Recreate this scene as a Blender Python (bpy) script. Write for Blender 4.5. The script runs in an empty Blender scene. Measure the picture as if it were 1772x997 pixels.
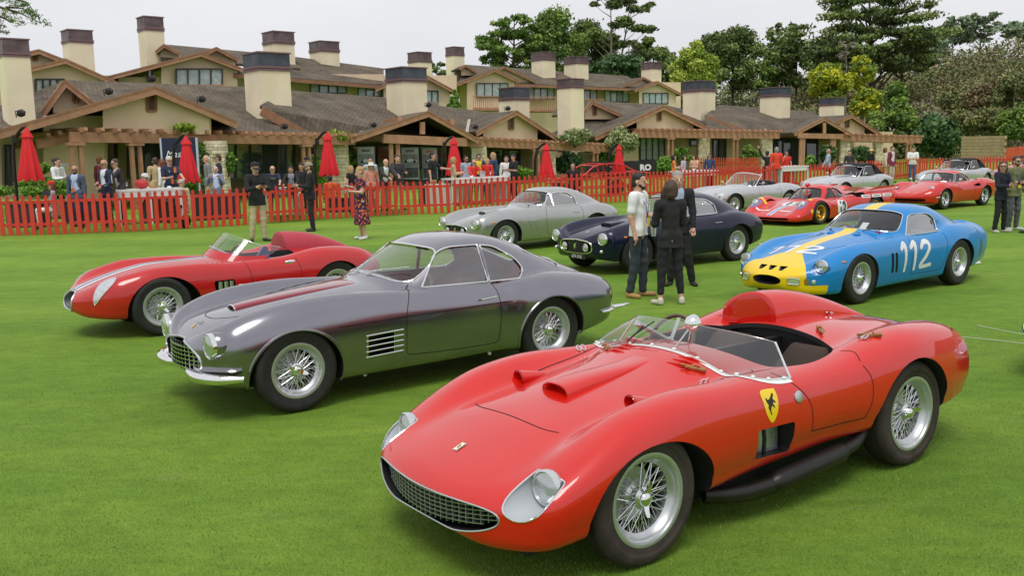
import bpy, bmesh, math, random
import numpy as np
from mathutils import Vector, Matrix
from mathutils.bvhtree import BVHTree
from mathutils.geometry import delaunay_2d_cdt
random.seed(7)
S = bpy.context.scene
# ---------------------------------------------------------------- camera
CF, CYH, CHC, CROLL = 1640.0, 257.0, 2.08, .022   # focal length and horizon in photo pixels, height in m, roll
CTH = math.atan((CYH - 498.5) / CF)
cam = bpy.data.cameras.new('camera'); camo = bpy.data.objects.new('camera', cam); S.collection.objects.link(camo)
cam.sensor_width = 36; cam.lens = CF / 1772 * 36; cam.clip_end = 3000; cam.clip_start = .05
camo.matrix_world = Matrix.Translation((0,0,CHC)) @ Matrix.Rotation(math.pi/2 + CTH, 4, 'X') @ Matrix.Rotation(-CROLL, 4, 'Z')
S.camera = camo
# ---------------------------------------------------------------- overcast daylight
SUN_EL, SUN_AZ = math.radians(64), math.radians(186)
W = bpy.data.worlds.new('World'); S.world = W; W.use_nodes = True
nt = W.node_tree; nt.nodes.clear()
def _n(t, **k):
    n = nt.nodes.new(t)
    for a, b in k.items(): setattr(n, a, b)
    return n
sky = _n('ShaderNodeTexSky', sky_type='NISHITA', sun_disc=False, sun_elevation=SUN_EL, sun_rotation=SUN_AZ, air_density=1.0, dust_density=4.0, ozone_density=1.0)
hs = _n('ShaderNodeHueSaturation'); hs.inputs['Saturation'].default_value = .12; hs.inputs['Value'].default_value = 1.0
tc = _n('ShaderNodeTexCoord'); mp = _n('ShaderNodeMapping'); mp.inputs['Scale'].default_value = (1.2, 1.2, 3.0)
nz = _n('ShaderNodeTexNoise'); nz.inputs['Scale'].default_value = 1.6; nz.inputs['Detail'].default_value = 5; nz.inputs['Roughness'].default_value = .55
rp = _n('ShaderNodeValToRGB'); rp.color_ramp.elements[0].position = .3; rp.color_ramp.elements[0].color = (6.35, 6.45, 6.85, 1)
rp.color_ramp.elements[1].position = .7; rp.color_ramp.elements[1].color = (7.7, 7.76, 8.0, 1)
mx = _n('ShaderNodeMix', data_type='RGBA'); mx.inputs[0].default_value = .93     # cloud cover
bg = _n('ShaderNodeBackground'); bg.inputs['Strength'].default_value = .1
wo = _n('ShaderNodeOutputWorld'); L = nt.links.new
L(sky.outputs[0], hs.inputs['Color']); L(tc.outputs['Generated'], mp.inputs[0]); L(mp.outputs[0], nz.inputs['Vector'])
L(nz.outputs[0], rp.inputs[0]); L(hs.outputs[0], mx.inputs[6]); L(rp.outputs[0], mx.inputs[7]); L(mx.outputs[2], bg.inputs[0]); L(bg.outputs[0], wo.inputs[0])
sl = bpy.data.lights.new('sun', 'SUN'); sl.energy = 1.5; sl.angle = math.radians(25); sl.color = (1, .97, .92)
slo = bpy.data.objects.new('sun', sl); S.collection.objects.link(slo)
# Nishita rotation is clockwise from +Y: direction towards the sun
sd = Vector((math.sin(SUN_AZ)*math.cos(SUN_EL), math.cos(SUN_AZ)*math.cos(SUN_EL), math.sin(SUN_EL)))
slo.rotation_euler = sd.to_track_quat('Z', 'Y').to_euler()
S.view_settings.view_transform = 'Standard'; S.view_settings.look = 'None'; S.view_settings.exposure = 0.22; S.view_settings.gamma = 1
S.view_settings.use_curve_mapping = False
S.cycles.max_bounces = 8; S.cycles.transparent_max_bounces = 16; S.cycles.caustics_reflective = False; S.cycles.caustics_refractive = False
# ---------------------------------------------------------------- helpers
COL = bpy.context.scene.collection
pi = math.pi
def lnk(o):
    COL.objects.link(o); return o
def empty(name, label, cat, loc=(0,0,0), rz=0, group=None):
    o = bpy.data.objects.new(name, None); o.empty_display_size = .3; lnk(o)
    o.location = loc; o.rotation_euler = (0,0,rz); tag(o, label, cat, group); return o
def tag(o, label=None, cat=None, group=None, kind=None):
    if label: o['label'] = label
    if cat: o['category'] = cat
    if group: o['group'] = group
    if kind: o['kind'] = kind
    return o
def mkmesh(name, V, Fc, mats=(), smooth=False, mi=None):
    me = bpy.data.meshes.new(name)
    me.from_pydata([tuple(map(float,v)) for v in V], [], [tuple(int(i) for i in f) for f in Fc])
    for m in mats: me.materials.append(m)
    if smooth is True: me.polygons.foreach_set('use_smooth', [True]*len(me.polygons))
    if mi is not None: me.polygons.foreach_set('material_index', list(mi))
    me.update()
    if smooth and smooth is not True:
        me.shade_smooth() if hasattr(me,'shade_smooth') else me.polygons.foreach_set('use_smooth',[True]*len(me.polygons))
        me.set_sharp_from_angle(angle=math.radians(float(smooth)))
    return me
def mobj(name, me, parent=None, label=None):
    o = bpy.data.objects.new(name, me); lnk(o)
    if parent is not None: o.parent = parent
    if label: o['label'] = label
    return o
class MB:
    """collects primitive shapes and links them as one mesh object"""
    def __init__(s): s.V=[]; s.F=[]; s.M=[]; s.m=0
    def add(s, V, Fc, m=None):
        b=len(s.V); s.V.extend([tuple(v) for v in V]); s.F.extend([tuple(i+b for i in f) for f in Fc]); s.M.extend([s.m if m is None else m]*len(Fc)); return s
    def box(s, c, d, rz=0, R=None, m=None):
        x,y,z=d[0]/2,d[1]/2,d[2]/2
        P=[Vector((i*x,j*y,k*z)) for i in(-1,1) for j in(-1,1) for k in(-1,1)]
        R=R if R is not None else Matrix.Rotation(rz,3,'Z')
        return s.add([R@p+Vector(c) for p in P],[(0,1,3,2),(4,6,7,5),(0,4,5,1),(2,3,7,6),(0,2,6,4),(1,5,7,3)],m)
    def beam(s, a, b, w, h, m=None, up=(0,0,1)):
        a=Vector(a);b=Vector(b);d=(b-a);L=d.length;d.normalize();u=Vector(up)
        sd=d.cross(u); 
        if sd.length<1e-4: sd=d.cross(Vector((1,0,0)))
        sd.normalize();u=sd.cross(d)
        R=Matrix((d,sd,u)).transposed()
        return s.box((a+b)/2,(L,w,h),R=R,m=m)
    def tube(s, pts, r, n=8, closed=False, cap=True, m=None, flat=1.0, up=None):
        pts=[Vector(p) for p in pts]; N=len(pts); rs=r if hasattr(r,'__len__') else [r]*N
        V=[];ref=Vector(up) if up else Vector((0,0,1)); prev=None
        for i,p in enumerate(pts):
            if closed: t=pts[(i+1)%N]-pts[i-1]
            else: t=pts[min(i+1,N-1)]-pts[max(i-1,0)]
            if t.length<1e-9: t=Vector((1,0,0))
            t.normalize()
            if up: a=t.cross(ref)
            elif prev is None:
                a=t.cross(ref)
                if a.length<1e-2: a=t.cross(Vector((1,0,0)))
            else: a=prev-t*prev.dot(t)
            if a.length<1e-6: a=t.orthogonal()
            a.normalize(); prev=a; b=t.cross(a)
            for k in range(n):
                q=2*pi*k/n; V.append(p+a*math.cos(q)*rs[i]+b*math.sin(q)*rs[i]*flat)
        Fc=[]
        for i in range(N if closed else N-1):
            j=(i+1)%N
            for k in range(n): Fc.append((i*n+k,i*n+(k+1)%n,j*n+(k+1)%n,j*n+k))
        if cap and not closed:
            Fc.append(tuple(range(n))[::-1]); Fc.append(tuple((N-1)*n+k for k in range(n)))
        return s.add(V,Fc,m)
    def lathe(s, prof, axis='y', c=(0,0,0), n=32, m=None, R=None, closed=False, cap=True):
        """prof: list of (r, h) about axis"""
        V=[];N=len(prof)
        for r,h in prof:
            for k in range(n):
                q=2*pi*k/n; a,b=r*math.cos(q),r*math.sin(q)
                p=Vector((a,h,b)) if axis=='y' else Vector((a,b,h)) if axis=='z' else Vector((h,a,b))
                if R is not None: p=R@p
                V.append(p+Vector(c))
        Fc=[]
        for i in range(N if closed else N-1):
            j=(i+1)%N
            for k in range(n): Fc.append((i*n+k,i*n+(k+1)%n,j*n+(k+1)%n,j*n+k))
        if not closed and cap:
            if prof[0][0]>1e-5: Fc.append(tuple(range(n)))
            if prof[-1][0]>1e-5: Fc.append(tuple((N-1)*n+k for k in range(n))[::-1])
        return s.add(V,Fc,m)
    def prism(s, poly, f, d, m=None):
        """poly of points extruded by vector d; f maps 2d->3d"""
        P=[Vector(f(*p)) for p in poly];d=Vector(d);n=len(P)
        return s.add(P+[p+d for p in P],[tuple(range(n)),tuple(range(2*n-1,n-1,-1))]+[(i,i+n,(i+1)%n+n,(i+1)%n) for i in range(n)],m)
    def ball(s, c, r, n=12, m=None, sc=(1,1,1), R=None):
        V=[];Fc=[];h=n//2
        for i in range(h+1):
            t=pi*i/h
            for k in range(n):
                q=2*pi*k/n;p=Vector((r*sc[0]*math.sin(t)*math.cos(q),r*sc[1]*math.sin(t)*math.sin(q),r*sc[2]*math.cos(t)))
                if R is not None:p=R@p
                V.append(p+Vector(c))
        for i in range(h):
            for k in range(n): Fc.append((i*n+k,(i+1)*n+k,(i+1)*n+(k+1)%n,i*n+(k+1)%n))
        return s.add(V,Fc,m)
    def mesh(s, name, mats, smooth=False, weld=True):
        if not isinstance(mats,(list,tuple)): mats=[mats]
        me=mkmesh(name,s.V,s.F,mats,False,s.M)
        bm=bmesh.new();bm.from_mesh(me)
        if weld: bmesh.ops.remove_doubles(bm,verts=bm.verts,dist=1e-5)
        bmesh.ops.recalc_face_normals(bm,faces=bm.faces)
        bm.to_mesh(me);bm.free()
        if smooth:
            me.polygons.foreach_set('use_smooth',[True]*len(me.polygons))
            me.set_sharp_from_angle(angle=math.radians(35 if smooth is True else smooth))
        return me
    def build(s, name, mats, parent=None, smooth=False, label=None, weld=True):
        return mobj(name, s.mesh(name,mats,smooth,weld), parent, label)
# ---------------------------------------------------------------- splines
def pchip(kn, x):
    kn=sorted(kn); X=np.array([k[0] for k in kn],float);Y=np.array([k[1] for k in kn],float)
    h=np.diff(X);d=np.diff(Y)/h;m=np.zeros(len(X))
    for i in range(1,len(X)-1):
        if d[i-1]*d[i]>0:
            w1=2*h[i]+h[i-1];w2=h[i]+2*h[i-1];m[i]=(w1+w2)/(w1/d[i-1]+w2/d[i])
    m[0]=d[0];m[-1]=d[-1]
    x=np.atleast_1d(np.asarray(x,float));xc=np.clip(x,X[0],X[-1]);i=np.clip(np.searchsorted(X,xc)-1,0,len(h)-1);t=(xc-X[i])/h[i]
    y=(2*t**3-3*t**2+1)*Y[i]+(t**3-2*t**2+t)*h[i]*m[i]+(-2*t**3+3*t**2)*Y[i+1]+(t**3-t**2)*h[i]*m[i+1]
    y=y+np.where(x<X[0],(x-X[0])*m[0],0)+np.where(x>X[-1],(x-X[-1])*m[-1],0)
    return y
def curve(kn, sig=.07):
    """smoothed curve through knots, returns callable"""
    if not hasattr(kn,'__len__'): return lambda x: np.full(np.shape(np.atleast_1d(x)),float(kn))
    a=min(k[0] for k in kn);b=max(k[0] for k in kn)
    g=np.arange(a-.4,b+.4,.01);y=pchip(kn,g)
    if sig>0:
        w=np.exp(-.5*(np.arange(-40,41)*.01/sig)**2);w/=w.sum();y=np.convolve(np.pad(y,40,'reflect',reflect_type='odd'),w,'valid')
    return lambda x: np.interp(np.atleast_1d(x),g,y)
def cr(pts, n=8, closed=False):
    """catmull rom through points (any dim)"""
    P=np.array(pts,float);N=len(P);out=[]
    for i in range(N if closed else N-1):
        if closed: p0,p1,p2,p3=P[i-1],P[i],P[(i+1)%N],P[(i+2)%N]
        else: p0,p1,p2,p3=P[max(i-1,0)],P[i],P[i+1],P[min(i+2,N-1)]
        for k in range(n):
            t=k/n;out.append(.5*((2*p1)+(-p0+p2)*t+(2*p0-5*p1+4*p2-p3)*t*t+(-p0+3*p1-3*p2+p3)*t**3))
    if not closed: out.append(P[-1])
    return np.array(out)
def roundpoly(P, r, n=5):
    """round the corners of a polygon (2d)"""
    P=[np.array(p,float) for p in P];N=len(P);out=[]
    for i in range(N):
        a,b,c=P[i-1],P[i],P[(i+1)%N];ra=r[i] if hasattr(r,'__len__') else r
        u=(a-b);v=(c-b);lu=np.linalg.norm(u);lv=np.linalg.norm(v);q=min(ra,lu*.45,lv*.45);A=b+u/lu*q;B=b+v/lv*q
        for k in range(n+1):
            t=k/n;out.append((1-t)**2*A+2*t*(1-t)*b+t*t*B)
    return np.array(out)
def superell(cx,cy,a,b,p=2.5,n=48):
    o=[]
    for k in range(n):
        t=2*pi*k/n;c,s=math.cos(t),math.sin(t)
        o.append((cx+a*math.copysign(abs(c)**(2/p),c),cy+b*math.copysign(abs(s)**(2/p),s)))
    return o
# ---------------------------------------------------------------- loft car body
class Body:
    def __init__(s, P):
        s.P=P; g=lambda k,d=0: curve(P.get(k,d),P.get('sig',.06))
        s.xf,s.xr=P['x']
        for k,d in dict(W=.8,zc=.7,zf=.7,zm=.5,zb=.25,wf=.2,dr=.08,tk=.06,zr=0,yr=.5,nb=6).items(): setattr(s,k,g(k,d))
        s.bumps=P.get('bumps',[])
    def env(s, x):
        P=s.P
        def e(d,R,p): 
            t=np.clip(d/R,0,1); return (1-(1-t)**p)**(1/p)
        df=s.xf-x+1e-5; drr=x-s.xr+1e-5
        w=e(df,P.get('Rf',.35),P.get('pf',2.4))*e(drr,P.get('Rr',.2),P.get('pr',2.4))
        z=e(df,P.get('Rzf',.25),2.1)*e(drr,P.get('Rzr',.1),2.2)
        wf0,wr0=P.get('wf0',0),P.get('wr0',0)
        return w,z
    def half(s, x, N=46, inset=0.0, sg=1):
        P=s.P; ew,ez=s.env(x); f=lambda c: float(c(x)[0])
        zn=f(s.zm); W=f(s.W)*ew-inset; zm=zn
        t=np.linspace(0,pi/2,260); y=W*np.sin(t)**.9; y[0]=0;y[-1]=W
        z=s.top(x,y*sg,inset)
        zb=zm+(f(s.zb)-zm)*ez+inset
        tk=f(s.tk)*ew; u=np.linspace(0,1,60)[1:]
        yl=W-tk*u**P.get('pl',2.2); zl=zm-(zm-zb)*u
        # rounded rocker
        rk=min(P.get('rk',.08),W*.5); th=np.linspace(0,pi/2,14)[1:]
        rz=min(P.get('rk',.08),(zm-zb)*.6)
        keep=zl>zb+rz; yl=yl[keep];zl=zl[keep]
        y0=yl[-1] if len(yl) else W
        yk=y0-rk+rk*np.cos(th); zk=zb+rz-rz*np.sin(th)
        yb=np.linspace(yk[-1],0,8)[1:]; zbm=np.full(len(yb),zb)
        Y=np.concatenate([y,yl,yk,yb]);Z=np.concatenate([z,zl,zk,zbm])
        d=np.hypot(np.diff(Y),np.diff(Z)); wgt=np.ones(len(d)); wgt[-len(yb):]=.25
        L=np.concatenate([[0],np.cumsum(d*wgt)]); q=np.linspace(0,L[-1],N)
        return np.interp(q,L,Y),np.interp(q,L,Z)
    def top(s, x, y, inset=0.0):
        P=s.P; ew,ez=s.env(x); f=lambda c: float(c(x)[0])
        W=max(f(s.W)*ew-inset,1e-4); zm=f(s.zm)
        ay=np.abs(y)
        yy=np.clip(ay/W,0,1)
        ph=P.get('ph',3.5)
        h1=((f(s.zc)-zm)-f(s.dr)*yy**2)*(1-yy**ph)**(1/ph)
        wf=min(f(s.wf),W*.5); pf=P.get('pfn',2.2)
        v=np.clip(np.abs(ay-(W-wf))/wf,0,1)
        h2=(f(s.zf)-zm)*(1-v**pf)**(1/pf)
        # inner flank of the fender falls away more gently
        h2i=(f(s.zf)-zm)*np.exp(-((np.clip((W-wf)-ay,0,None)/(wf*P.get('wi',.9)))**2)*1.2)
        h2=np.where(ay<W-wf,h2i,h2)
        h1=np.clip(h1,0,None)
        n=f(s.nb)
        h=(h1**n+h2**n)**(1/n)
        if P.get('zr') and P['cab'][1]-.6<x<P['cab'][0]+.1:
            yr=f(s.yr); tg=np.clip(ay/yr,0,1); xm=P.get('cabmid',(P['cab'][0]+P['cab'][1])/2)
            xe=x+(P.get('sf',.22) if x>xm else -P.get('sb',.1))*tg**2*min(1,abs(x-xm)/.35)
            zr=s.zr(xe); crown=P.get('crown',.05)
            h3=np.clip(zr-zm-crown*tg**2,0,None)*(1-tg**P.get('pga',5))**(1/P.get('pgb',2.2))
            ng=P.get('ng',10)
            h=(h**ng+h3**ng)**(1/ng)
        for b in s.bumps: h=h+b(x,y)*np.clip((1-yy)*12,0,1)
        return zm+h*ez-inset*np.clip((W-ay)/.05,0,1)
    def grid(s, nx=150, N=46, inset=0.0, dense=()):
        a=np.linspace(0,1,nx)
        # cluster near both ends
        u=a-.10*np.sin(2*pi*a)/ (2*pi)*6*.9
        u=np.clip(u,0,1)
        ends=.5-.5*np.cos(pi*a)
        mix=.75*a+.25*ends
        xs=s.xf-2e-3+(s.xr-s.xf+4e-3)*mix
        e=np.array([.002,.006,.013,.024,.04]); xs=np.unique(np.concatenate([xs,s.xf-e,s.xr+e]))[::-1]
        xs=xs[(xs<=s.xf-1.9e-3)&(xs>=s.xr+1.9e-3)]
        rings=[]
        for x in xs:
            Y,Z=s.half(x,N,inset)
            if s.P.get('asym'): Y2,Z2=s.half(x,N,inset,-1)
            else: Y2,Z2=Y,Z
            yy=np.concatenate([Y,-Y2[-2:0:-1]]);zz=np.concatenate([Z,Z2[-2:0:-1]])
            rings.append(np.stack([np.full(len(yy),x),yy,zz],1))
        R=len(rings[0]);V=np.concatenate(rings);Fc=[]
        for i in range(len(rings)-1):
            for k in range(R): Fc.append((i*R+k,i*R+(k+1)%R,(i+1)*R+(k+1)%R,(i+1)*R+k))
        Fc.append(tuple(range(R))[::-1]);Fc.append(tuple((len(rings)-1)*R+k for k in range(R)))
        return V,Fc
    def solid(s, name, mats, **k):
        V,Fc=s.grid(**k); me=mkmesh(name,V,Fc,mats,True)
        bm=bmesh.new();bm.from_mesh(me);bmesh.ops.recalc_face_normals(bm,faces=bm.faces);bm.to_mesh(me);bm.free()
        me.polygons.foreach_set('use_smooth',[True]*len(me.polygons)); me.update()
        return me
    def cavity(s, x0, x1, t=.035, side=.07, floor=.24, narrow=None, nx=40, ny=30, zmax=9):
        """closed interior volume under the skin"""
        xs=np.linspace(x0,x1,nx);T=[];B=[]
        for x in xs:
            w=float(s.W(x)[0])*s.env(x)[0]-side-float(s.tk(x)[0])*.6
            if narrow: w=min(w,narrow(x))
            q=np.linspace(-1,1,ny);q=np.sign(q)*np.abs(q)**.8;y=q*w
            zt=np.minimum(np.maximum(s.top(x,y)-t,floor+.05),zmax)
            T.append([(x,a,b) for a,b in zip(y,zt)]);B.append([(x,a,floor) for a in y])
        V=[p for r in T for p in r]+[p for r in B for p in r];o=nx*ny;Fc=[]
        for i in range(nx-1):
            for j in range(ny-1):
                a=i*ny+j;Fc.append((a,a+1,a+ny+1,a+ny));Fc.append((o+a,o+a+ny,o+a+ny+1,o+a+1))
        for i in range(nx-1):
            for j in (0,ny-1):
                a=i*ny+j;b=a+ny;Fc.append((a,b,o+b,o+a) if j==0 else (a,o+a,o+b,b))
        for j in range(ny-1):
            for i in (0,nx-1):
                a=i*ny+j;Fc.append((a,o+a,o+a+1,a+1) if i==0 else (a,a+1,o+a+1,o+a))
        return V,Fc
def tmp(me, name='t'):
    o=bpy.data.objects.new(name,me);lnk(o);return o
def clean(V,Fc,mat):
    me=mkmesh('cut',V,Fc,[mat]);bm=bmesh.new();bm.from_mesh(me);bmesh.ops.recalc_face_normals(bm,faces=bm.faces);bm.to_mesh(me);bm.free();return me
def boolean(base, cuts, op='DIFFERENCE', solver='MANIFOLD'):
    """base mesh minus each cutter mesh; cutters carry their own material"""
    o=tmp(base); ts=[]
    for c in cuts:
        t=tmp(c);ts.append(t);m=o.modifiers.new('b','BOOLEAN');m.operation=op;m.object=t
        try: m.solver=solver
        except Exception: m.solver='EXACT'
        if hasattr(m,'material_mode'):
            try: m.material_mode='TRANSFER'
            except Exception: pass
    dg=bpy.context.evaluated_depsgraph_get();dg.update()
    me=bpy.data.meshes.new_from_object(o.evaluated_get(dg))
    bpy.data.objects.remove(o)
    for t in ts: bpy.data.objects.remove(t)
    return me
def bvh_of(me):
    me.calc_loop_triangles()
    V=[v.co.copy() for v in me.vertices];T=[tuple(t.vertices) for t in me.loop_triangles]
    return BVHTree.FromPolygons(V,T),V,T,[v.normal.copy() for v in me.vertices]
def fix_normals(me, ref, paint=(0,), ang=35):
    """smooth, analytic normals on painted skin; sharp cuts"""
    bv,V,T,Nn=ref
    me.polygons.foreach_set('use_smooth',[True]*len(me.polygons));me.set_sharp_from_angle(angle=math.radians(ang))
    nr=[Vector(c.vector) for c in me.corner_normals]
    out=list(nr)
    from mathutils.geometry import barycentric_transform as bt
    cache={}
    for p in me.polygons:
        if p.material_index not in paint: continue
        for li in p.loop_indices:
            vi=me.loops[li].vertex_index
            if vi not in cache:
                co=me.vertices[vi].co;loc,_,ti,dist=bv.find_nearest(co)
                if loc is None or dist>.004: cache[vi]=None
                else:
                    a,b,c=T[ti];n=bt(loc,V[a],V[b],V[c],Nn[a],Nn[b],Nn[c]);cache[vi]=n.normalized() if n.length>1e-6 else None
            n=cache[vi]
            if n is not None and n.dot(p.normal)>.25: out[li]=n
    me.normals_split_custom_set(out)
class Skin:
    """projects points and outlines on to a body surface"""
    def __init__(s, me): s.ref=bvh_of(me);s.bv=s.ref[0]
    def hit(s, a, b, mode, sg=1):
        if isinstance(mode,tuple):
            o=mode[0]+mode[1]*a+mode[2]*b-mode[3]*2;d=mode[3]
        elif mode=='side': o,d=Vector((a,3*sg,b)),Vector((0,-sg,0))
        elif mode=='top': o,d=Vector((a,b,4)),Vector((0,0,-1))
        elif mode=='front': o,d=Vector((4,a,b)),Vector((-1,0,0))
        else: o,d=Vector((-9,a,b)),Vector((1,0,0))
        l,n,i,_=s.bv.ray_cast(o,d)
        if l is None:
            l,n,i,_=s.bv.find_nearest(mode[0]+mode[1]*a+mode[2]*b) if isinstance(mode,tuple) else s.bv.find_nearest(Vector((a,.75*sg,b)) if mode=='side' else Vector((a,b,.7)) if mode=='top' else Vector((.8,a,b)))
        if n.dot(d)>0:n=-n
        return l,n
    def pts(s, P, mode, sg=1, off=.002):
        o=[]
        for a,b in P:
            l,n=s.hit(a,b,mode,sg);o.append(l+n*off)
        return o
    def decal(s, poly, mode, sg=1, off=.002, step=.03, thick=0):
        """filled outline lying on the surface -> (V, F)"""
        polys=poly if hasattr(poly[0][0],'__len__') else [poly]
        V2=[];E=[];allp=[]
        for pl in polys:
            b=len(V2);pl=[tuple(p) for p in pl]
            dense=[]
            for i in range(len(pl)):
                a,c=Vector(pl[i]),Vector(pl[(i+1)%len(pl)]);k=max(1,int((c-a).length/step))
                for j in range(k): dense.append(a.lerp(c,j/k))
            V2+=dense;E+=[(b+i,b+(i+1)%len(dense)) for i in range(len(dense))]
        xs=[v.x for v in V2];ys=[v.y for v in V2]
        x=min(xs)
        while x<max(xs):
            y=min(ys)
            while y<max(ys):
                V2.append(Vector((x+step*.31,y+step*.37)));y+=step
            x+=step
        vo,_,fo,_,_,_=delaunay_2d_cdt(V2,E,[],2 if len(polys)==1 else 5,1e-5)
        if len(polys)>1: 
            # even odd fill
            def inside(px,py):
                c=False
                for pl in polys:
                    n=len(pl)
                    for i in range(n):
                        (x1,y1),(x2,y2)=pl[i],pl[(i+1)%n]
                        if (y1>py)!=(y2>py) and px<(x2-x1)*(py-y1)/(y2-y1)+x1: c=not c
                return c
            fo=[f for f in fo if inside(sum(vo[i].x for i in f)/len(f),sum(vo[i].y for i in f)/len(f))]
        else:
            pl=polys[0]
        us=sorted({i for f in fo for i in f});mp={j:k for k,j in enumerate(us)};vo=[vo[j] for j in us];fo=[[mp[i] for i in f] for f in fo]
        V=s.pts([(v.x,v.y) for v in vo],mode,sg,off)
        ref=-mode[3] if isinstance(mode,tuple) else Vector({'side':(0,sg,0),'top':(0,0,1),'front':(1,0,0),'rear':(-1,0,0)}[mode])
        F=[]
        for f in fo:
            n=(V[f[1]]-V[f[0]]).cross(V[f[2]]-V[f[0]])
            F.append(tuple(f) if n.dot(ref)>0 else tuple(f)[::-1])
        return V,F
    def ribbon(s, P, w, mode, sg=1, off=.0015, n=1):
        """strip of width w following a line on the surface"""
        P=[Vector(p) for p in P];V=[];N=len(P)
        for i,p in enumerate(P):
            t=(P[min(i+1,N-1)]-P[max(i-1,0)]).normalized();q=Vector((-t.y,t.x))*(w(i/(N-1)) if callable(w) else w)/2
            for k in range(n+1):
                a=p-q+2*q*(k/n);l,nn=s.hit(a.x,a.y,mode,sg);V.append(l+nn*off)
        ref=-mode[3] if isinstance(mode,tuple) else Vector({'side':(0,sg,0),'top':(0,0,1),'front':(1,0,0),'rear':(-1,0,0)}[mode]);F=[]
        for i in range(N-1):
            for k in range(n):
                a=i*(n+1)+k;f=(a,a+1,a+n+2,a+n+1);nn=(V[f[1]]-V[f[0]]).cross(V[f[2]]-V[f[0]]);F.append(f if nn.dot(ref)>0 else f[::-1])
        return V,F
def prismcut(poly, mode, a, b, mat):
    """closed prism of a 2d outline between a and b along the mode's axis"""
    f={'side':lambda p,q,t:(p,t,q),'top':lambda p,q,t:(p,q,t),'front':lambda p,q,t:(t,p,q)}[mode]
    n=len(poly);V=[f(p[0],p[1],a) for p in poly]+[f(p[0],p[1],b) for p in poly]
    F=[tuple(range(n)),tuple(range(2*n-1,n-1,-1))]+[(i,i+n,(i+1)%n+n,(i+1)%n) for i in range(n)]
    return clean(V,F,mat)
def textpoly(txt, size=1, shear=0, bold=0, font=None):
    c=bpy.data.curves.new('t','FONT');c.body=txt;c.size=size;c.shear=shear;c.offset=bold;c.align_x='CENTER';c.align_y='CENTER'
    c.resolution_u=3
    o=tmp(c);dg=bpy.context.evaluated_depsgraph_get();dg.update();me=bpy.data.meshes.new_from_object(o.evaluated_get(dg))
    bpy.data.objects.remove(o)
    return [(v.co.x,v.co.y) for v in me.vertices],[tuple(p.vertices) for p in me.polygons]
# ---------------------------------------------------------------- laying the place out: photo measurements -> metres
def ray(px, py):
    A=px-886; Bq=py-498.5; cr_,sr=math.cos(CROLL),math.sin(CROLL); a=A*cr_-Bq*sr; b=A*sr+Bq*cr_; c,s=math.cos(CTH),math.sin(CTH)
    return (a/CF, c+b/CF*s, s-b/CF*c)
def at(px, py, h=0):
    """point at height h"""
    d=ray(px,py); t=(h-CHC)/d[2]; return Vector((d[0]*t,d[1]*t,h))
def atd(px, py, Y):
    """point at distance Y"""
    d=ray(px,py); t=Y/d[1]; return Vector((d[0]*t,Y,CHC+d[2]*t))
# ---------------------------------------------------------------- materials
MATS = {}
def mat(name, col=(.5,.5,.5), rough=.5, metal=0, coat=0, spec=None, noise=None, bump=None, alpha=None, emit=None, sheen=0, crough=.03):
    """procedural principled material. noise=(scale, amount[, coordinate]); bump=(scale, strength, distance)"""
    if name in MATS: return MATS[name]
    m = bpy.data.materials.new(name); m.use_nodes = True; MATS[name] = m
    t = m.node_tree; b = t.nodes['Principled BSDF']; b.inputs['Base Color'].default_value = (*col, 1); b.inputs['Roughness'].default_value = rough
    b.inputs['Metallic'].default_value = metal; b.inputs['Coat Weight'].default_value = coat; b.inputs['Coat Roughness'].default_value = crough
    if coat >= .6 and name.endswith(('paint','paint_deep')): b.inputs['Coat IOR'].default_value = 1.6
    if spec is not None: b.inputs['Specular IOR Level'].default_value = spec
    if sheen: b.inputs['Sheen Weight'].default_value = sheen
    if noise or bump:
        tc = t.nodes.new('ShaderNodeTexCoord')
    if noise:
        n = t.nodes.new('ShaderNodeTexNoise'); n.inputs['Scale'].default_value = noise[0]; n.inputs['Detail'].default_value = 6; t.links.new(tc.outputs['Object'], n.inputs['Vector'])
        r = t.nodes.new('ShaderNodeValToRGB'); a = noise[1]
        r.color_ramp.elements[0].position = .3; r.color_ramp.elements[1].position = .7
        r.color_ramp.elements[0].color = (*[c*(1-a) for c in col], 1); r.color_ramp.elements[1].color = (*[min(1,c*(1+a)) for c in col], 1)
        t.links.new(n.outputs[0], r.inputs[0]); t.links.new(r.outputs[0], b.inputs['Base Color'])
    if bump:
        n2 = t.nodes.new('ShaderNodeTexNoise'); n2.inputs['Scale'].default_value = bump[0]; n2.inputs['Detail'].default_value = 4; t.links.new(tc.outputs['Object'], n2.inputs['Vector'])
        bp = t.nodes.new('ShaderNodeBump'); bp.inputs['Strength'].default_value = bump[1]; bp.inputs['Distance'].default_value = bump[2]
        t.links.new(n2.outputs[0], bp.inputs['Height']); t.links.new(bp.outputs[0], b.inputs['Normal'])
    return m
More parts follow.
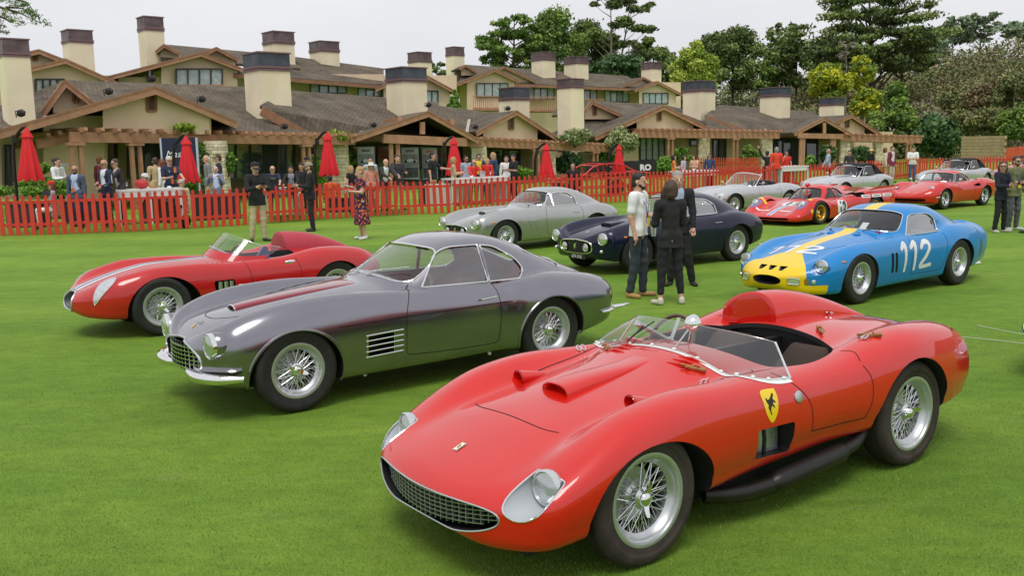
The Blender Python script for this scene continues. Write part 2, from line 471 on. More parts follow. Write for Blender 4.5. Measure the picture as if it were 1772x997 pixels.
def glassmat(name, tint=(1,1,1), rough=.0, refl=1.0, opac=.06):
    if name in MATS: return MATS[name]
    m = bpy.data.materials.new(name); m.use_nodes = True; MATS[name] = m; t = m.node_tree; t.nodes.clear()
    tr = t.nodes.new('ShaderNodeBsdfTransparent'); tr.inputs[0].default_value = (*tint, 1)
    gl = t.nodes.new('ShaderNodeBsdfGlossy'); gl.inputs['Roughness'].default_value = rough; gl.inputs[0].default_value = (refl, refl, refl, 1)
    fr = t.nodes.new('ShaderNodeLayerWeight'); fr.inputs[0].default_value = .5
    pw = t.nodes.new('ShaderNodeMath'); pw.operation = 'POWER'; pw.inputs[1].default_value = 4.5; t.links.new(fr.outputs['Facing'], pw.inputs[0])
    ad = t.nodes.new('ShaderNodeMath'); ad.operation = 'MULTIPLY_ADD'; ad.inputs[1].default_value = .9; ad.inputs[2].default_value = opac; ad.use_clamp = True
    mx = t.nodes.new('ShaderNodeMixShader'); o = t.nodes.new('ShaderNodeOutputMaterial')
    t.links.new(pw.outputs[0], ad.inputs[0]); t.links.new(ad.outputs[0], mx.inputs[0]); t.links.new(tr.outputs[0], mx.inputs[1]); t.links.new(gl.outputs[0], mx.inputs[2]); t.links.new(mx.outputs[0], o.inputs[0])
    return m
RED = mat('red_paint', (.60,.010,.004), .35, 0, .95, spec=.2, noise=(3,.03), bump=(300,.02,.001))
RED2 = mat('red_paint_deep', (.50,.010,.010), .35, 0, .9, spec=.15, noise=(3,.03))
GREY = mat('grey_metallic_paint', (.25,.24,.275), .2, .92, 1.0, noise=(3,.04), bump=(900,.05,.0005))
SILV = mat('silver_paint', (.42,.43,.42), .34, .75, 1.0, noise=(3,.04))
SILV2 = mat('light_silver_paint', (.56,.57,.59), .36, .7, 1.0, noise=(3,.04))
NAVY = mat('navy_paint', (.004,.006,.03), .3, 0, .58, spec=.2)
BLUE = mat('azure_paint', (.004,.215,.56), .3, 0, .7, spec=.15, noise=(3,.03))
YEL = mat('yellow_paint', (.86,.58,.004), .35, 0, .55)
WHT = mat('white_paint', (.8,.8,.8), .35, 0, .4)
DBLUE = mat('dark_blue_paint', (.03,.05,.2), .35, 0, .6)
BLACK = mat('black', (.012,.012,.013), .5)
GAP = mat('panel_gap', (.006,.005,.005), .8)
WELL = mat('underbody', (.012,.012,.012), .85, noise=(8,.4))
CHROME = mat('chrome', (.85,.85,.86), .06, 1)
ALU = mat('aluminium', (.60,.62,.64), .40, .9, noise=(20,.06))
SPOKE = mat('spoke_silver', (.72,.73,.74), .22, .9)
RUBBER = mat('tyre_rubber', (.022,.021,.02), .62, spec=.35, noise=(14,.25), bump=(180,.15,.002))
RUBBER2 = mat('dusty_tyre_rubber', (.045,.036,.03), .75, spec=.3, noise=(9,.3), bump=(180,.2,.002))
GOLDR = mat('gold_rim', (.72,.45,.10), .3, .8)
BRONZE = mat('catch_brass', (.45,.27,.10), .35, .9)
LEATH_B = mat('black_leather', (.016,.016,.017), .5, bump=(120,.2,.002))
LEATH_R = mat('dark_red_leather', (.22,.015,.02), .45, bump=(120,.2,.002))
LEATH_T = mat('tan_leather', (.30,.14,.06), .5, bump=(120,.2,.002))
BROWNC = mat('brown_corduroy', (.05,.032,.022), .85, bump=(160,.5,.004))
MESHG = mat('grille_metal', (.48,.5,.52), .3, .9)
LENS = mat('lamp_reflector', (.78,.79,.8), .16, .75, .6, noise=(40,.12))
LCOVER = glassmat('lamp_cover', (.97,.98,1), 0, 1, .04)
GLASS = glassmat('car_glass', (.86,.9,.88), 0, 1, .09)
SGLASS = glassmat('side_glass', (.9,.9,.9), .03, 1, .38)
SGLASS2 = glassmat('side_glass_clear', (.9,.9,.9), .03, 1, .2)
INT = mat('cabin_trim_grey', (.10,.10,.105), .7)
PLEXI = glassmat('plexiglass', (.82,.88,.84), .02, 1, .10)
AMBER = mat('amber_lens', (.75,.18,.01), .2, 0, 1)
REDM = mat('wine_metallic', (.30,.03,.045), .25, .6, 1.0)
# ---------------------------------------------------------------- lawn
def lawn_material():
    m=bpy.data.materials.new('mown_grass');m.use_nodes=True;t=m.node_tree;b=t.nodes['Principled BSDF'];b.inputs['Roughness'].default_value=.85;b.inputs['Specular IOR Level'].default_value=.2
    tc=t.nodes.new('ShaderNodeTexCoord')
    def noise(sc,det,rough=.5,stretch=None):
        n=t.nodes.new('ShaderNodeTexNoise');n.inputs['Scale'].default_value=sc;n.inputs['Detail'].default_value=det;n.inputs['Roughness'].default_value=rough
        if stretch:
            mp=t.nodes.new('ShaderNodeMapping');mp.inputs['Scale'].default_value=stretch;mp.inputs['Rotation'].default_value=(0,0,.35);t.links.new(tc.outputs['Object'],mp.inputs[0]);t.links.new(mp.outputs[0],n.inputs['Vector'])
        else: t.links.new(tc.outputs['Object'],n.inputs['Vector'])
        return n
    def ramp(a,c0,c1,p0=.35,p1=.65):
        r=t.nodes.new('ShaderNodeValToRGB');r.color_ramp.elements[0].position=p0;r.color_ramp.elements[1].position=p1;r.color_ramp.elements[0].color=(*c0,1);r.color_ramp.elements[1].color=(*c1,1);t.links.new(a,r.inputs[0]);return r
    big=ramp(noise(.22,4,.6,(1,2.6,1)).outputs[0],(.122,.255,.026),(.225,.365,.048),.3,.7)
    mid=ramp(noise(3.5,8,.75,(.8,1.6,1)).outputs[0],(.68,.72,.70),(1.24,1.18,1.12),.28,.72)
    fine=ramp(noise(75,5,.8).outputs[0],(.45,.5,.4),(1.45,1.38,1.3),.3,.7)
    dry=ramp(noise(1.1,7,.75,(.5,2.4,1)).outputs[0],(0,0,0),(1,1,1),.60,.78)
    m1=t.nodes.new('ShaderNodeMix');m1.data_type='RGBA';m1.blend_type='MULTIPLY';m1.inputs[0].default_value=1;t.links.new(big.outputs[0],m1.inputs[6]);t.links.new(mid.outputs[0],m1.inputs[7])
    m2=t.nodes.new('ShaderNodeMix');m2.data_type='RGBA';m2.blend_type='MULTIPLY';m2.inputs[0].default_value=.75;t.links.new(m1.outputs[2],m2.inputs[6]);t.links.new(fine.outputs[0],m2.inputs[7])
    m3=t.nodes.new('ShaderNodeMix');m3.data_type='RGBA';m3.inputs[7].default_value=(.34,.37,.14,1);mu=t.nodes.new('ShaderNodeMath');mu.operation='MULTIPLY';mu.inputs[1].default_value=.5;t.links.new(dry.outputs[0],mu.inputs[0]);t.links.new(mu.outputs[0],m3.inputs[0]);t.links.new(m2.outputs[2],m3.inputs[6])
    t.links.new(m3.outputs[2],b.inputs['Base Color'])
    n=noise(160,4,.75);bp=t.nodes.new('ShaderNodeBump');bp.inputs['Strength'].default_value=.9;bp.inputs['Distance'].default_value=.012;t.links.new(n.outputs[0],bp.inputs['Height']);t.links.new(bp.outputs[0],b.inputs['Normal'])
    return m
GRASSM=lawn_material()
xs=np.concatenate([np.linspace(-700,-30,14),np.linspace(-28,30,117),np.linspace(34,700,14)]);ys=np.concatenate([np.linspace(-30,0,4),np.linspace(.5,45,90),np.linspace(50,900,24)])
V=[];nx=len(xs)
for y in ys:
    for x in xs: 
        f=max(0,min(1,(42-y)/10))*max(0,min(1,(y-16)/6))
        V.append((x,y,.0+.0*f))
F=[(j*nx+i,j*nx+i+1,(j+1)*nx+i+1,(j+1)*nx+i) for j in range(len(ys)-1) for i in range(nx-1)]
tag(mobj('lawn',mkmesh('lawn',V,F,[GRASSM],True)),kind='structure')
# short blades over the near lawn
def blades(name,n,pts,h,w,mats,sp=.5):
    rng=np.random.default_rng(5);P=np.array(pts)
    a=rng.uniform(0,2*np.pi,n);hh=h*rng.uniform(.5,1.3,n);ww=w*rng.uniform(.6,1.3,n);lean=rng.normal(0,sp,(n,2))*hh[:,None]
    V=np.zeros((n,3,3));V[:,0]=P;V[:,1]=P;V[:,0,0]+=np.cos(a)*ww;V[:,0,1]+=np.sin(a)*ww;V[:,1,0]-=np.cos(a)*ww;V[:,1,1]-=np.sin(a)*ww;V[:,2]=P;V[:,2,:2]+=lean;V[:,2,2]+=hh
    me=bpy.data.meshes.new(name);me.vertices.add(3*n);me.vertices.foreach_set('co',V.ravel());me.loops.add(3*n);me.loops.foreach_set('vertex_index',np.arange(3*n));me.polygons.add(n);me.polygons.foreach_set('loop_start',np.arange(0,3*n,3))
    for m in mats: me.materials.append(m)
    me.polygons.foreach_set('material_index',rng.integers(0,len(mats),n));me.update();me.validate()
    return tag(mobj(name,me),kind='stuff')
_r=np.random.default_rng(3)
def near_pts(n):
    # density falls with distance
    y=3.2+8.5*_r.random(n)**1.7;x=(_r.random(n)*2-1)*(y*.58+.4);return np.stack([x,y,np.zeros(n)],1)
BL=[mat('grass_blade',(.155,.29,.025),.7,noise=(1.3,.35)),mat('grass_blade_pale',(.26,.38,.06),.7,noise=(1.1,.3)),mat('grass_blade_deep',(.085,.175,.014),.7,noise=(1.6,.35))]
tag(blades('short_grass',260000,near_pts(260000),.012,.0015,BL),'short mown turf blades over the near lawn','grass')
# rope ring laid on the lawn at far right
rope=empty('rope_line','thin pale rope laid out on the lawn at the right edge','rope')
b=MB();b.tube([at(1690,563,.01),at(1735,572,.012),at(1790,582,.01)],.0035,6);b.build('rope',mat('pale_rope',(.6,.6,.55),.8),rope)
b=MB();b.tube([at(1665,583,.008),at(1715,588,.01),at(1790,597,.008)],.0035,6);b.build('rope',mat('pale_rope'),rope)
# ---------------------------------------------------------------- lodge buildings
def wood_mat(name,col): return mat(name,col,.7,noise=(3,.18),bump=(30,.3,.01))
def stucco_mat(name,col):
    if name in MATS: return MATS[name]
    m=mat(name,col,.9,noise=(.8,.09),bump=(40,.25,.01));return m
STUC=stucco_mat('tan_stucco',(.80,.63,.43));STUC2=stucco_mat('pale_stucco',(.84,.735,.53));SHADE=stucco_mat('tan_stucco_shaded',(.66,.51,.33))  # SHADE: tan stucco darkened, wall shade put into the colour
WOOD=wood_mat('redwood_trim',(.30,.15,.08));WOOD2=wood_mat('brown_timber',(.42,.22,.125))
def shingle_mat():
    m=bpy.data.materials.new('cedar_shingles');m.use_nodes=True;t=m.node_tree;b=t.nodes['Principled BSDF'];b.inputs['Roughness'].default_value=.95
    tc=t.nodes.new('ShaderNodeTexCoord');br=t.nodes.new('ShaderNodeTexBrick');br.inputs['Scale'].default_value=1;br.inputs['Brick Width'].default_value=.22;br.inputs['Row Height'].default_value=.20;br.inputs['Mortar Size'].default_value=.016;br.inputs['Color1'].default_value=(.098,.080,.062,1);br.inputs['Color2'].default_value=(.130,.108,.084,1);br.inputs['Mortar'].default_value=(.070,.058,.045,1)
    t.links.new(tc.outputs['UV'],br.inputs['Vector'])
    n=t.nodes.new('ShaderNodeTexNoise');n.inputs['Scale'].default_value=.7;n.inputs['Detail'].default_value=8;n.inputs['Roughness'].default_value=.7;t.links.new(tc.outputs['Object'],n.inputs['Vector'])
    r=t.nodes.new('ShaderNodeValToRGB');r.color_ramp.elements[0].position=.3;r.color_ramp.elements[0].color=(.55,.52,.48,1);r.color_ramp.elements[1].position=.75;r.color_ramp.elements[1].color=(1.7,1.65,1.45,1);t.links.new(n.outputs[0],r.inputs[0])
    mx=t.nodes.new('ShaderNodeMix');mx.data_type='RGBA';mx.blend_type='MULTIPLY';mx.inputs[0].default_value=1;t.links.new(br.outputs[0],mx.inputs[6]);t.links.new(r.outputs[0],mx.inputs[7]);t.links.new(mx.outputs[2],b.inputs['Base Color'])
    bp=t.nodes.new('ShaderNodeBump');bp.inputs['Strength'].default_value=.25;bp.inputs['Distance'].default_value=.03;t.links.new(br.outputs['Fac'],bp.inputs['Height']);bp.invert=True;t.links.new(bp.outputs[0],b.inputs['Normal'])
    return m
SHING=shingle_mat()
PANE=mat('window_glass',(.05,.065,.07),.06,0,.6,spec=.8);CURT=mat('pale_curtain',(.42,.50,.47),.8,noise=(6,.25));FRAME=mat('bronze_frame',(.055,.045,.04),.5);DARK=mat('shaded_interior',(.02,.018,.016),.9)
COPPER=mat('dark_copper',(.15,.105,.11),.45,.55,noise=(2,.35));COPLIP=mat('copper_lip',(.22,.13,.14),.5,.4);COPB=mat('blue_black_copper',(.075,.085,.11),.4,.4,noise=(2,.3))
_D=[(-60,33),(0,34),(380,40),(583,47),(828,53),(1211,65),(1465,70),(1600,73),(1800,78)]
def Dp(px): return float(np.interp(px,[d[0] for d in _D],[d[1] for d in _D]))
BK=Vector((-.35,.937,0))
class Bld:
    def __init__(s,label,dd=0,fixed=None,name='lodge_building'):
        s.dd=dd;s.fx=fixed;p=s.P(*label[1]) if isinstance(label,tuple) else None
        s.root=empty(name,label[0],'building',(p.x,p.y,-1));s.o=Vector((p.x,p.y,-1))
    def P(s,px,py,d=0): return atd(px,py,(s.fx or Dp(px))+s.dd+d)
    def mk(s,mb,name,m,parent=None,smooth=False):
        mb.V=[tuple(Vector(v)-s.o) for v in mb.V];o=mb.build(name,m,None,smooth);o.parent=parent or s.root
        if parent and parent is not s.root: pass
        return o
    def slab(s,pts,th,m,name,parent=None,up=False):
        """flat panel from image points (px,py,d); thickness away from the viewer or down"""
        Q=[s.P(*p) for p in pts];n=(Q[1]-Q[0]).cross(Q[2]-Q[0]).normalized()
        if n.z<0: n=-n
        off=-n*th if up else Vector((0,th,0))
        k=len(Q);b=MB();b.add(Q+[q+off for q in Q],[tuple(range(k)),tuple(range(2*k-1,k-1,-1))]+[(i,i+k,(i+1)%k+k,(i+1)%k) for i in range(k)])
        o=s.mk(b,name,m,parent)
        if m is SHING:
            me=o.data;uv=me.uv_layers.new(name='UV')
            e=(Q[1]-Q[0]).normalized() if abs((Q[1]-Q[0]).normalized().z)<.3 else (Q[2]-Q[1]).normalized();e.z=0;e.normalize();f=n.cross(e).normalized()
            for l in me.loops: c=me.vertices[l.vertex_index].co;uv.data[l.index].uv=(c.dot(e),c.dot(f))
        return o
    def board(s,a,b_,w=.30,t=.08,m=None,name='fascia',dn=.5,parent=None):
        A,B=s.P(*a),s.P(*b_);mb=MB();mb.beam(A-Vector((0,.03,w*dn)),B-Vector((0,.03,w*dn)),t,w);return s.mk(mb,name,m or WOOD,parent)
    def roof(s,pts,edges=((0,1),),th=.14,bw=.26):
        o=s.slab(pts,th,SHING,'roof',up=True)
        for i,j in edges: s.board((pts[i][0],pts[i][1]+1,pts[i][2]-.02 if len(pts[i])>2 else -.02),(pts[j][0],pts[j][1]+1,pts[j][2]-.02 if len(pts[j])>2 else -.02),bw,.07)
        return o
    def gable(s,L,A,R,d=-1.2,back=6,wall=None,wy=None,bw=.34,over=.5,m=None,vent=None,truss=False):
        """projecting gable: rakes L-A-R at depth d, running back"""
        PL,PA,PR=s.P(*L,d),s.P(*A,d),s.P(*R,d)
        bw*=.7
        for X,Y,t in ((PL,PA,0),(PA,PR,1)):
            Q=[X,Y,Y+BK*back,X+BK*back];n=(Q[1]-Q[0]).cross(Q[3]-Q[0]).normalized();n=-n if n.z<0 else n
            b=MB();b.add([q+n*.02 for q in Q]+[q-n*.14 for q in Q],[(0,1,2,3),(7,6,5,4)]+[(i,i+4,(i+1)%4+4,(i+1)%4) for i in range(4)]);o=s.mk(b,'roof',SHING)
            me=o.data;uv=me.uv_layers.new(name='UV');e=BK.normalized();f=n.cross(e).normalized()
            for l in me.loops: c=me.vertices[l.vertex_index].co;uv.data[l.index].uv=(c.dot(e),c.dot(f))
            b=MB();dn=Vector((0,-.05,-bw*.5));b.beam(X+dn,Y+dn,.09,bw);s.mk(b,'rake_board',WOOD2)
            b=MB();dn=Vector((0,-.10,-.04));b.beam(X+dn,Y+dn,.05,.09);s.mk(b,'rake_trim',WOOD)
        if wall:
            x0,x1,yb=wall;zb=s.P(*A,d).z
            def yr(px): return (L[1]+(A[1]-L[1])*(px-L[0])/(A[0]-L[0])) if px<A[0] else (A[1]+(R[1]-A[1])*(px-A[0])/(R[0]-A[0]))
            pts=[(x0,yb,d+over),(x0,yr(x0)+1,d+over),(A[0],A[1]+2,d+over),(x1,yr(x1)+1,d+over),(x1,yb,d+over)]
            s.slab(pts,.25,m or STUC,'gable_wall')
        if vent: s.window(*vent,d=d+over-.06,n=1,louv=True)
    def wall(s,x0,y0,x1,y1,d=0,m=None,y0b=None,y1b=None,name='wall'):
        return s.slab([(x0,y1,d),(x0,y0,d),(x1,y0b if y0b is not None else y0,d),(x1,y1b if y1b is not None else y1,d)],.25,m or STUC,name)
    def window(s,x0,y0,x1,y1,d=-.05,n=4,louv=False,curt=(0,3),dark=False,slope=0,parent=None):
        """framed window; every pane is its own part"""
        A,B,C,D_=s.P(x0,y1,d),s.P(x0,y0,d),s.P(x1,y0+slope,d),s.P(x1,y1+slope,d);b=MB();w=.07
        for p,q in ((A,B),(B,C),(C,D_),(D_,A)): b.beam(p-Vector((0,.03,0)),q-Vector((0,.03,0)),.10,w*1.2)
        for k in range(1,n): b.beam(A.lerp(D_,k/n)-Vector((0,.03,0)),B.lerp(C,k/n)-Vector((0,.03,0)),.08,w)
        fr=s.mk(b,'window',WOOD if louv else FRAME,parent)
        if louv:
            for k in range(7):
                t=(k+.5)/7;b=MB();b.beam(A.lerp(B,t),D_.lerp(C,t),.04,.10);o=s.mk(b,'louvre_slat',mat('louvre_brown',(.10,.05,.04),.7));o.parent=fr
            return fr
        for k in range(n):
            a,c=A.lerp(D_,k/n),A.lerp(D_,(k+1)/n);a2,c2=B.lerp(C,k/n),B.lerp(C,(k+1)/n);b=MB();b.add([a,a2,c2,c],[(0,1,2,3)]);b.V=[tuple(Vector(v)+Vector((0,.02,0))) for v in b.V]
            o=s.mk(b,'pane',CURT if (k in curt and not dark) else (PANEL if not dark else PANE));o.parent=fr
        return fr
    def chimney(s,x0,x1,yt,yb,ybb,d=2,rot=-.72,split=.42,m=None,cap=None):
        """stuccoed stack with stepped copper crown: yt top, yb lower edge of the crown, ybb where it meets the roof"""
        Y=(s.fx or Dp((x0+x1)/2))+s.dd+d;a=atd(x0,yt,Y);c=atd(x1,yt,Y);w=(c-a).length;cx=(a+c)/2;zt=cx.z;zb=atd((x0+x1)/2,yb,Y).z;z0=atd((x0+x1)/2,ybb,Y).z-1.2
        # sides seen: left part fraction 'split'
        th=-rot;wa=w*split/math.sin(th) if False else w/(math.cos(th)+math.sin(th));R=Matrix.Rotation(th,3,'Z');cc=Vector((cx.x,Y+wa*.5,0))
        b=MB();hh=zb-z0;b.box(cc+Vector((0,0,z0+hh/2)),(wa*.97,wa*.97,hh),R=R);bd=s.mk(b,'chimney',m or STUC2)
        ht=zt-zb;cm=cap or COPPER
        b=MB();b.box(cc+Vector((0,0,zb+ht*.55)),(wa*.985,wa*.985,ht*.7),R=R);o=s.mk(b,'chimney_crown',cm);o.parent=bd
        for z,e,h in ((zb+ht*.02,1.03,ht*.10),(zb+ht*.16,1.05,ht*.12),(zt-ht*.04,1.06,ht*.08)):
            b=MB();b.box(cc+Vector((0,0,z)),(wa*e,wa*e,h),R=R);o=s.mk(b,'crown_lip',COPLIP);o.parent=bd
    def pergola(s,x0,y0,x1,y1,thk,d=-2.2,n=18,posts=(),dn=2.6,py=None):
        A,B=s.P(x0,y0,d),s.P(x1,y1,d);h=thk;u=(B-A).normalized()
        b=MB();b.beam(A-Vector((0,0,h/2)),B-Vector((0,0,h/2)),.16,h);s.mk(b,'pergola_beam',WOOD2)
        b=MB();bk=Vector((-u.y,u.x,0)).normalized();b.beam(A+bk*1.8-Vector((0,0,h/2)),B+bk*1.8-Vector((0,0,h/2)),.14,h*.9);s.mk(b,'pergola_beam',WOOD)
        me=None
        for k in range(n):
            p=A.lerp(B,(k+.5)/n)+Vector((0,0,.05));mb=MB()
            if me is None:
                mb.prism([(-.40,-.02),(-.36,.11),(2.3,.11),(2.3,-.02)],lambda a,c:(0,a,c),(.14,0,0));mb.prism([(-.40,.0),(-.30,-.07),(-.1,-.07),(-.05,0)],lambda a,c:(0,a,c),(.14,0,0));me=mb.mesh('rafter',WOOD2)
            o=mobj('rafter',me,s.root);o.location=p-s.o;o.rotation_euler=(0,0,math.atan2(bk.y,bk.x)-pi/2)
        for px in posts:
            t=(px-x0)/(x1-x0);p=A.lerp(B,t)
            for dx in (-.17,.17):
                b=MB();q=p+u*dx;b.box((q.x,q.y,(p.z-h-1.2)/2-.0),(.13,.13,p.z-h+1.2),R=Matrix.Rotation(math.atan2(u.y,u.x),3,'Z'));s.mk(b,'post',WOOD2)
            b=MB();b.box((p.x,p.y,p.z-h-.06),(.62,.26,.10),R=Matrix.Rotation(math.atan2(u.y,u.x),3,'Z'));s.mk(b,'post_cap',WOOD2)
    def stone_pillar(s,px,w,y0,d=-1.9,stones=True,taper=.14,round_=False,zb=-.4):
        Y=(s.fx or Dp(px))+s.dd+d;a=atd(px-w/2,y0,Y);c=atd(px+w/2,y0,Y);W_=(c-a).length;cx=(a+c)/2;zt=cx.z;rng=random.Random(int(px));r0=W_/2/1.06
        b=MB();b.box((cx.x,Y+r0,(zt+zb)/2),(W_*.84,W_*.84,zt-zb));core=s.mk(b,'pillar_core',mat('pillar_mortar',(.42,.35,.24),.95))
        cap=MB();cap.box((cx.x,Y+r0,zt-.05),(W_*1.10,W_*1.10,.12));s.mk(cap,'pillar_cap',mat('cap_stone',(.78,.69,.50),.9,noise=(4,.15)))
        z=zb;ms=[mat('limestone_a',(.76,.65,.45),.92,noise=(5,.18)),mat('limestone_b',(.82,.73,.54),.92,noise=(5,.18)),mat('limestone_c',(.64,.53,.36),.92,noise=(5,.18))]
        while z<zt-.12:
            h=rng.uniform(.10,.19);
            if z+h>zt-.1: h=zt-.1-z
            e=1+taper*(1-(z-zb)/(zt-zb))
            for face in range(2):
                x=-W_*.5*e;
                while x<W_*.5*e-.02:
                    l=min(rng.uniform(.16,.38),W_*.5*e-x)
                    pr=rng.uniform(.0,.035)
                    if face==0: c_=(cx.x+x+l/2,Y+r0-W_*.46*e-pr/2,z+h/2);dm=(l-.015,.14+pr,h-.015)
                    else: c_=(cx.x+W_*.46*e*(1 if px<886 else -1),Y+r0+x+l/2,z+h/2);dm=(.14+pr,l-.015,h-.015)
                    bb=MB();bb.box(c_,dm,rz=rng.uniform(-.02,.02));o=s.mk(bb,'stone',rng.choice(ms));o.parent=core
                    x+=l
            z+=h
    def balcony(s,x0,y0,x1,y1,d=-1.5,n=14):
        A,B,C,D_=s.P(x0,y1,d),s.P(x0,y0,d),s.P(x1,y0,d),s.P(x1,y1,d);b=MB();b.beam(B,C,.08,.08);b.beam(A,D_,.10,.22);rl=s.mk(b,'balcony_rail',WOOD2)
        for k in range(n+1):
            b=MB();b.beam(A.lerp(D_,k/n),B.lerp(C,k/n),.05,.05);o=s.mk(b,'baluster',WOOD2);o.parent=rl
        b=MB();b.beam(A+Vector((0,1.0,-.12)),D_+Vector((0,1.0,-.12)),2.0,.12);s.mk(b,'balcony_floor',WOOD)
PANEL=mat('bright_window_glass',(.30,.38,.37),.08,.0,.6,spec=.8,noise=(2,.3))
# --- back block, far left
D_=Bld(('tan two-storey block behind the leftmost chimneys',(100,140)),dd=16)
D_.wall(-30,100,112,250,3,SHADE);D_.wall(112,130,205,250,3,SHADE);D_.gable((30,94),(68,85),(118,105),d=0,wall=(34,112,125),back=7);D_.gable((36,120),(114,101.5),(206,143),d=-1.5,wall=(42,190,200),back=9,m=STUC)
D_.window(62,137,112,170,d=-1.06,n=4);D_.window(58,94,64,104,d=.44,n=1,louv=True);D_.balcony(44,166,100,190,d=-3);D_.chimney(94,152,50,73,114,d=4)
# --- back block, centre left
E_=Bld(('long tan upper block with tallest chimney at left centre',(400,130)),dd=17)
E_.wall(195,133,664,230,3.4,STUC);E_.wall(664,130,790,230,2.6,STUC)
E_.roof([(278,100,2),(283,76,8),(440,90,9),(520,118,2)],((1,2),));E_.gable((270,88),(284,76),(312,92),d=2,wall=(278,310,110),back=5,bw=.25)
E_.gable((340,97),(374.5,81),(412,101),d=1.5,wall=(352,405,120),back=7,bw=.28)
E_.gable((186,132),(348,90),(418,117),d=-.5,wall=(279,409,200),back=9);E_.wall(205,133,282,200,.4,SHADE)
E_.window(305,119,385,150,d=-.2,n=4);E_.window(256,120,264,140,d=.2,n=1,curt=());E_.balcony(302,147,386,154,d=-1.0,n=20)
E_.roof([(405,126,.0),(505,97,6),(664,118,7),(664,147,1)],((0,3),),bw=.24);E_.window(494,128,500,155,d=.9,n=1,curt=(0,));E_.wall(490,128,664,190,2.3,STUC)
E_.window(537,138,600,161,d=1.0,n=4);E_.window(620,146,661,167,d=1.0,n=3,curt=(0,))
for x in (505,524): E_.window(x,140,x+6,142,d=1.0,n=1,dark=True)
E_.gable((650,152),(724,122),(790,158),d=0,wall=(664,778,215),back=8);E_.window(737,157,758,180,d=.4,n=2,curt=(1,))
for c in ((228.5,277,27,52,114,3),(447,505,53,75,115,4),(529.5,584,70,89,118,5)): E_.chimney(*c[:5],d=c[5])
E_.chimney(703,746,89,107,135,d=7)
# --- back block, centre right
F_=Bld(('tan upper block with balconies behind the middle chimneys',(1000,140)),dd=33)
F_.wall(795,142,1178,230,3.6,STUC);F_.roof([(795,140,1),(800,111,7),(1085,131,7),(1120,153,1)],((0,3),),bw=.24)
F_.gable((795,118),(806,112),(826,125),d=1.5,wall=(798,824,130),back=5,bw=.25);F_.gable((850,125),(872,114),(928,141),d=1.0,wall=(856,920,150),back=7,bw=.28)
F_.gable((786,146),(856,119),(898,139),d=-1,wall=(808,890,190),back=8);F_.window(825,144,879,168,d=-.56,n=4);F_.balcony(819,166,862,188,d=-2.2,n=12)
F_.window(913,150,959,172,d=2.3,n=4);F_.balcony(915,168,963,190,d=-.5,n=14);F_.window(1010,152,1033,172,d=2.3,n=2,curt=(1,));F_.window(1047,157,1088,176,d=2.3,n=4,curt=(0,3));F_.balcony(1010,172,1045,178,d=0,n=8)
F_.gable((1072,151),(1113.6,133),(1140,147),d=1,wall=(1080,1136,160),back=6,bw=.26);F_.gable((1098,155),(1138,140),(1182,163),d=-.5,wall=(1106,1170,215),back=7);F_.window(1113,161,1156,179,d=-.06,n=4,curt=(0,3))
for c in ((919,962,89,104,134),(976,1020,97,110,133),(1111,1147,107,119,142),(769.5,803,80,96,144)): F_.chimney(*c,d=4)
# --- front row, left unit
A_=Bld(('left lodge wing with wide brown gable behind the seated guests',(240,230)))
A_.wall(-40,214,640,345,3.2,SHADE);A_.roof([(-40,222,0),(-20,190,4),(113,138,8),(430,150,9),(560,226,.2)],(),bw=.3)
A_.gable((74,192),(113,138),(164,178),d=1.5,wall=(92,150,195),back=5,vent=(128,158,135,176))
A_.gable((-40,236),(269,149),(410,210),d=-2.2,wall=(178,362,232),back=9,bw=.42,m=STUC,vent=(256,163,270,192))
A_.wall(-40,222,182,345,.2,SHADE);A_.wall(75,200,180,345,-.6,STUC,name='side_wall')
A_.roof([(274,224,-1.4),(277,198,.6),(455,205,1.2),(560,232,-1.2)],((0,3),));A_.board((277,199,-1.6),(300,222,-1.6),.3)
A_.chimney(-22,40,65,97,214,d=1);A_.chimney(409.6,495,89,121,196,d=3,cap=COPB)
A_.pergola(120,228,612,237,.36,n=22,posts=(126,208,505),d=-2.4);A_.pergola(62,240,122,229,.34,n=3,posts=(),d=-1.6)
A_.wall(135,240,175,345,1.2,STUC);A_.wall(90,240,122,345,1.0,STUC);A_.wall(545,240,590,345,1.4,STUC)
A_.window(94,238,124,300,d=.9,n=1,dark=True);A_.window(180,238,202,300,d=.9,n=1,dark=True);A_.window(222,240,276,308,d=.9,n=2,dark=True);A_.window(383,246,480,310,d=1.2,n=4,dark=True);A_.window(480,246,510,310,d=1.6,n=1,dark=True);A_.window(8,252,22,320,d=-.0,n=1,dark=True)
A_.stone_pillar(368,29,244)
# --- front row, middle unit
B_=Bld(('middle lodge wing with open timber porch gable over the posters',(700,240)))
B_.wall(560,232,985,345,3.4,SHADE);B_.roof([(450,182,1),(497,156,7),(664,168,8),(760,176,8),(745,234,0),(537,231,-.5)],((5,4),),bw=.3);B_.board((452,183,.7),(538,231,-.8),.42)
B_.roof([(740,236,0),(742,180,7),(860,196,8),(985,240,0)],(),bw=.3)
B_.gable((606,238),(741.6,192),(828,240),d=-2.6,back=9,bw=.40,truss=True)
B_.board((662,232,-2.5),(806,239,-2.5),.42,.18,WOOD2,'tie_beam');
b=MB();p=B_.P(731,211,-2.5);q=B_.P(731,232,-2.5);b.beam(p,q,.26,.26);B_.mk(b,'king_post',WOOD2)
for x in (692,783): b=MB();p=B_.P(x,208 if x<700 else 211,-2.6);b.beam(p,p+BK*3,.22,.3);B_.mk(b,'purlin',WOOD2)
for x in (676,688): b=MB();p=B_.P(x,242,-2.4);b.box((p.x,p.y,(p.z-1)/2),(.2,.2,p.z+1));B_.mk(b,'post',WOOD2)
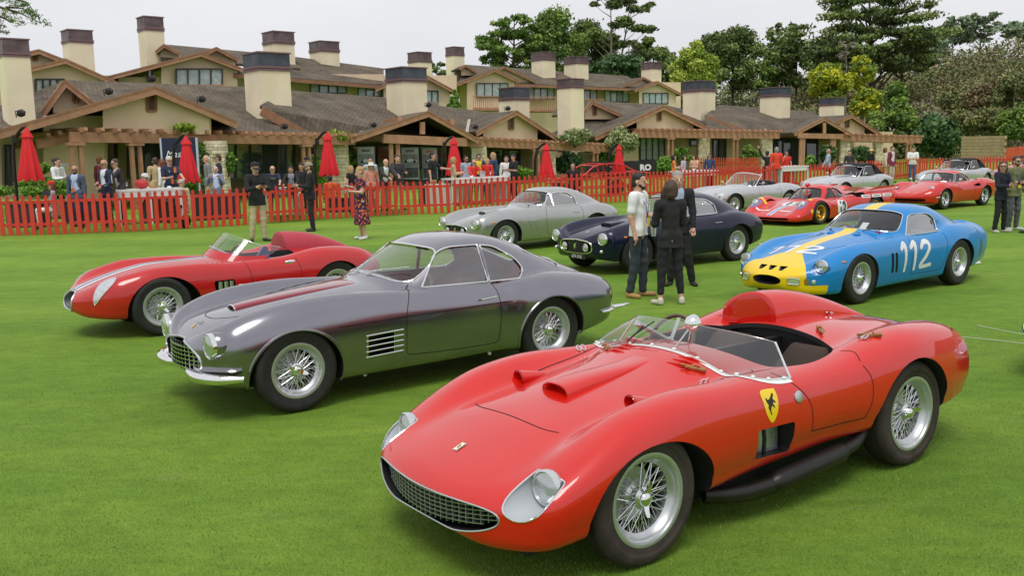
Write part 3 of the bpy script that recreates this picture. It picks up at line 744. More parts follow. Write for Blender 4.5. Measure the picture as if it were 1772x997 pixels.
B_.gable((824,228),(894,191),(985,251),d=-2.2,back=9,wall=(836,930,243),bw=.34,vent=(881,202,889,223));B_.roof([(800,243,-1.6),(833,226,.4),(880,228,.6),(925,243,-1.6)],((0,3),))
B_.chimney(662,736.5,115,141,195,d=3,cap=COPB);B_.chimney(862,917,150,173,203,d=6,cap=COPB)
B_.pergola(806,241,1058,253,.36,n=24,posts=(918,1026),d=-2.2)
B_.stone_pillar(583,26,244);B_.stone_pillar(828,24,254,stones=True);B_.stone_pillar(952,18,262)
B_.window(850,258,872,300,d=1.6,n=1,dark=True);B_.window(880,258,900,300,d=1.6,n=1,dark=True);B_.window(605,252,700,310,d=2.6,n=4,dark=True);B_.window(700,252,800,310,d=2.6,n=4,dark=True)
for a,b2 in (((652,206,-1),(624,227,-1)),((812,206,-1),(808,228,-1))): B_.board((b2[0],b2[1],-.6),(a[0],a[1],2.6),.06,.16,mat('valley_flashing',(.42,.38,.32),.6),'valley_flashing')
# --- front row, right unit
C_=Bld(('right lodge wing with long pergola and pale stone pillars',(1250,235)))
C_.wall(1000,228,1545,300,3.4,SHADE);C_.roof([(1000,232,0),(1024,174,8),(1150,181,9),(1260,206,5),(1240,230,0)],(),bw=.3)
C_.gable((1008,195),(1023.5,174),(1080,200),d=2,back=5,wall=(1012,1070,206),bw=.3,vent=(1027,184,1032,198));C_.gable((1030,236),(1148,182),(1222,219),d=-2,back=9,wall=(1102,1200,228),bw=.38,vent=(1138,190,1144,208))
C_.roof([(1140,229,-1.6),(1148,212,.2),(1205,215,.6),(1250,229,-1.6)],((0,3),));C_.wall(1060,232,1105,300,.6,STUC)
C_.roof([(1225,228,-.5),(1222,198,2),(1244,181,7),(1410,193,8),(1440,229,0)],((0,4),),bw=.3);C_.board((1222,199,1.6),(1298,228,-.8),.40)
C_.gable((1374,229.5),(1426,202.7),(1474,231),d=-2.4,back=9,bw=.34);C_.board((1380,230,-2.4),(1458,232,-2.4),.34,.16,WOOD2,'tie_beam');C_.gable((1440,212),(1474,198.5),(1528,234),d=-1.2,back=8,bw=.32,wall=(1452,1496,232),vent=(1464,207,1469,220))
b=MB();p=C_.P(1426,212,-2.4);q=C_.P(1426,231,-2.4);b.beam(p,q,.22,.22);C_.mk(b,'king_post',WOOD2)
C_.chimney(964,1012,135,152,228,d=-.5);C_.chimney(1185,1243,138.5,158,208,d=4,cap=COPB);C_.chimney(1320,1374,150,167,206,d=4,cap=COPB);C_.chimney(1423,1467,168,182,205,d=5,cap=COPB)
C_.pergola(1095,226,1348,229,.42,n=26,posts=(1155,1267),d=-2.2);C_.pergola(1452,234,1594,238,.40,n=14,posts=(1572,),d=-2.2)
for x in (1388,1441): 
    for dx in (-2.5,2.5): b=MB();p=C_.P(x+dx,236,-2.3);b.box((p.x,p.y,(p.z-1.5)/2),(.2,.2,p.z+1.5));C_.mk(b,'post',WOOD2)
for x,w in ((1219,18),(1328,17),(1463,16),(1522,12)): C_.stone_pillar(x,w,238 if x<1400 else 242,zb=-.9)
C_.wall(1270,240,1300,300,1.6,stucco_mat('stone_face',(.52,.44,.30)));C_.window(1108,238,1150,277,d=.9,n=4,curt=(0,1,2));C_.window(1195,240,1212,252,d=1.4,n=1,dark=True);C_.window(1234,240,1256,285,d=1.4,n=2,dark=True);C_.window(1340,240,1385,290,d=1.6,n=3,dark=True);C_.window(1395,240,1415,285,d=1.6,n=1,dark=True)
C_.board((1325,228,-.6),(1320,208,2.6),.06,.16,mat('valley_flashing'),'valley_flashing')
# little house on the hill and block wall at right
H_=Bld(('small house roof with pale gable showing through hillside brush',(1600,105)),fixed=150,name='hillside_house')
H_.roof([(1572,118,0),(1608,98,5),(1625,103,5),(1600,116,0)],());H_.gable((1600,110),(1617,96),(1625,106),d=-2,back=6,wall=(1603,1623,116),bw=.5);H_.roof([(1636,88,10),(1642,84,14),(1652,86,14),(1648,90,10)],())
wl=empty('block_wall','tan concrete block wall beyond the fence at right','wall',(0,0,0));p0,p1=atd(1666,236,78),atd(1741,232,74);q0=atd(1666,275,78)
rng=random.Random(2);rows=9;cols=16;me_=None
for r in range(rows):
    for c in range(cols):
        o_=.5*(r%2);a=p0.lerp(p1,max(0,(c-o_))/cols);b2=p0.lerp(p1,(c+1-o_)/cols);h=(p0.z-q0.z+.5)/rows
        L_=(b2-a).length
        if L_<.05: continue
        if me_ is None or r%2: pass
        mb=MB();d=(b2-a).normalized();m0=(a+b2)/2;mb.beam(Vector((m0.x,m0.y,0))-d*(L_/2-.01),Vector((m0.x,m0.y,0))+d*(L_/2-.01),.25,h-.02)
        o=mb.build('block',[mat('block_tan',(.44,.33,.19),.95,noise=(2,.12)),mat('block_tan_dark',(.40,.30,.17),.95,noise=(2,.12))][rng.randint(0,1)],wl);o.location=(0,0,p0.z-h*(r+.5))
# ---------------------------------------------------------------- red picket fences
FRED=mat('fence_red',(.62,.045,.025),.55,noise=(1.5,.12));FORG=mat('fence_orange_red',(.70,.10,.035),.6,noise=(1.5,.12))
def picket_mesh(H,w,m):
    P=[(-w/2,0),(w/2,0),(w/2,H-.17),(w*.30,H-.135),(w*.42,H-.085),(w*.30,H-.035),(0,H),(-w*.30,H-.035),(-w*.42,H-.085),(-w*.30,H-.135),(-w/2,H-.17)]
    b=MB();b.prism(P,lambda a,c:(a,-.012,c),(0,.024,0));return b.mesh('picket',m)
def fence(label,tops,H,pitch,w,m,gaps=(),limit=300,zoff=0,rail=(.28,.84)):
    root=empty('picket_fence',label,'fence',at(tops[0][0],tops[0][1],(H+zoff) if len(tops[0])<3 else 0));root.location.z=0;o=root.location.copy()
    Q=[at(p[0],p[1],(H+zoff) if len(p)<3 else 0) for p in tops]
    for q in Q: q.z=zoff
    me=picket_mesh(H,w,m);n=0;rng=random.Random(4);L=0
    for a,b_ in zip(Q[:-1],Q[1:]):
        d=(b_-a);Ls=d.length;d.normalize();ang=math.atan2(d.y,d.x)
        # panels of about 2.4 m with their own slight sag
        k=max(1,round(Ls/2.45))
        for i in range(k):
            p,q=a.lerp(b_,i/k),a.lerp(b_,(i+1)/k);dz=rng.uniform(-.025,.025);tl=rng.uniform(-.03,.03)
            for z in rail:
                mb=MB();mb.beam(Vector((p.x,p.y,H*z+dz))-o+d*.05,Vector((q.x,q.y,H*z+dz))-o-d*.03,.04,.075);mb.build('rail',m,root)
            c=round((q-p).length/pitch)
            for j in range(c):
                t=(j+.5)/c;pt=p.lerp(q,t)+Vector((d.y,-d.x,0))*.035
                ob=mobj('picket',me,root);ob.location=Vector((pt.x,pt.y,zoff+.02+dz+rng.uniform(-.008,.008)))-o;ob.rotation_euler=(rng.uniform(-.02,.02),tl+rng.uniform(-.012,.012),ang);n+=1
    return root,n
FT=[(-45,410,0),(0,408.5,0),(120,405,0),(240,401,0),(330,395.5,0),(430,389.5,0),(560,380,0),(690,372.5,0),(780,311),(845,308),(1010,301.5),(1100,298),(1230,292),(1350,286),(1440,282.5),(1600,274),(1700,271),(1800,268)]
_,n=fence('low red picket fence along the whole far edge of the lawn',FT,1.10,.215,.115,FRED);print('pickets',n)
_,n=fence('second red picket fence nearer the lodge, behind the seated women',[(1205,272.5),(1260,272.5),(1316,273.5)],1.10,.25,.12,FORG,zoff=.15);print(n)
_,n=fence('far orange-red fence beside the block wall at the right edge',[(1738,256),(1772,254),(1800,252)],1.15,.20,.13,FORG,zoff=.1);print(n)
# ---------------------------------------------------------------- trees, hillside and shrubs
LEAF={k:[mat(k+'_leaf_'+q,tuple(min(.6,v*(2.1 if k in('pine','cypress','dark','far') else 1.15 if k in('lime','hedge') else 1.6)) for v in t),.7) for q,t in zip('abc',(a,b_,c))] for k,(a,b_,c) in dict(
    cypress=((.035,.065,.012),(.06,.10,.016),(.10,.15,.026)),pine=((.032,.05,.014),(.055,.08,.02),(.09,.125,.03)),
    lime=((.15,.23,.02),(.24,.33,.035),(.33,.40,.06)),yellow=((.20,.24,.012),(.34,.34,.015),(.12,.17,.018)),
    brush=((.12,.092,.04),(.15,.115,.055),(.10,.09,.038)),greybrush=((.16,.14,.11),(.22,.19,.15),(.12,.10,.07)),dark=((.015,.035,.012),(.025,.055,.016),(.045,.085,.025)),
    sage=((.17,.20,.09),(.27,.30,.15),(.11,.14,.05)),hedge=((.07,.16,.015),(.12,.24,.025),(.17,.30,.04)),olive=((.10,.112,.035),(.145,.145,.05),(.07,.09,.028)),far=((.07,.105,.06),(.10,.14,.08),(.13,.17,.10))).items()}  # far tones have distance haze mixed into the leaf colour
BARK=mat('grey_brown_bark',(.10,.075,.055),.95,noise=(4,.3));BARKP=mat('pale_bark',(.26,.23,.19),.95,noise=(4,.3))
_tr=np.random.default_rng(11)
def leafmesh(name,C,R,n,size,mats,flat=1.0,shell=.55,droop=0,asp=.6,light=None):
    """leaf-sized faces spread through clumps. C: (k,3) clump centres, R: (k,3) radii"""
    C=np.array(C,float);R=np.array(R,float);k=len(C);vol=(R.prod(1))**(2/3);cnt=np.maximum(6,(n*vol/vol.sum())).astype(int);idx=np.repeat(np.arange(k),cnt);N=len(idx)
    d=_tr.normal(size=(N,3));d/=np.linalg.norm(d,axis=1)[:,None];r=(shell+(1-shell)*_tr.random(N))[:,None]*(1+.12*_tr.normal(size=N))[:,None]
    P=C[idx]+d*r*R[idx];sz=size*_tr.uniform(.5,1.4,N)[:,None]
    a=_tr.normal(size=(N,3))+d*.2;a[:,2]-=droop;a/=np.linalg.norm(a,axis=1)[:,None];b_=np.cross(a,_tr.normal(size=(N,3))+d*1.2);b_/=np.linalg.norm(b_,axis=1)[:,None]
    V=np.stack([P-a*sz,P+b_*sz*asp,P+a*sz,P-b_*sz*asp],1).reshape(-1,3)
    me=bpy.data.meshes.new(name);me.vertices.add(4*N);me.vertices.foreach_set('co',V.ravel());me.loops.add(4*N);me.loops.foreach_set('vertex_index',np.arange(4*N));me.polygons.add(N);me.polygons.foreach_set('loop_start',np.arange(0,4*N,4))
    for m in mats: me.materials.append(m)
    # tone by clump and leaf; tops moved up the tones as painted top light
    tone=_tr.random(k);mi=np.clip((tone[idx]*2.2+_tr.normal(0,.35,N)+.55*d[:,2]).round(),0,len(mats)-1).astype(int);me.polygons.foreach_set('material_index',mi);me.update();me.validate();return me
def tree(label,px,yt,yb,w,Y,kind,style='round',n=5000,leaf=.28,cat='tree',trunk=True,ybase=None,group=None,name=None,bark=None,trx=None):
    """crown between image heights yt..yb, w px wide, at distance Y"""
    top=atd(px,yt,Y);bot=atd(px,yb,Y);H=top.z-bot.z;Wd=w/CF*Y;base=atd(px if trx is None else trx,ybase,Y) if ybase else Vector((bot.x,Y,bot.z-H*.3))
    rt=empty(name or {'cypress':'cypress_tree','pine':'pine_tree'}.get(kind,'tree'),label,cat,base,0,group);o=base;C=[];R=[];rng=_tr
    limbs=[]
    if style=='round':
        for k in range(26):
            a=rng.uniform(0,2*pi);u=rng.uniform(-1,1);q=math.sqrt(1-u*u)*rng.uniform(.35,.8);c=Vector((bot.x+math.cos(a)*q*Wd/2,Y+math.sin(a)*q*Wd/2,bot.z+H*(.5+.42*u*rng.uniform(.7,1))));r=min(Wd,H*1.5)*rng.uniform(.12,.22);C.append(c);R.append((r*(1 if Wd<H*2 else 1.8),r,r*.8))
            if k%4==0: limbs.append(c)
    elif style=='cone':
        for k in range(34):
            t=rng.random()**1.3;q=(1-t)**.8*.5*rng.uniform(.3,1);a=rng.uniform(0,2*pi);c=Vector((bot.x+math.cos(a)*q*Wd,Y+math.sin(a)*q*Wd,bot.z+H*t));r=Wd*(.10+.12*(1-t));C.append(c);R.append((r,r,r*.6))
    elif style=='layered':   # broad flat plates of foliage, as on wind-shaped cypress
        for k in range(36):
            t=(k+.5)/36;prof=(math.sin(pi*min(1,t*.75+.16)))**.6;sx=(-1)**k*rng.uniform(.1,.42)*prof;c=Vector((bot.x+sx*Wd,Y+rng.uniform(-.3,.3)*Wd,bot.z+H*(.04+.90*t)))
            rx=Wd*rng.uniform(.10,.20)*prof;
            for j in range(4): cc=c+Vector((rng.uniform(-1,1)*rx,rng.uniform(-1,1)*rx,rng.uniform(-.02,.02)*H));C.append(cc);R.append((rx*rng.uniform(.5,.9),rx*.8,H*rng.uniform(.035,.065)))
            limbs.append(c)
    elif style=='sparse':
        for k in range(17):
            t=rng.uniform(.12,1);sx=rng.uniform(-.5,.5)*(1-.3*t);c=Vector((bot.x+sx*Wd,Y+rng.uniform(-.3,.3)*Wd,bot.z+H*t));r=Wd*rng.uniform(.06,.13);C.append(c);R.append((r*1.4,r,r*.6));limbs.append(c)
    C2=[tuple(Vector(c)-o) for c in C]
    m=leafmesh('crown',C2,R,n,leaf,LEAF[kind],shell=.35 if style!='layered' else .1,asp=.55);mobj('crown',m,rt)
    if trunk:
        b=MB();r0=max(.12,Wd*.028);tp=Vector((bot.x,Y,bot.z+H*.88))-o;st=Vector((0,0,0))
        mid=st.lerp(tp,.5)+Vector((rng.uniform(-.02,.02)*H,0,0));P=cr([st,mid,tp],6);b.tube([Vector(p) for p in P],[r0*(1-.8*i/(len(P)-1)) for i in range(len(P))],7)
        for c in limbs:
            c=c-o;z0=max(.1*tp.z,c.z-abs(c.x-tp.x)*.45-.08*H);f=min(.95,z0/max(tp.z,.1));i=f*(len(P)-1);s_=Vector(P[int(i)]);b.tube([s_,s_.lerp(c,.55)+Vector((0,0,-.02*H)),c],[r0*.35,r0*.22,r0*.06],5)
        tk=b.build('trunk',bark or BARK,rt,smooth=True)
    return rt
# hillside
def hill():
    xs=np.linspace(-260,420,69);ys=np.linspace(92,520,44);V=[]
    for y in ys:
        for x in xs:
            px=886+x/y*CF;t=(y-92)/300
            h=(max(0,(px-1100))/700)**1.15*min(1,max(0,(y-92)/80))*15.5+min(1,max(0,(y-110)/150))*4
            h+=1.2*math.sin(x*.05)*math.cos(y*.04)*min(1,max(0,(y-100)/60));V.append((x,y,-.6+h*(1+.25*min(1,t))))
    nx=len(xs);F=[(j*nx+i,j*nx+i+1,(j+1)*nx+i+1,(j+1)*nx+i) for j in range(len(ys)-1) for i in range(nx-1)]
    o=mobj('hillside',mkmesh('hillside',V,F,[mat('hill_earth',(.13,.12,.05),.95,noise=(.05,.4),bump=(2,.5,.3))],True));tag(o,kind='structure')
    return BVHTree.FromPolygons([Vector(v) for v in V],F)
HB=hill()
def onhill(px,Y):
    x=atd(px,240,Y).x;l=HB.ray_cast(Vector((x,Y,200)),Vector((0,0,-1)))[0];return l.z if l else -.6
# dense scrub covering the slope (reads as one mass)
def scrub(name,label,rect,n,rr,mats,leafn,leaf,tops):
    """clumps filling the area of the photo under an outline of tops [(px,py)], between distances"""
    C=[];R=[];x0,x1,y1=rect
    X=[t[0] for t in tops];Yt=[t[1] for t in tops]
    for i in range(n):
        px=_tr.uniform(x0,x1);yt=np.interp(px,X,Yt);u=_tr.random();py=yt+(y1-yt)*u;D=np.interp(py,[yt,y1],[190,98])*_tr.uniform(.97,1.03);p=atd(px,py,float(D));r=rr*_tr.uniform(.6,1.4);C.append((p.x,p.y,p.z-r*.5));R.append((r*1.25,r,r*.75))
    me=leafmesh(name,C,R,leafn,leaf,mats,shell=.6,asp=.6);return tag(mobj(name,me),label,'scrub',kind='stuff')
SK=[(1080,118),(1150,128),(1240,128),(1300,132),(1350,118),(1400,120),(1480,120),(1560,126),(1600,104),(1640,84),(1690,74),(1740,62),(1772,54),(1850,45)]
scrub('hillside_scrub','olive and brown brush covering the slope at right',(1080,1830,236),420,3.4,LEAF['olive'],115000,.26,SK)
scrub('hillside_scrub','dry russet brush mixed over the slope at right',(1380,1830,225),150,3.0,LEAF['brush'],45000,.24,[(x,y+8) for x,y in SK])
scrub('bare_scrub','grey leafless scrub between the yellow trees and the slope',(1230,1680,215),80,2.6,LEAF['greybrush'],14000,.16,[(x,y+22) for x,y in SK])
# trees, from the back to the front
for a in (('far pine on the ridge, left one of the close pair',1648,28,76,52,230,'far','layered',2600,.5),('far pine on the ridge, right one of the close pair',1695,20,74,62,230,'far','layered',3000,.5),('far pine on the ridge, clipped by the right edge',1762,36,66,60,230,'far','layered',2600,.5),
  ('small flat-topped pine between the big pine and the grey conifer',1352,36,110,62,170,'pine','layered',2600,.34),('low dark pine just left of the big flat-topped pine',1378,62,150,90,150,'pine','round',4200,.32),('dark conifer peak right of the tall roundish pine',1328,84,150,60,150,'cypress','cone',3500,.3),
  ('dark green canopy under the big flat-topped pine, behind the yellow tree',1440,60,135,120,145,'pine','round',6500,.32),('dark canopy low at the right of the big flat-topped pine',1560,64,125,110,145,'pine','layered',6000,.32),
  ('hazy green trees right of the big pine, below the ridge',1610,66,100,80,200,'far','round',4000,.42)):
    tree(a[0],a[1],a[2],a[3],a[4],a[5],a[6],a[7],a[8],a[9],ybase=a[3]+40)
tree('biggest pine with wide flat dark crown, right of centre on the skyline',1500,-22,132,235,140,'pine','layered',26000,.27,ybase=190,trx=1510)
tree('far left branchy cypress crown reaching over the lodge roofs',892,22,142,120,118,'cypress','layered',15000,.22,ybase=170);tree('dense dark cypress in the middle of the back cluster',958,12,168,132,122,'cypress','round',17000,.22,ybase=175)
tree('dark rounded cypress right of the back cluster, behind the two pale trunks',1020,28,165,116,128,'pine','round',14000,.22,ybase=170)
tree('tall thin pine with open crown, left of the twin trunks',1057,-16,96,95,120,'pine','sparse',2600,.26,ybase=140,bark=BARKP);tree('tall thin pine with open crown, right of the twin trunks',1092,-12,100,90,121,'pine','sparse',3000,.26,ybase=140,trx=1067,bark=BARKP)
tree('mid green pine between the twin trunks and the lime tree',1130,66,182,104,126,'pine','round',12000,.22,ybase=185);tree('deep green low tree behind the roof ridge, under the twin trunks',1062,92,140,110,112,'dark','round',5500,.26,ybase=170)
tree('tall roundish dark pine behind the lime green tree',1268,30,178,112,138,'pine','round',15000,.24,ybase=190);tree('lime green rounded tree above the right lodge wing',1198,60,196,88,104,'lime','round',19000,.18,ybase=190)
tree('dark pine beyond the lime green tree on its right shoulder',1236,50,150,60,140,'pine','round',3000,.3,ybase=160)
tree('yellow-green acacia left of the two, above the right lodge roof',1436,108,190,84,112,'yellow','round',12000,.19,ybase=215);tree('yellow acacia right of the two, tallest and brightest',1492,88,158,46,114,'yellow','round',8000,.19,ybase=215);tree('yellow-green acacia low between the chimneys and dark conifer',1500,150,205,62,110,'yellow','round',4000,.24,ybase=215)
tree('grey leafless tree standing between the two acacias',1462,70,150,40,118,'greybrush','sparse',900,.14,ybase=200,bark=BARKP)
tree('deep green conifer beside the end of the right lodge wing',1550,146,240,100,98,'cypress','cone',16000,.2,ybase=246);tree('very dark rounded tree behind the far end of the pergola',1622,196,272,92,90,'dark','round',9000,.24,ybase=276)
for i,(x,yt) in enumerate(((1672,150),(1712,140),(1752,132),(1690,185),(1765,180))):
    tree(('broad olive oak crown over the block wall','wide bronze oak crown right of the block wall','olive oak crown cut by the right edge','low green oak directly above the block wall','low dark oak at the right edge, above the orange fence')[i],x,yt,yt+62,92,110-i*4,('olive','brush','olive','olive','cypress')[i],'round',9000,.2,ybase=262,bark=BARKP)
tree('small young conifer in front of the upper block balcony',787,156,186,24,66,'hedge','cone',1200,.12,ybase=192,cat='shrub',name='young_conifer')
tree('dark pine top peeping between the two back chimneys',757,108,140,36,120,'pine','sparse',900,.22,ybase=165)
def bush(label,px,yt,yb,w,kind,n=5500,leaf=.08,dd=-3,style='round',name='shrub',**k): return tree(label,px,yt,yb,w,Dp(px)+dd,kind,style,n,leaf,cat='shrub',name=name,ybase=yb+6,**k)
bush('silvery variegated shrub under the right edge of the middle wing',995,222,250,56,'sage');bush('largest silvery variegated shrub, right of the middle wing pergola',1076,219,268,66,'sage',n=5500)
bush('trimmed bright green bush beside the black sign board',1148,272,300,42,'hedge',dd=-8);bush('dark hedge below the middle wing pergola end',985,262,300,70,'dark',n=4500,dd=-1);bush('bright green hedge between the umbrella and pergola posts',1045,262,296,56,'hedge',dd=-1);bush('dark clipped bush between the pale stone pillars',1297,250,280,38,'cypress',n=3000,dd=-3)
bush('climbing green shrub at the left of the first pale pillar',1180,250,285,36,'hedge',n=1800);bush('dark shrub left of the last pale stone pillar',1432,250,280,34,'dark');bush('dark shrub right of the pale stone pillar near the wing end',1492,252,285,40,'dark');bush('small round potted bush at the end of the white table',1402,268,288,20,'hedge',n=1200,dd=-22,leaf=.07)
bush('tall clipped bush filling the gap behind the second stone pillar',612,250,320,40,'hedge',n=3500,dd=-.5);bush('green creeper bush left of the second stone pillar',545,262,330,46,'hedge',n=4000,dd=-1.5);bush('green foliage hanging beside the first stone pillar',346,246,280,30,'cypress',n=1800,dd=-2);bush('low green bushes right of the second open umbrella base',400,262,300,20,'hedge',n=1200,dd=-2.4)
bush('yellow-green vine over the pergola left of the second umbrella',322,214,226,42,'lime',n=900,leaf=.09,dd=-2.2,trunk=False,name='vine');bush('yellow-green vine over the pergola end by the third umbrella',580,226,246,44,'lime',n=1300,leaf=.09,dd=-2.2,trunk=False,name='vine')
bush('little standard topiary tree left of the serving waitress',76,283,299,22,'hedge',n=1600,leaf=.06,dd=-3,trunk=False,name='topiary_tree');bush('grassy hedge behind the leftmost fence section',70,308,345,190,'hedge',n=16000,leaf=.05,dd=-4,trunk=False,name='hedge')
bush('green planting beyond the tables left of the stone pillar',330,300,330,60,'hedge',n=2000,dd=-5,trunk=False,name='hedge');bush('green planting behind the right umbrella pair',880,285,310,90,'hedge',n=3000,dd=-2,trunk=False,name='hedge')
# branch of a near pine hanging into the top left corner
br=empty('pine_branch','dark pine branch hanging into the top left corner','branch',atd(-60,-30,16));o=br.location.copy();b=MB();C=[];R=[]
for pts in (((-60,-30),(0,12),(30,20),(72,40)),((-60,-10),(-10,22),(20,38),(30,35)),((-20,0),(15,-6),(48,4),(60,22)),((-30,30),(-8,44),(2,52)),((10,12),(40,14),(58,30))):
    P=[atd(x,y,16)-o for x,y in pts];b.tube(P,[.035,.022,.012,.004][:len(P)] if len(P)==4 else [.02,.01,.004],5)
    for i,p in enumerate(P[1:]):
        for k in range(5): C.append(tuple(p.lerp(P[i],_tr.random()*.6)+Vector(_tr.normal(0,.06,3))));R.append((.09,.09,.05))
b.build('limb',BARK,br);mobj('needles',leafmesh('needles',C,R,2600,.022,LEAF['cypress'],shell=.2,asp=.3),br)
# ---------------------------------------------------------------- wheels (axis = local y, outer face +y)
WHEELS = {}
def wheel_meshes(kind, R=.345, rr=.215, w=.165, rub=None, rim=None, n=56):
    key=(kind,R,rr,w,rub.name if rub else 0)
    if key in WHEELS: return WHEELS[key]
    rub=rub or RUBBER; out={}
    h=w/2; b=MB()
    prof=[(rr-.012,-h*.86),(rr+.004,-h*.93),(rr+.03,-h*1.0),(R*.83,-h*1.08),(R*.93,-h*1.0),(R*.975,-h*.84),(R*.985,-h*.7)]
    if n>=48:  # tread grooves
        for g in (-.52,-.26,0,.26,.52):
            prof+=[(R*.997,(g-.10)*h),(R*.997,(g-.03)*h),(R*.985,(g-.025)*h),(R*.985,(g+.025)*h),(R*.997,(g+.03)*h),(R*.997,(g+.10)*h)]
    else: prof+=[(R,-h*.5),(R,h*.5)]
    prof+=[(R*.985,h*.7),(R*.975,h*.84),(R*.93,h*1.0),(R*.915,h*1.035),(R*.83,h*1.085),(R*.82,h*1.07),(rr+.045,h*1.03),(rr+.03,h*1.0),(rr+.004,h*.93),(rr-.012,h*.86)]
    b.lathe(prof,n=n,cap=False); out['tyre']=(b.mesh('tyre',rub,50),rub)
    b=MB()
    rimp=[(rr-.004,h*.90),(rr+.006,h*.93),(rr+.006,h*.97),(rr-.004,h*.985),(rr-.014,h*.95),(rr-.018,h*.82),(rr-.028,h*.76)]
    if kind=='wire': rimp+=[(rr-.034,h*.55),(rr-.055,h*.35),(rr-.058,-.2*h),(rr-.04,-.5*h),(rr-.02,-.85*h),(rr,-h*.92)]
    else: rimp+=[(rr-.03,h*.3),(rr-.035,-.5*h),(rr-.02,-.85*h),(rr,-h*.92)]
    rm=rim or ALU
    b.lathe(rimp,n=n,cap=False)
    # the inner side of the rim
    out['rim']=(b.mesh('rim',rm,40),rm)
    if kind=='wire':
        b=MB()
        for k in range(36):
            for (h0,r0,h1,r1,tw,o) in ((.42*h,.052,.28*h,rr-.05,.42,0),(-.35*h,.06,.30*h,rr-.056,.5,.5)):
                for sg in (1,-1):
                    if (k%2==0)==(sg>0):
                        a=2*pi*(k+o)/36; e=a+sg*tw
                        b.tube([(r0*math.cos(a),h0,r0*math.sin(a)),(r1*math.cos(e),h1,r1*math.sin(e))],.0026,n=4,cap=False)
        out['spokes']=(b.mesh('spokes',SPOKE,False,False),SPOKE)
        b=MB(); b.lathe([(.0,-.6*h),(.062,-.6*h),(.062,-.3*h),(.045,-.1*h),(.05,.3*h),(.056,.46*h),(.04,.55*h),(.03,.62*h),(.0,.62*h)],n=24)
        out['hub']=(b.mesh('hub',SPOKE,40),SPOKE)
        b=MB(); b.lathe([(.036,.55*h),(.040,.66*h),(.036,.80*h),(.026,.92*h),(.010,.98*h),(0,.985*h)],n=20)
        for a in (.5,.5+pi):
            c,s_=math.cos(a),math.sin(a)
            V=[];
            for r_,hh,wd in ((.025,.70*h,.018),(.05,.78*h,.016),(.078,.95*h,.012),(.084,1.0*h,.008)):
                for q in (-1,1):
                    for th in (0,.008): V.append((c*r_-s_*q*wd,hh+th,s_*r_+c*q*wd))
            Fc=[]
            for i in range(3):
                A=i*4;B=A+4;Fc+=[(A,B,B+1,A+1),(A+2,A+3,B+3,B+2),(A,A+2,B+2,B),(A+1,B+1,B+3,A+3)]
            Fc+=[(0,1,3,2),(12,14,15,13)]
            b.add(V,Fc)
        out['knock_off']=(b.mesh('knock_off',CHROME,40),CHROME)
        b=MB(); b.lathe([(0,-.55*h),(rr*.60,-.55*h),(rr*.64,-.8*h),(rr*.64,-1.3*h),(0,-1.3*h)],n=28); out['brake_drum']=(b.mesh('brake_drum',ALU,40),ALU)
    else:
        rm2=rim or SPOKE
        b=MB(); b.lathe([(0,.30*h),(.05,.34*h),(.06,.30*h),(rr*.42,.02*h),(rr*.5,-.05*h),(rr*.5,-.2*h),(0,-.2*h)],n=28)
        for k in range(5):
            a=2*pi*k/5+.3
            for da in (-.0,):
                c,s_=math.cos(a),math.sin(a)
                b.beam((c*rr*.3,.08*h,s_*rr*.3),(c*(rr-.03),.0*h,s_*(rr-.03)),rr*.34,.02,up=(0,1,0))
        out['spokes']=(b.mesh('spokes',rm2,40),rm2)
        b=MB(); b.lathe([(.03,.3*h),(.035,.5*h),(.022,.62*h),(0,.65*h)],n=14); out['knock_off']=(b.mesh('knock_off',CHROME,40),CHROME)
        b=MB(); b.lathe([(0,-.4*h),(rr*.8,-.4*h),(rr*.8,-.7*h),(0,-.7*h)],n=24); out['brake_drum']=(b.mesh('brake_disc',BLACK,40),BLACK)
    WHEELS[key]=out
    return out
def add_wheels(car, wb, hw, hwr=None, R=.345, steer=0, **k):
    """hw: distance of the outer tyre face from the centre line"""
    kk=dict(k); wf=kk.pop('w',.165); wr=kk.pop('w_rear',wf)
    for (x,ww,hh) in ((0,wf,hw),(-wb,wr,hwr or hw)):
        ms=wheel_meshes(R=R,w=ww,**kk)
        for sg in (1,-1):
            t=mobj('wheel',ms['tyre'][0],car)   # the tyre carries the rest of the wheel
            ang=(0 if sg>0 else pi)+(math.radians(steer) if x==0 else 0)
            t.location=(x,sg*(hh-ww*.54),R); t.rotation_euler=(0,random.uniform(0,6),ang)
            for nme,(me,_) in ms.items():
                if nme!='tyre': mobj(nme,me,t)
# ---------------------------------------------------------------- car helpers
def hump(x0,y0,lx,ly,h,px=2,py=2,back=None):
    """smooth mound; lx forward half length, back: rearward half length"""
    lb=back or lx
    def f(x,y):
        dx=(x-x0)/(lx if x>x0 else lb); u=abs(dx)**px+np.abs((y-y0)/ly)**py
        return h*np.clip(1-u,0,1)**1.5
    return f
def symm(f):
    return lambda x,y: f(x,np.abs(y))
def arch_cut(x, z, R, y0, y1, mat, rx=None, n=48, flat=None):
    rx=rx or R
    P=[(x+rx*math.cos(2*pi*k/n), z+R*math.sin(2*pi*k/n)) for k in range(n)]
    # open downwards
    P=[(a,b) if b>z else (x+(a-x)*(1+.0*(z-b)),z-(z-b)*1.0) for a,b in P]
    top=[p for p in P if p[1]>=z-1e-6]; top.sort(key=lambda p:-p[0])
    P=top+[(x-rx*1.0,-.1),(x+rx*1.0,-.1)]
    return prismcut(P,'side',y0,y1,mat)
def cutter(V,Fc,mat): return clean(V,Fc,mat)
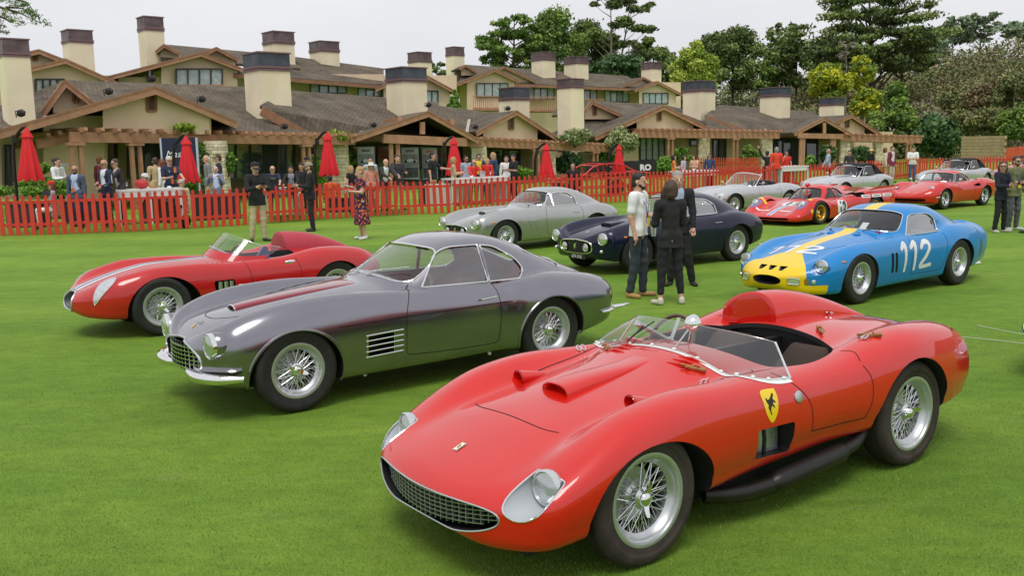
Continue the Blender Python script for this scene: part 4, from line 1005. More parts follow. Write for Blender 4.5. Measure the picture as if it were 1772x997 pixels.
def shell(root, B, mats, wheelcuts, cuts, nx=150, N=46, keep=None):
    base=B.solid('body',mats,nx=nx,N=N); sk=Skin(base)
    me=boolean(base.copy(),wheelcuts+cuts)
    if len(me.polygons)<100: print('BOOLEAN FAIL',root.name); me=boolean(base.copy(),wheelcuts+cuts,solver='EXACT')
    fix_normals(me,sk.ref)
    o=mobj('body',me,root)
    return o,sk
def vf(name, VF, m, parent, smooth=True, label=None):
    me=mkmesh(name,VF[0],VF[1],[m],smooth); return mobj(name,me,parent,label)
def seam(sk, root, lines, w=.006, name='panel_gap', m=None, off=.0012):
    b=MB()
    for mode,sg,P in lines:
        b.add(*sk.ribbon(cr(P,8) if len(P)>2 else np.array([np.array(P[0])*(1-t)+np.array(P[1])*t for t in np.linspace(0,1,24)]),w,mode,sg,off))
    return mobj(name,mkmesh(name,b.V,b.F,[m or GAP],True),root)
def trim(sk, root, lines, r=.008, name='window_trim', m=None, off=.0, n=6, closed=False, flat=1):
    b=MB()
    for mode,sg,P in lines: b.tube(sk.pts(P,mode,sg,off),r,n,closed=closed,flat=flat)
    return b.build(name,m or CHROME,root,smooth=True,weld=False)
def pane(sk, root, poly, mode, sg=1, inset=.006, m=None, name='window_pane', thick=.003, step=.06):
    V,F=sk.decal([tuple(p) for p in poly],mode,sg,-inset,step)
    return vf(name,(V,F),m or GLASS,root)
def frustum_lamp(root, pos, d, R=.09, name='headlight', ring=CHROME, depth=.12, can=None, lens=None, nac=None):
    """round lamp: shell, reflector bowl and domed lens; d = facing direction"""
    d=Vector(d).normalized(); q=d.to_track_quat('Y','Z').to_matrix(); pos=Vector(pos)
    if nac:
        b=MB(); b.lathe([(R*.9,-.32),(R*1.05,-.2),(R*1.14,-.09),(R*1.13,-.02),(R*1.0,-.01)],n=32,R=q,c=pos,cap=False); b.build('lamp_nacelle',nac,root,smooth=60); depth=.02
    b=MB(); b.lathe([(R*1.0,-depth),(R*1.07,-.02),(R*1.10,.004),(R*1.08,.016),(R*.98,.02),(R*.93,.012)],n=28,R=q,c=pos,cap=False)
    h=b.build(name,ring,root,smooth=True)
    b=MB(); b.lathe([(R*.96,.006),(R*.86,-.02),(R*.6,-.05),(R*.3,-.065),(R*.12,-.068),(.0,-.05)],n=28,R=q,c=pos); b.build('reflector',LENS,h,smooth=60)
    b=MB(); b.lathe([(R*.95,.012),(R*.8,.022),(R*.55,.031),(R*.3,.036),(0,.038)],n=28,R=q,c=pos)
    # fluted glass
    b.build('lens',lens or LENSG,h,smooth=60)
    return h
LENSG=glassmat('fluted_glass',(.93,.95,.96),.2,1,.40)
def handle(root, a, b_, r=.008, out=(0,.02,0), name='door_handle', m=None):
    a=Vector(a);b_=Vector(b_);o=Vector(out);mb=MB(); mb.tube([a,a+o,a.lerp(b_,.5)+o*1.15,b_+o,b_],r,8,flat=.7); return mb.build(name,m or CHROME,root,smooth=True)
def steering(root, c, tilt=.45, R=.19, m=None, rimm=None):
    b=MB(); q=Matrix.Rotation(-tilt,3,'Y'); c=Vector(c)
    P=[c+q@Vector((0,R*math.cos(t),R*math.sin(t))) for t in np.linspace(0,2*pi,33)[:-1]]
    b.tube(P,.013,8,closed=True); o=b.build('steering_wheel',rimm or mat('steering_wood',(.09,.03,.012),.35,0,.6),root,smooth=True)
    b=MB()
    for a in (pi/2,pi/2+2.1,pi/2-2.1): b.beam(c,c+q@Vector((0,R*math.cos(a),R*math.sin(a))),.03,.004)
    b.tube([c,c+q@Vector((.35,0,0))],.018,8); b.lathe([(0,.0),(.035,.0),(.035,.02),(0,.02)],'x',c,16,R=None); b.build('spokes',ALU,o)
    return o
def seat(root, x, y, z=.2, w=.44, h=.55, m=None, name='seat', rec=.3):
    b=MB()
    P=[(x+.25,z+.10),(x+.22,z+.17),(x-.18,z+.13),(x-.26-rec*.35,z+.13+h*.55),(x-.28-rec*.6,z+.1+h),(x-.36-rec*.6,z+.1+h*.98),(x-.38,z+.12),(x-.2,z),(x+.22,z)]
    P=roundpoly(P,.05,3); n=len(P);V=[];F=[]
    for yy,sc in ((-w/2,.0),(-w/2+.02,.5),(-w/2+.06,1),(w/2-.06,1),(w/2-.02,.5),(w/2,.0)):
        for a,b2 in P:
            tt=max(0,(b2-z-.15)/h); V.append((a-(1-sc)*.02,y+yy*(1-.42*min(1,tt)**3),b2-(1-sc)*.02-.10*(abs(yy)/(w/2))**3*min(1,tt)**2))
    for i in range(5):
        for k in range(n): F.append((i*n+k,i*n+(k+1)%n,(i+1)*n+(k+1)%n,(i+1)*n+k))
    F+=[tuple(range(n)),tuple(5*n+k for k in range(n))]
    b.add(V,F); return b.build(name,m or LEATH_B,root,smooth=60)
def brush(strokes, w=.1, taper=1.0):
    """brush strokes -> list of outlines (for hand painted numbers)"""
    out=[]
    for s_ in strokes:
        P=cr(s_,6) if len(s_)>2 else np.array([np.array(s_[0])*(1-t)+np.array(s_[1])*t for t in np.linspace(0,1,8)])
        out.append(P)
    return out
def stroke_decal(sk, root, strokes, w, mode, sg, f, m, name='race_number', off=.003):
    b=MB()
    for P in brush(strokes):
        Q=[f(*p) for p in P]
        b.add(*sk.ribbon(Q,lambda t:w*(1+.12*math.sin(5*t)),mode,sg,off,n=4))
        for e in (Q[0],Q[-1]):
            b.add(*sk.decal([(e[0]+w/2*math.cos(a),e[1]+w/2*math.sin(a)) for a in np.linspace(0,2*pi,13)[:-1]],mode,sg,off,step=.04))
            off+=.0004
    return mobj(name,mkmesh(name,b.V,b.F,[m],True),root)
def text_decal(sk, root, txt, f, size, mode, sg, m, name='lettering', off=.003, shear=0, bold=0, rot=0, sx=1):
    V2,F2=textpoly(txt,size,shear,bold); c,s_=math.cos(rot),math.sin(rot)
    V=sk.pts([f(x*sx*c-y*s_,x*sx*s_+y*c) for x,y in V2],mode,sg,off)
    ref=-mode[3] if isinstance(mode,tuple) else Vector({'side':(0,sg,0),'top':(0,0,1),'front':(1,0,0),'rear':(-1,0,0)}[mode])
    F=[t if (V[t[1]]-V[t[0]]).cross(V[t[2]]-V[t[0]]).dot(ref)>0 else t[::-1] for t in F2]
    return vf(name,(V,F),m,root,False)
def place(root, X, Y, deg): root.location=(X,Y,0); root.rotation_euler=(0,0,math.radians(deg))
def grille_bars(root, cx, cz, x, a, b, nv, nh, r=.003, name='grille', m=None, p=2.5, curve_x=0.0, zshift=lambda y:0):
    """egg-crate mesh clipped to a superellipse, in a plane facing forward"""
    mb=MB()
    def X(y): return x-curve_x*(y/a)**2
    for k in range(1,nv):
        y=-a+2*a*k/nv; hh=b*(1-abs(y/a)**p)**(1/p)
        mb.beam((X(y),cx+y,cz-hh+zshift(y)),(X(y),cx+y,cz+hh+zshift(y)),r*2,.02,up=(1,0,0))
    for k in range(1,nh):
        z=-b+2*b*k/nh; ww=a*(1-abs(z/b)**p)**(1/p); n=10
        for i in range(n):
            y0=-ww+2*ww*i/n;y1=-ww+2*ww*(i+1)/n
            mb.beam((X(y0)+.004,cx+y0,cz+z+zshift(y0)),(X(y1)+.004,cx+y1,cz+z+zshift(y1)),.02,r*2)
    return mb.build(name,m or MESHG,root,weld=False)

def fairing(sk, root, x0, x1, y0, w, h, name, m, face='flat', n=26, pw=2.4, y1=None, N=22, inner=None, depth=.07):
    """raised scoop or headrest lofted on the skin; w,h: functions of t"""
    V=[];F=[]
    def sec(t,x,ws=1,hs=1,dx=0,base=None):
        yc=y0+((y1 if y1 is not None else y0)-y0)*t; W_=w(t)*ws;H=h(t)*hs;o=[]
        for k in range(N+1):
            a=pi*k/N; c_,s_=math.cos(a),math.sin(a); y=yc+W_*math.copysign(abs(c_)**(2/pw),c_); z=abs(s_)**(2/pw)*H
            l,_=sk.hit(x,y,'top'); o.append(Vector((x+dx,y,l.z-.004+z)))
        return o
    ts=[(1-math.cos(pi*i/n/1.0))/2*.5+.5*i/n for i in range(n+1)]
    if face=='open':
        V+=sec(0,x0,.80,.62,-depth); V+=sec(0,x0,.86,.80,-.004); V+=sec(0,x0,.93,.92,.004); 
        st=3
    else: V+=sec(0,x0,.80,.90,.012); V+=sec(0,x0,.93,.965,.008); st=2
    for t in ts: V+=sec(t,x0+(x1-x0)*t)
    M=N+1;R=st+len(ts)
    F=[(i*M+k,i*M+k+1,(i+1)*M+k+1,(i+1)*M+k) for i in range(R-1) for k in range(N)]
    F.append(tuple(range(M)))
    b=MB();b.add(V,F);return b.build(name,m,root,smooth=40)

def lamp_pocket(x, y, z, r, mt, back=0, ln=.8, ax=None, n=28):
    d=Vector(ax or (1,0,0)).normalized(); q=d.to_track_quat('X','Z').to_matrix(); c=Vector((x,y,z)); V=[];F=[]
    for k in range(n): V.append(c+q@Vector((back,r*math.cos(2*pi*k/n),r*math.sin(2*pi*k/n))))
    for k in range(n): V.append(c+q@Vector((ln,r*math.cos(2*pi*k/n),r*math.sin(2*pi*k/n))))
    F=[tuple(range(n)),tuple(range(2*n-1,n-1,-1))]+[(k,k+n,(k+1)%n+n,(k+1)%n) for k in range(n)]
    return clean(V,F,mt)
def skin_part(base, cut, name, m, root, off=.0, minx=-99):
    """piece of the original skin inside a cutter (lamp covers, windows)"""
    me=boolean(base.copy(),[cut.copy()],'INTERSECT')
    bm=bmesh.new();bm.from_mesh(me)
    bmesh.ops.delete(bm,geom=[f for f in bm.faces if f.material_index!=0 or f.calc_center_median().x<minx],context='FACES')
    for v in bm.verts: v.co+=v.normal*off*0
    bm.to_mesh(me);bm.free();me.materials.clear();me.materials.append(m)
    me.polygons.foreach_set('use_smooth',[True]*len(me.polygons));me.polygons.foreach_set('material_index',[0]*len(me.polygons))
    return mobj(name,me,root)
def outline(o, name, m, r, root):
    """tube along the open border of a mesh object"""
    bm=bmesh.new();bm.from_mesh(o.data);bmesh.ops.remove_doubles(bm,verts=bm.verts,dist=1e-4)
    E=[e for e in bm.edges if len(e.link_faces)==1];adj={}
    for e in E:
        for a,b_ in ((e.verts[0],e.verts[1]),(e.verts[1],e.verts[0])): adj.setdefault(a.index,[]).append(b_.index)
    bm.verts.ensure_lookup_table();seen=set();mb=MB()
    for st in list(adj):
        if st in seen: continue
        loop=[st];seen.add(st);cur=st
        while True:
            nx=[k for k in adj[cur] if k not in seen]
            if not nx: break
            cur=nx[0];seen.add(cur);loop.append(cur)
        if len(loop)<8: continue
        P=[bm.verts[i].co.copy() for i in loop]
        Q=[P[0]]
        for p in P[1:]:
            if (p-Q[-1]).length>.012: Q.append(p)
        if len(Q)>4: mb.tube(Q,r,6,closed=(Q[0]-Q[-1]).length<.1)
    bm.free()
    return mb.build(name,m,root,smooth=True,weld=False)
def coupe(root, B, paint, wheelcuts, cuts, side_win, front_win, rear_win, cab, nx=160, N=50, floor=.26, inner=None, trimr=.007, trimm=None, side_x=(.2,1.1), fx=(-2.0,-.5), rearz=(.75,1.6), cavside=.07, cavt=.035, sglass=None):
    """painted shell with a hollow cabin, window openings, panes and bright trim"""
    inner=inner or LEATH_B; base=B.solid('body',[paint],nx=nx,N=N); sk=Skin(base)
    V,F=B.cavity(cab[0],cab[1],t=cavt,side=cavside,floor=floor); cs=[cutter(V,F,inner)]
    for poly in side_win:
        for a,b_ in ((side_x[0],side_x[1]),(-side_x[1],-side_x[0])): cs.append(prismcut([tuple(p) for p in poly],'side',a,b_,paint))
    if front_win is not None: cs.append(prismcut([tuple(p) for p in front_win],'front',fx[0],fx[1],paint))
    if rear_win is not None: cs.append(prismcut([tuple(p) for p in rear_win],'top',rearz[0],rearz[1],paint))
    me=boolean(base.copy(),wheelcuts+cuts+cs)
    if len(me.polygons)<500: print('BOOLEAN FAIL',root.name); me=boolean(base.copy(),wheelcuts+cuts+cs,solver='EXACT')
    fix_normals(me,sk.ref); mobj('body',me,root)
    tm=trimm or CHROME
    def W_(poly,mode,sg,nm,tn):
        p=pane(sk,root,poly,mode,sg,.012,(sglass or GLASS) if nm=='side_window' else GLASS,nm,step=.05)
        b=MB();b.tube(sk.pts([tuple(q) for q in poly],mode,sg,.001),trimr,6,closed=True);b.build(tn,tm,p,smooth=True,weld=False)
    for poly in side_win:
        for sg in (1,-1): W_(poly,'side',sg,'side_window','window_trim')
    if front_win is not None: W_(front_win,'front',1,'windscreen','screen_trim')
    if rear_win is not None: W_(rear_win,'top',1,'rear_window','window_trim')
    return base,sk
def interior(root, x, m, lhd=1, seats=True, zs=.22, dash=None, h=.5, xw=.42, zt=.78):
    for y in (.34,-.34): seat(root,x,y,zs,.46,h,m)
    steering(root,(x+xw,.34*lhd,zt),.45,.18)
    b=MB(); b.tube([(x+.62,-.58,zt),(x+.62,.58,zt)],.07,12,flat=.8); b.build('dashboard',dash or BLACK,root,smooth=60)
# ---------------------------------------------------------------- red open sports racer, foreground
def build_red():
    root=empty('sports_car','red open racing car with yellow shield on its flank, nearest the camera','car')
    B=Body(dict(x=(.88,-3.44),sig=.07,
        W=[(.88,.70),(.65,.765),(.3,.81),(0,.815),(-.4,.80),(-1.0,.775),(-1.5,.775),(-1.9,.80),(-2.35,.83),(-2.8,.80),(-3.15,.72),(-3.44,.60)],
        zc=[(.88,.44),(.7,.525),(.5,.60),(.28,.675),(-.1,.745),(-.6,.815),(-.9,.875),(-1.1,.87),(-1.3,.86),(-1.8,.86),(-2.2,.875),(-2.7,.845),(-3.2,.76),(-3.44,.66)],
        zf=[(.88,.40),(.7,.475),(.5,.575),(.25,.70),(0,.785),(-.35,.82),(-.8,.795),(-1.3,.765),(-1.7,.79),(-2.0,.85),(-2.35,.895),(-2.75,.87),(-3.2,.77),(-3.44,.64)],
        zm=[(.88,.36),(.5,.44),(0,.53),(-1.2,.54),(-2.3,.56),(-3.0,.54),(-3.44,.48)],
        zb=[(.88,.23),(.6,.215),(.4,.235),(-.4,.25),(-1.0,.28),(-1.6,.30),(-2.4,.30),(-3.1,.32),(-3.44,.36)],
        wf=[(.88,.22),(.4,.20),(0,.20),(-1.2,.16),(-1.8,.19),(-2.4,.24),(-3.44,.3)],
        dr=[(.88,.02),(.4,.10),(0,.16),(-.6,.16),(-1.2,.12),(-1.8,.16),(-2.4,.20),(-3.2,.14),(-3.44,.1)],
        tk=[(.88,.05),(0,.10),(-1.2,.11),(-2.3,.10),(-3.5,.10)], nb=6, wi=1.25,pfn=2.6,
        Rf=.34,pf=2.1,Rzf=.12,Rr=.42,pr=2.1,Rzr=.16, rk=.09,
        bumps=[symm(hump(-.1,-5,1,1,0)),
            ]))
    W_=WELL
    wc=[]
    for sg in (1,-1):
        y0,y1=(.57,1.2) if sg>0 else (-1.2,-.57)
        wc.append(arch_cut(-.035,.30,.34,y0,y1,W_,rx=.44)); wc.append(arch_cut(-2.31,.31,.415,y0,y1,W_,rx=.40))
    # mouth, cockpit, side vents, scoops
    mouth=superell(0,.352,.56,.085,2.4,56)
    mouth=[(y,z+.05*(y/.58)**2-.02) for y,z in mouth]
    cuts=[prismcut(mouth,'front',.30,1.2,BLACK)]
    cock=cr([(-1.10,.0),(-1.12,.30),(-1.20,.52),(-1.38,.595),(-1.60,.60),(-1.80,.54),(-1.92,.40),(-1.96,.1),(-1.965,-.2),(-1.95,-.42),(-1.82,-.55),(-1.6,-.60),(-1.35,-.59),(-1.18,-.50),(-1.10,-.3)],6,True)
    cuts.append(prismcut([tuple(p) for p in cock],'top',.33,1.5,LEATH_B))
    B_=Body(B.P)
    V,F=B.cavity(-2.0,-.62,t=.03,side=.11,floor=.33,zmax=.9); cuts.append(cutter(V,F,LEATH_B))
    vent=roundpoly([(-.80,.545),(-1.125,.535),(-1.135,.35),(-.82,.37)],.025,4)
    for sg in (1,-1): cuts.append(prismcut([tuple(p) for p in vent],'side',.55*sg if sg>0 else -.95,.95*sg if sg>0 else -.55,BLACK))
    BAY=mat('lamp_bay_grey',(.50,.53,.54),.6)
    pk={sg:lamp_pocket(.51,.635*sg,.515,.10,BAY,ln=.7,ax=(1,.08*sg,-.14)) for sg in (1,-1)}
    sk_base=B.solid('b0',[RED],nx=190,N=60)
    body,sk=shell(root,B,[RED],wc,cuts+[pk[1].copy(),pk[-1].copy()],nx=190,N=60)
    # mouth lip and grille
    trim(sk,root,[('front',1,mouth)],.0045,'grille_surround',ALU,closed=True)
    grille_bars(root,0,.342,.845,.548,.076,26,7,.0022,curve_x=.13,zshift=lambda y:.05*(y/.58)**2+.01)
    # headlamps under plexi covers
    for sg in (1,-1):
        b=MB(); vf_=skin_part(sk_base,pk[sg],'lamp_cover',LCOVER,root,minx=.46)
        outline(vf_,'cover_rim',CHROME,.0042,vf_)
        frustum_lamp(root,(.545,.640*sg,.508),(1,.10*sg,.06),.080,ring=SPOKE,depth=.03)
    # nose badge
    l,n=sk.hit(.60,0,'top'); V,F=sk.decal([(.575,-.02),(.575,.02),(.64,.02),(.64,-.02)],'top',1,.004,.02); bd=vf('nose_badge',(V,F),CHROME,root)
    V,F=sk.decal([(.58,-.015),(.58,.015),(.635,.015),(.635,-.015)],'top',1,.0055,.02);vf('badge_enamel',(V,F),mat('badge_cream',(.8,.72,.45),.3,0,.5),bd)
    V,F=sk.decal([(.592,-.009),(.60,.004),(.612,.002),(.622,.010),(.62,-.004),(.606,-.006)],'top',1,.0065,.02);vf('badge_emblem',(V,F),BLACK,bd)
    # panel gaps: bonnet, doors, tail
    hood=[(.285,-.26),(.29,0),(.285,.26),(.26,.36),(.1,.42),(-.2,.46),(-.6,.50),(-.95,.555),(-1.02,.54),(-1.03,.49)]
    lines=[('top',1,[(.25,-.37),(.285,-.26),(.29,0),(.285,.26),(.25,.37)]),
        ('top',1,[(-.28,.47),(-.6,.51),(-.93,.565),(-1.02,.56),(-1.05,.52)]),('top',1,[(-.28,-.47),(-.6,-.51),(-.93,-.565),(-1.02,-.56),(-1.05,-.52)])]
    for sg in (1,-1):
        lines+=[('side',sg,[(-1.10,.79),(-1.20,.70),(-1.27,.60),(-1.30,.44)]),('side',sg,[(-1.30,.44),(-1.5,.432),(-1.72,.425),(-1.81,.425)]),('side',sg,[(-1.81,.425),(-1.845,.55),(-1.84,.66),(-1.80,.745)]),
            ('top',1,[(-1.80,sg*.73),(-1.83,sg*.66),(-1.79,sg*.60)]),('top',1,[(-2.02,sg*.57),(-2.12,sg*.52),(-2.5,sg*.44),(-2.9,sg*.42)]),
            ('side',sg,[(-2.92,.80),(-3.05,.78),(-3.12,.60),(-3.12,.40)])]
    seam(sk,root,lines,.006)
    fairing(sk,root,-.03,-.72,.0,lambda t:.115*(1-.30*t),lambda t:.062*(1-t**1.5)+.002,'bonnet_scoop',RED,'open',pw=3)
    fairing(sk,root,-2.02,-3.1,-.295,lambda t:.235*(1-.30*t),lambda t:.215*(1-t**1.8)+.002,'headrest_fairing',RED,'flat',pw=2.6,y1=-.22)
    # bonnet side scoops (little bell mouths)
    for (x,y,r,L_) in ((-.10,-.43,.041,.26),(-.14,.48,.038,.22)):
        l,n=sk.hit(x-.05,y,'top'); l2,_=sk.hit(x-L_,y*.99,'top')
        b=MB(); c=Vector((x,y,l.z+.022)); P=[];V=[]
        N_=20
        for i,t in enumerate(np.linspace(0,1,8)):
            cx=c.lerp(Vector((x-L_,y,l2.z-.02)),t); rr=r*(1-t)**.6+.004
            for k in range(N_):
                a=2*pi*k/N_; V.append(cx+Vector((0,math.cos(a)*rr*1.1,math.sin(a)*rr)))
        Fc=[(i*N_+k,i*N_+(k+1)%N_,(i+1)*N_+(k+1)%N_,(i+1)*N_+k) for i in range(7) for k in range(N_)]
        b.add(V,Fc)
        # inner bowl
        V=[];
        for i,(dx,sc_) in enumerate(((0,1),(.004,.93),(-.03,.85),(-.08,.5),(-.09,0.01))):
            for k in range(N_):
                a=2*pi*k/N_; V.append(c+Vector((dx,math.cos(a)*r*1.1*sc_,math.sin(a)*r*sc_)))
        b.add(V,[(i*N_+(k+1)%N_,i*N_+k,(i+1)*N_+k,(i+1)*N_+(k+1)%N_) for i in range(4) for k in range(N_)])
        b.build('air_scoop',RED,root,smooth=50)
    # louvres on the bonnet
    for k in range(3):
        for sg in (1,-1):
            x=-.72-.05*k; b=MB(); p0,_=sk.hit(x,sg*.18,'top');p1,_=sk.hit(x-.03,sg*.36,'top')
            b.tube([p0,p0.lerp(p1,.5)+Vector((0,0,.012)),p1],[.003,.006,.003],8,flat=1.6,up=(0,0,1)); b.build('louvre',RED,root,smooth=True)
    # windscreen: ruled plexiglass sheet rising from a scalloped white base strip
    hb=[(-1.17,.70),(-1.03,.695),(-.92,.66),(-.86,.58),(-.85,.45),(-.86,.22)]
    base=cr([(a,-b_) for a,b_ in hb]+[(-.865,0)]+hb[::-1],7)
    bp=sk.pts(base,'top',1,.004)
    ht=[(-1.20,.57,.945),(-1.15,.52,.965),(-1.11,.44,.98),(-1.085,.33,.99),(-1.07,.22,.995),(-1.06,.11,1.0)]
    n=len(bp)
    top=[Vector(p) for p in cr([(a,-b_,c_) for a,b_,c_ in ht]+[(-1.055,0,1.0)]+ht[::-1],7)]
    for i in range(0): pass
    V=[];m_=7
    for i in range(n):
        for k in range(m_+1): 
            q=k/m_; c=bp[i].lerp(top[i],q); c=c+Vector((.02*math.sin(pi*q),0,.012*math.sin(pi*q))); V.append(c)
    Fc=[(i*(m_+1)+k,i*(m_+1)+k+1,(i+1)*(m_+1)+k+1,(i+1)*(m_+1)+k) for i in range(n-1) for k in range(m_)]
    ws=vf('windscreen',(V,Fc),PLEXI,root)
    b=MB(); b.add(*sk.ribbon(base,.036,'top',1,.003,n=2))
    mobj('screen_base_strip',mkmesh('strip',b.V,b.F,[WHT],True),ws)
    b=MB();b.ball((0,0,0),.014,8,sc=(1,1,.7));tm_=b.mesh('fixing_tab',WHT,True)
    for i in range(3,n-2,6): o=mobj('fixing_tab',tm_,ws);o.location=bp[i]+(top[i]-bp[i]).normalized()*.012
    b=MB(); b.tube([bp[-1],top[-1]],.007,8); b.build('side_post',CHROME,ws,smooth=True)
    b=MB(); b.tube([bp[0],top[0]],.007,8); b.build('side_post',CHROME,ws,smooth=True)
    b=MB(); b.tube([p for p in top],.0025,6); b.build('top_edge',LENSG,ws,smooth=True)
    # wiper
    b=MB(); p,_=sk.hit(-.84,-.28,'top'); b.tube([p+Vector((0,0,.0)),p+Vector((-.01,0,.03)),p+Vector((-.10,.05,.12))],.005,6); b.tube([p+Vector((-.04,.012,.06)),p+Vector((-.14,.10,.15))],.0045,6);b.build('wiper',BLACK,root)
    # mirror
    p,_=sk.hit(-1.07,.05,'top'); b=MB(); b.tube([p+Vector((.12,-.03,-.01)),p+Vector((0,0,.12))],.006,8); b.tube([p+Vector((-.02,-.05,-.0)),p+Vector((0,0,.12))],.004,8);
    mr=b.build('mirror_stalk',CHROME,root,smooth=True)
    b=MB(); c=p+Vector((-.02,.0,.13)); b.lathe([(0,.07),(.025,.062),(.045,.04),(.055,.01),(.056,-.0),(.05,-.004),(0,-.004)],'x',c,24);b.build('mirror',CHROME,mr,smooth=60)
    # interior
    for y in (.30,-.33):
        seat(root,-1.44,y,.30,.46,.42,BROWNC,rec=.26)
    b=MB()
    for y in (.30,-.33):
        pass
    steering(root,(-1.28,-.33,.80),.5,.185)
    b=MB(); b.box((-1.12,-.30,.76),(.03,.55,.12)); b.build('dashboard',RED,root)
    b=MB(); 
    for k in range(3): b.lathe([(0,-.012),(.035,-.012),(.035,.0)],'x',(-1.145,-.42+.1*k,.77),16)
    b.build('gauge',BLACK,root)
    # frame of the half tonneau / cockpit divider
    b=MB(); b.box((-1.55,-.02,.62),(.9,.04,.34)); b.build('tunnel',LEATH_B,root)
    # side vent: riveted aluminium panel and strut
    for sg in (1,):
        V=[];
        b=MB(); b.box((-.96,.655*sg,.45),(.32,.012,.20)); pn=b.build('vent_panel',ALU,root)
        b=MB()
        for k in range(12):
            b.ball((-1.09,.664*sg,.37+.015*k),.005,6); b.ball((-.83+.0-.02*k,.664*sg,.37),.004,6)
        b.build('rivet',SPOKE,pn,smooth=True)
        b=MB(); b.tube([(-.95,.69*sg,.55),(-.955,.70*sg,.45),(-.96,.69*sg,.35)],.012,8); b.build('vent_strut',BLACK,root,smooth=True)
    # yellow shield with black horse
    for sg in (1,-1):
        c=(-.925,.665)
        sh=[(-.062,.075),(.0,.080),(.062,.075),(.063,.02),(.045,-.05),(0,-.098),(-.045,-.05),(-.063,.02)]
        f=lambda a,b_:(c[0]+sg*(-a) ,c[1]+b_)
        P=[f(*p) for p in cr(sh[2:]+sh[:2],5,False)]
        st=vf('shield_decal',sk.decal(P,'side',sg,.002,.02),YEL,root)
        horse=[(-.034,.050),(-.026,.058),(-.016,.050),(-.004,.040),(.012,.030),(.026,.030),(.034,.044),(.040,.034),(.034,.016),(.024,.004),(.030,-.012),(.020,-.030),(.012,-.052),(.004,-.052),(.010,-.028),(.006,-.014),(-.006,-.004),(-.020,-.020),(-.026,-.014),(-.012,.006),(-.024,.012),(-.034,.004),(-.038,.012),(-.024,.022),(-.018,.032),(-.028,.040)]
        vf('horse_emblem',sk.decal([f(-a,b_) for a,b_ in horse],'side',sg,.0035,.015),BLACK,st)
        l,n=sk.hit(-1.165,.668,'side',sg)
        q=n.to_track_quat('Y','Z').to_matrix(); b=MB(); b.lathe([(.034,0),(.034,.006),(.028,.009),(0,.011)],n=20,R=q,c=l); b.build('filler_cap',ALU,root,smooth=50)
    # bonnet catches and clips
    def catch(x,y,ang,m=BRONZE,s=1):
        l,n=sk.hit(x,y,'top'); R_=n.to_track_quat('Z','X').to_matrix()@Matrix.Rotation(ang,3,'Z'); b=MB()
        for d_,c_,dd in (((.10,.022,.010),(0,0,.010),0),((.035,.032,.016),(-.045,0,.012),0),((.05,.012,.012),(.06,.0,.018),0)):
            b.box(l+R_@Vector(c_)*s,Vector(d_)*s,R=R_)
        b.tube([l+R_@Vector((-.02,-.02,.015)),l+R_@Vector((.0,.0,.035)),l+R_@Vector((.05,.02,.02))],.004,6)
        b.build('bonnet_catch',m,root,smooth=True)
    catch(-.80,-.42,2.0);catch(-.76,.36,1.2);catch(-2.06,.26,2.6);catch(-2.08,.62,1.9)
    def clip(x,y):
        l,n=sk.hit(x,y,'top'); b=MB(); R_=n.to_track_quat('Z','X').to_matrix()
        for s_ in (1,-1): b.tube([l+R_@(Vector((.02*math.cos(t),s_*.018+.014*math.sin(t),.014+.008*math.cos(t)))) for t in np.linspace(0,2*pi,13)[:-1]],.0035,6,closed=True)
        b.build('body_clip',CHROME,root,smooth=True)
    clip(-.70,-.56);clip(-.62,.56);clip(-2.03,.60);clip(-2.6,-.05)
    # exhaust pipes under the sill
    for sg in (1,-1):
        b=MB(); b.tube(cr([(-.55,.62*sg,.20),(-.75,.70*sg,.185),(-1.0,.72*sg,.185)],6),.040,16)
        b.tube([(-1.0,.72*sg,.185),(-1.02,.725*sg,.19),(-1.05,.73*sg,.195),(-1.62,.73*sg,.235),(-1.66,.725*sg,.24)],[.04,.05,.058,.058,.045],18)
        b.tube(cr([(-1.66,.725*sg,.24),(-1.8,.71*sg,.255),(-1.95,.66*sg,.29)],6),.040,16)
        b.tube(cr([(-.6,.60*sg,.17),(-.8,.65*sg,.14),(-1.0,.665*sg,.13),(-1.25,.66*sg,.14)],6),.036,14)
        b.build('exhaust_pipe',mat('black_pipe',(.018,.017,.016),.42,.3),root,smooth=60)
    b=MB(); b.box((-1.2,0,.20),(3.6,1.1,.10)); b.build('floor_pan',WELL,root)
    # number plate lamp style louvres on tail flank
    for k in range(3):
        vf('tail_louvre',sk.ribbon([(-3.26-.06*k,.66-.02*k),(-3.27-.06*k,.52),(-3.26-.06*k,.44)],.022,'side',1,.002),RED2,root)
    add_wheels(root,2.35,.768,R=.345,rr=.235,w=.165,rub=RUBBER2,kind='wire',w_rear=.175)
    place(root,.201,5.081,216.5)
    return root
build_red()
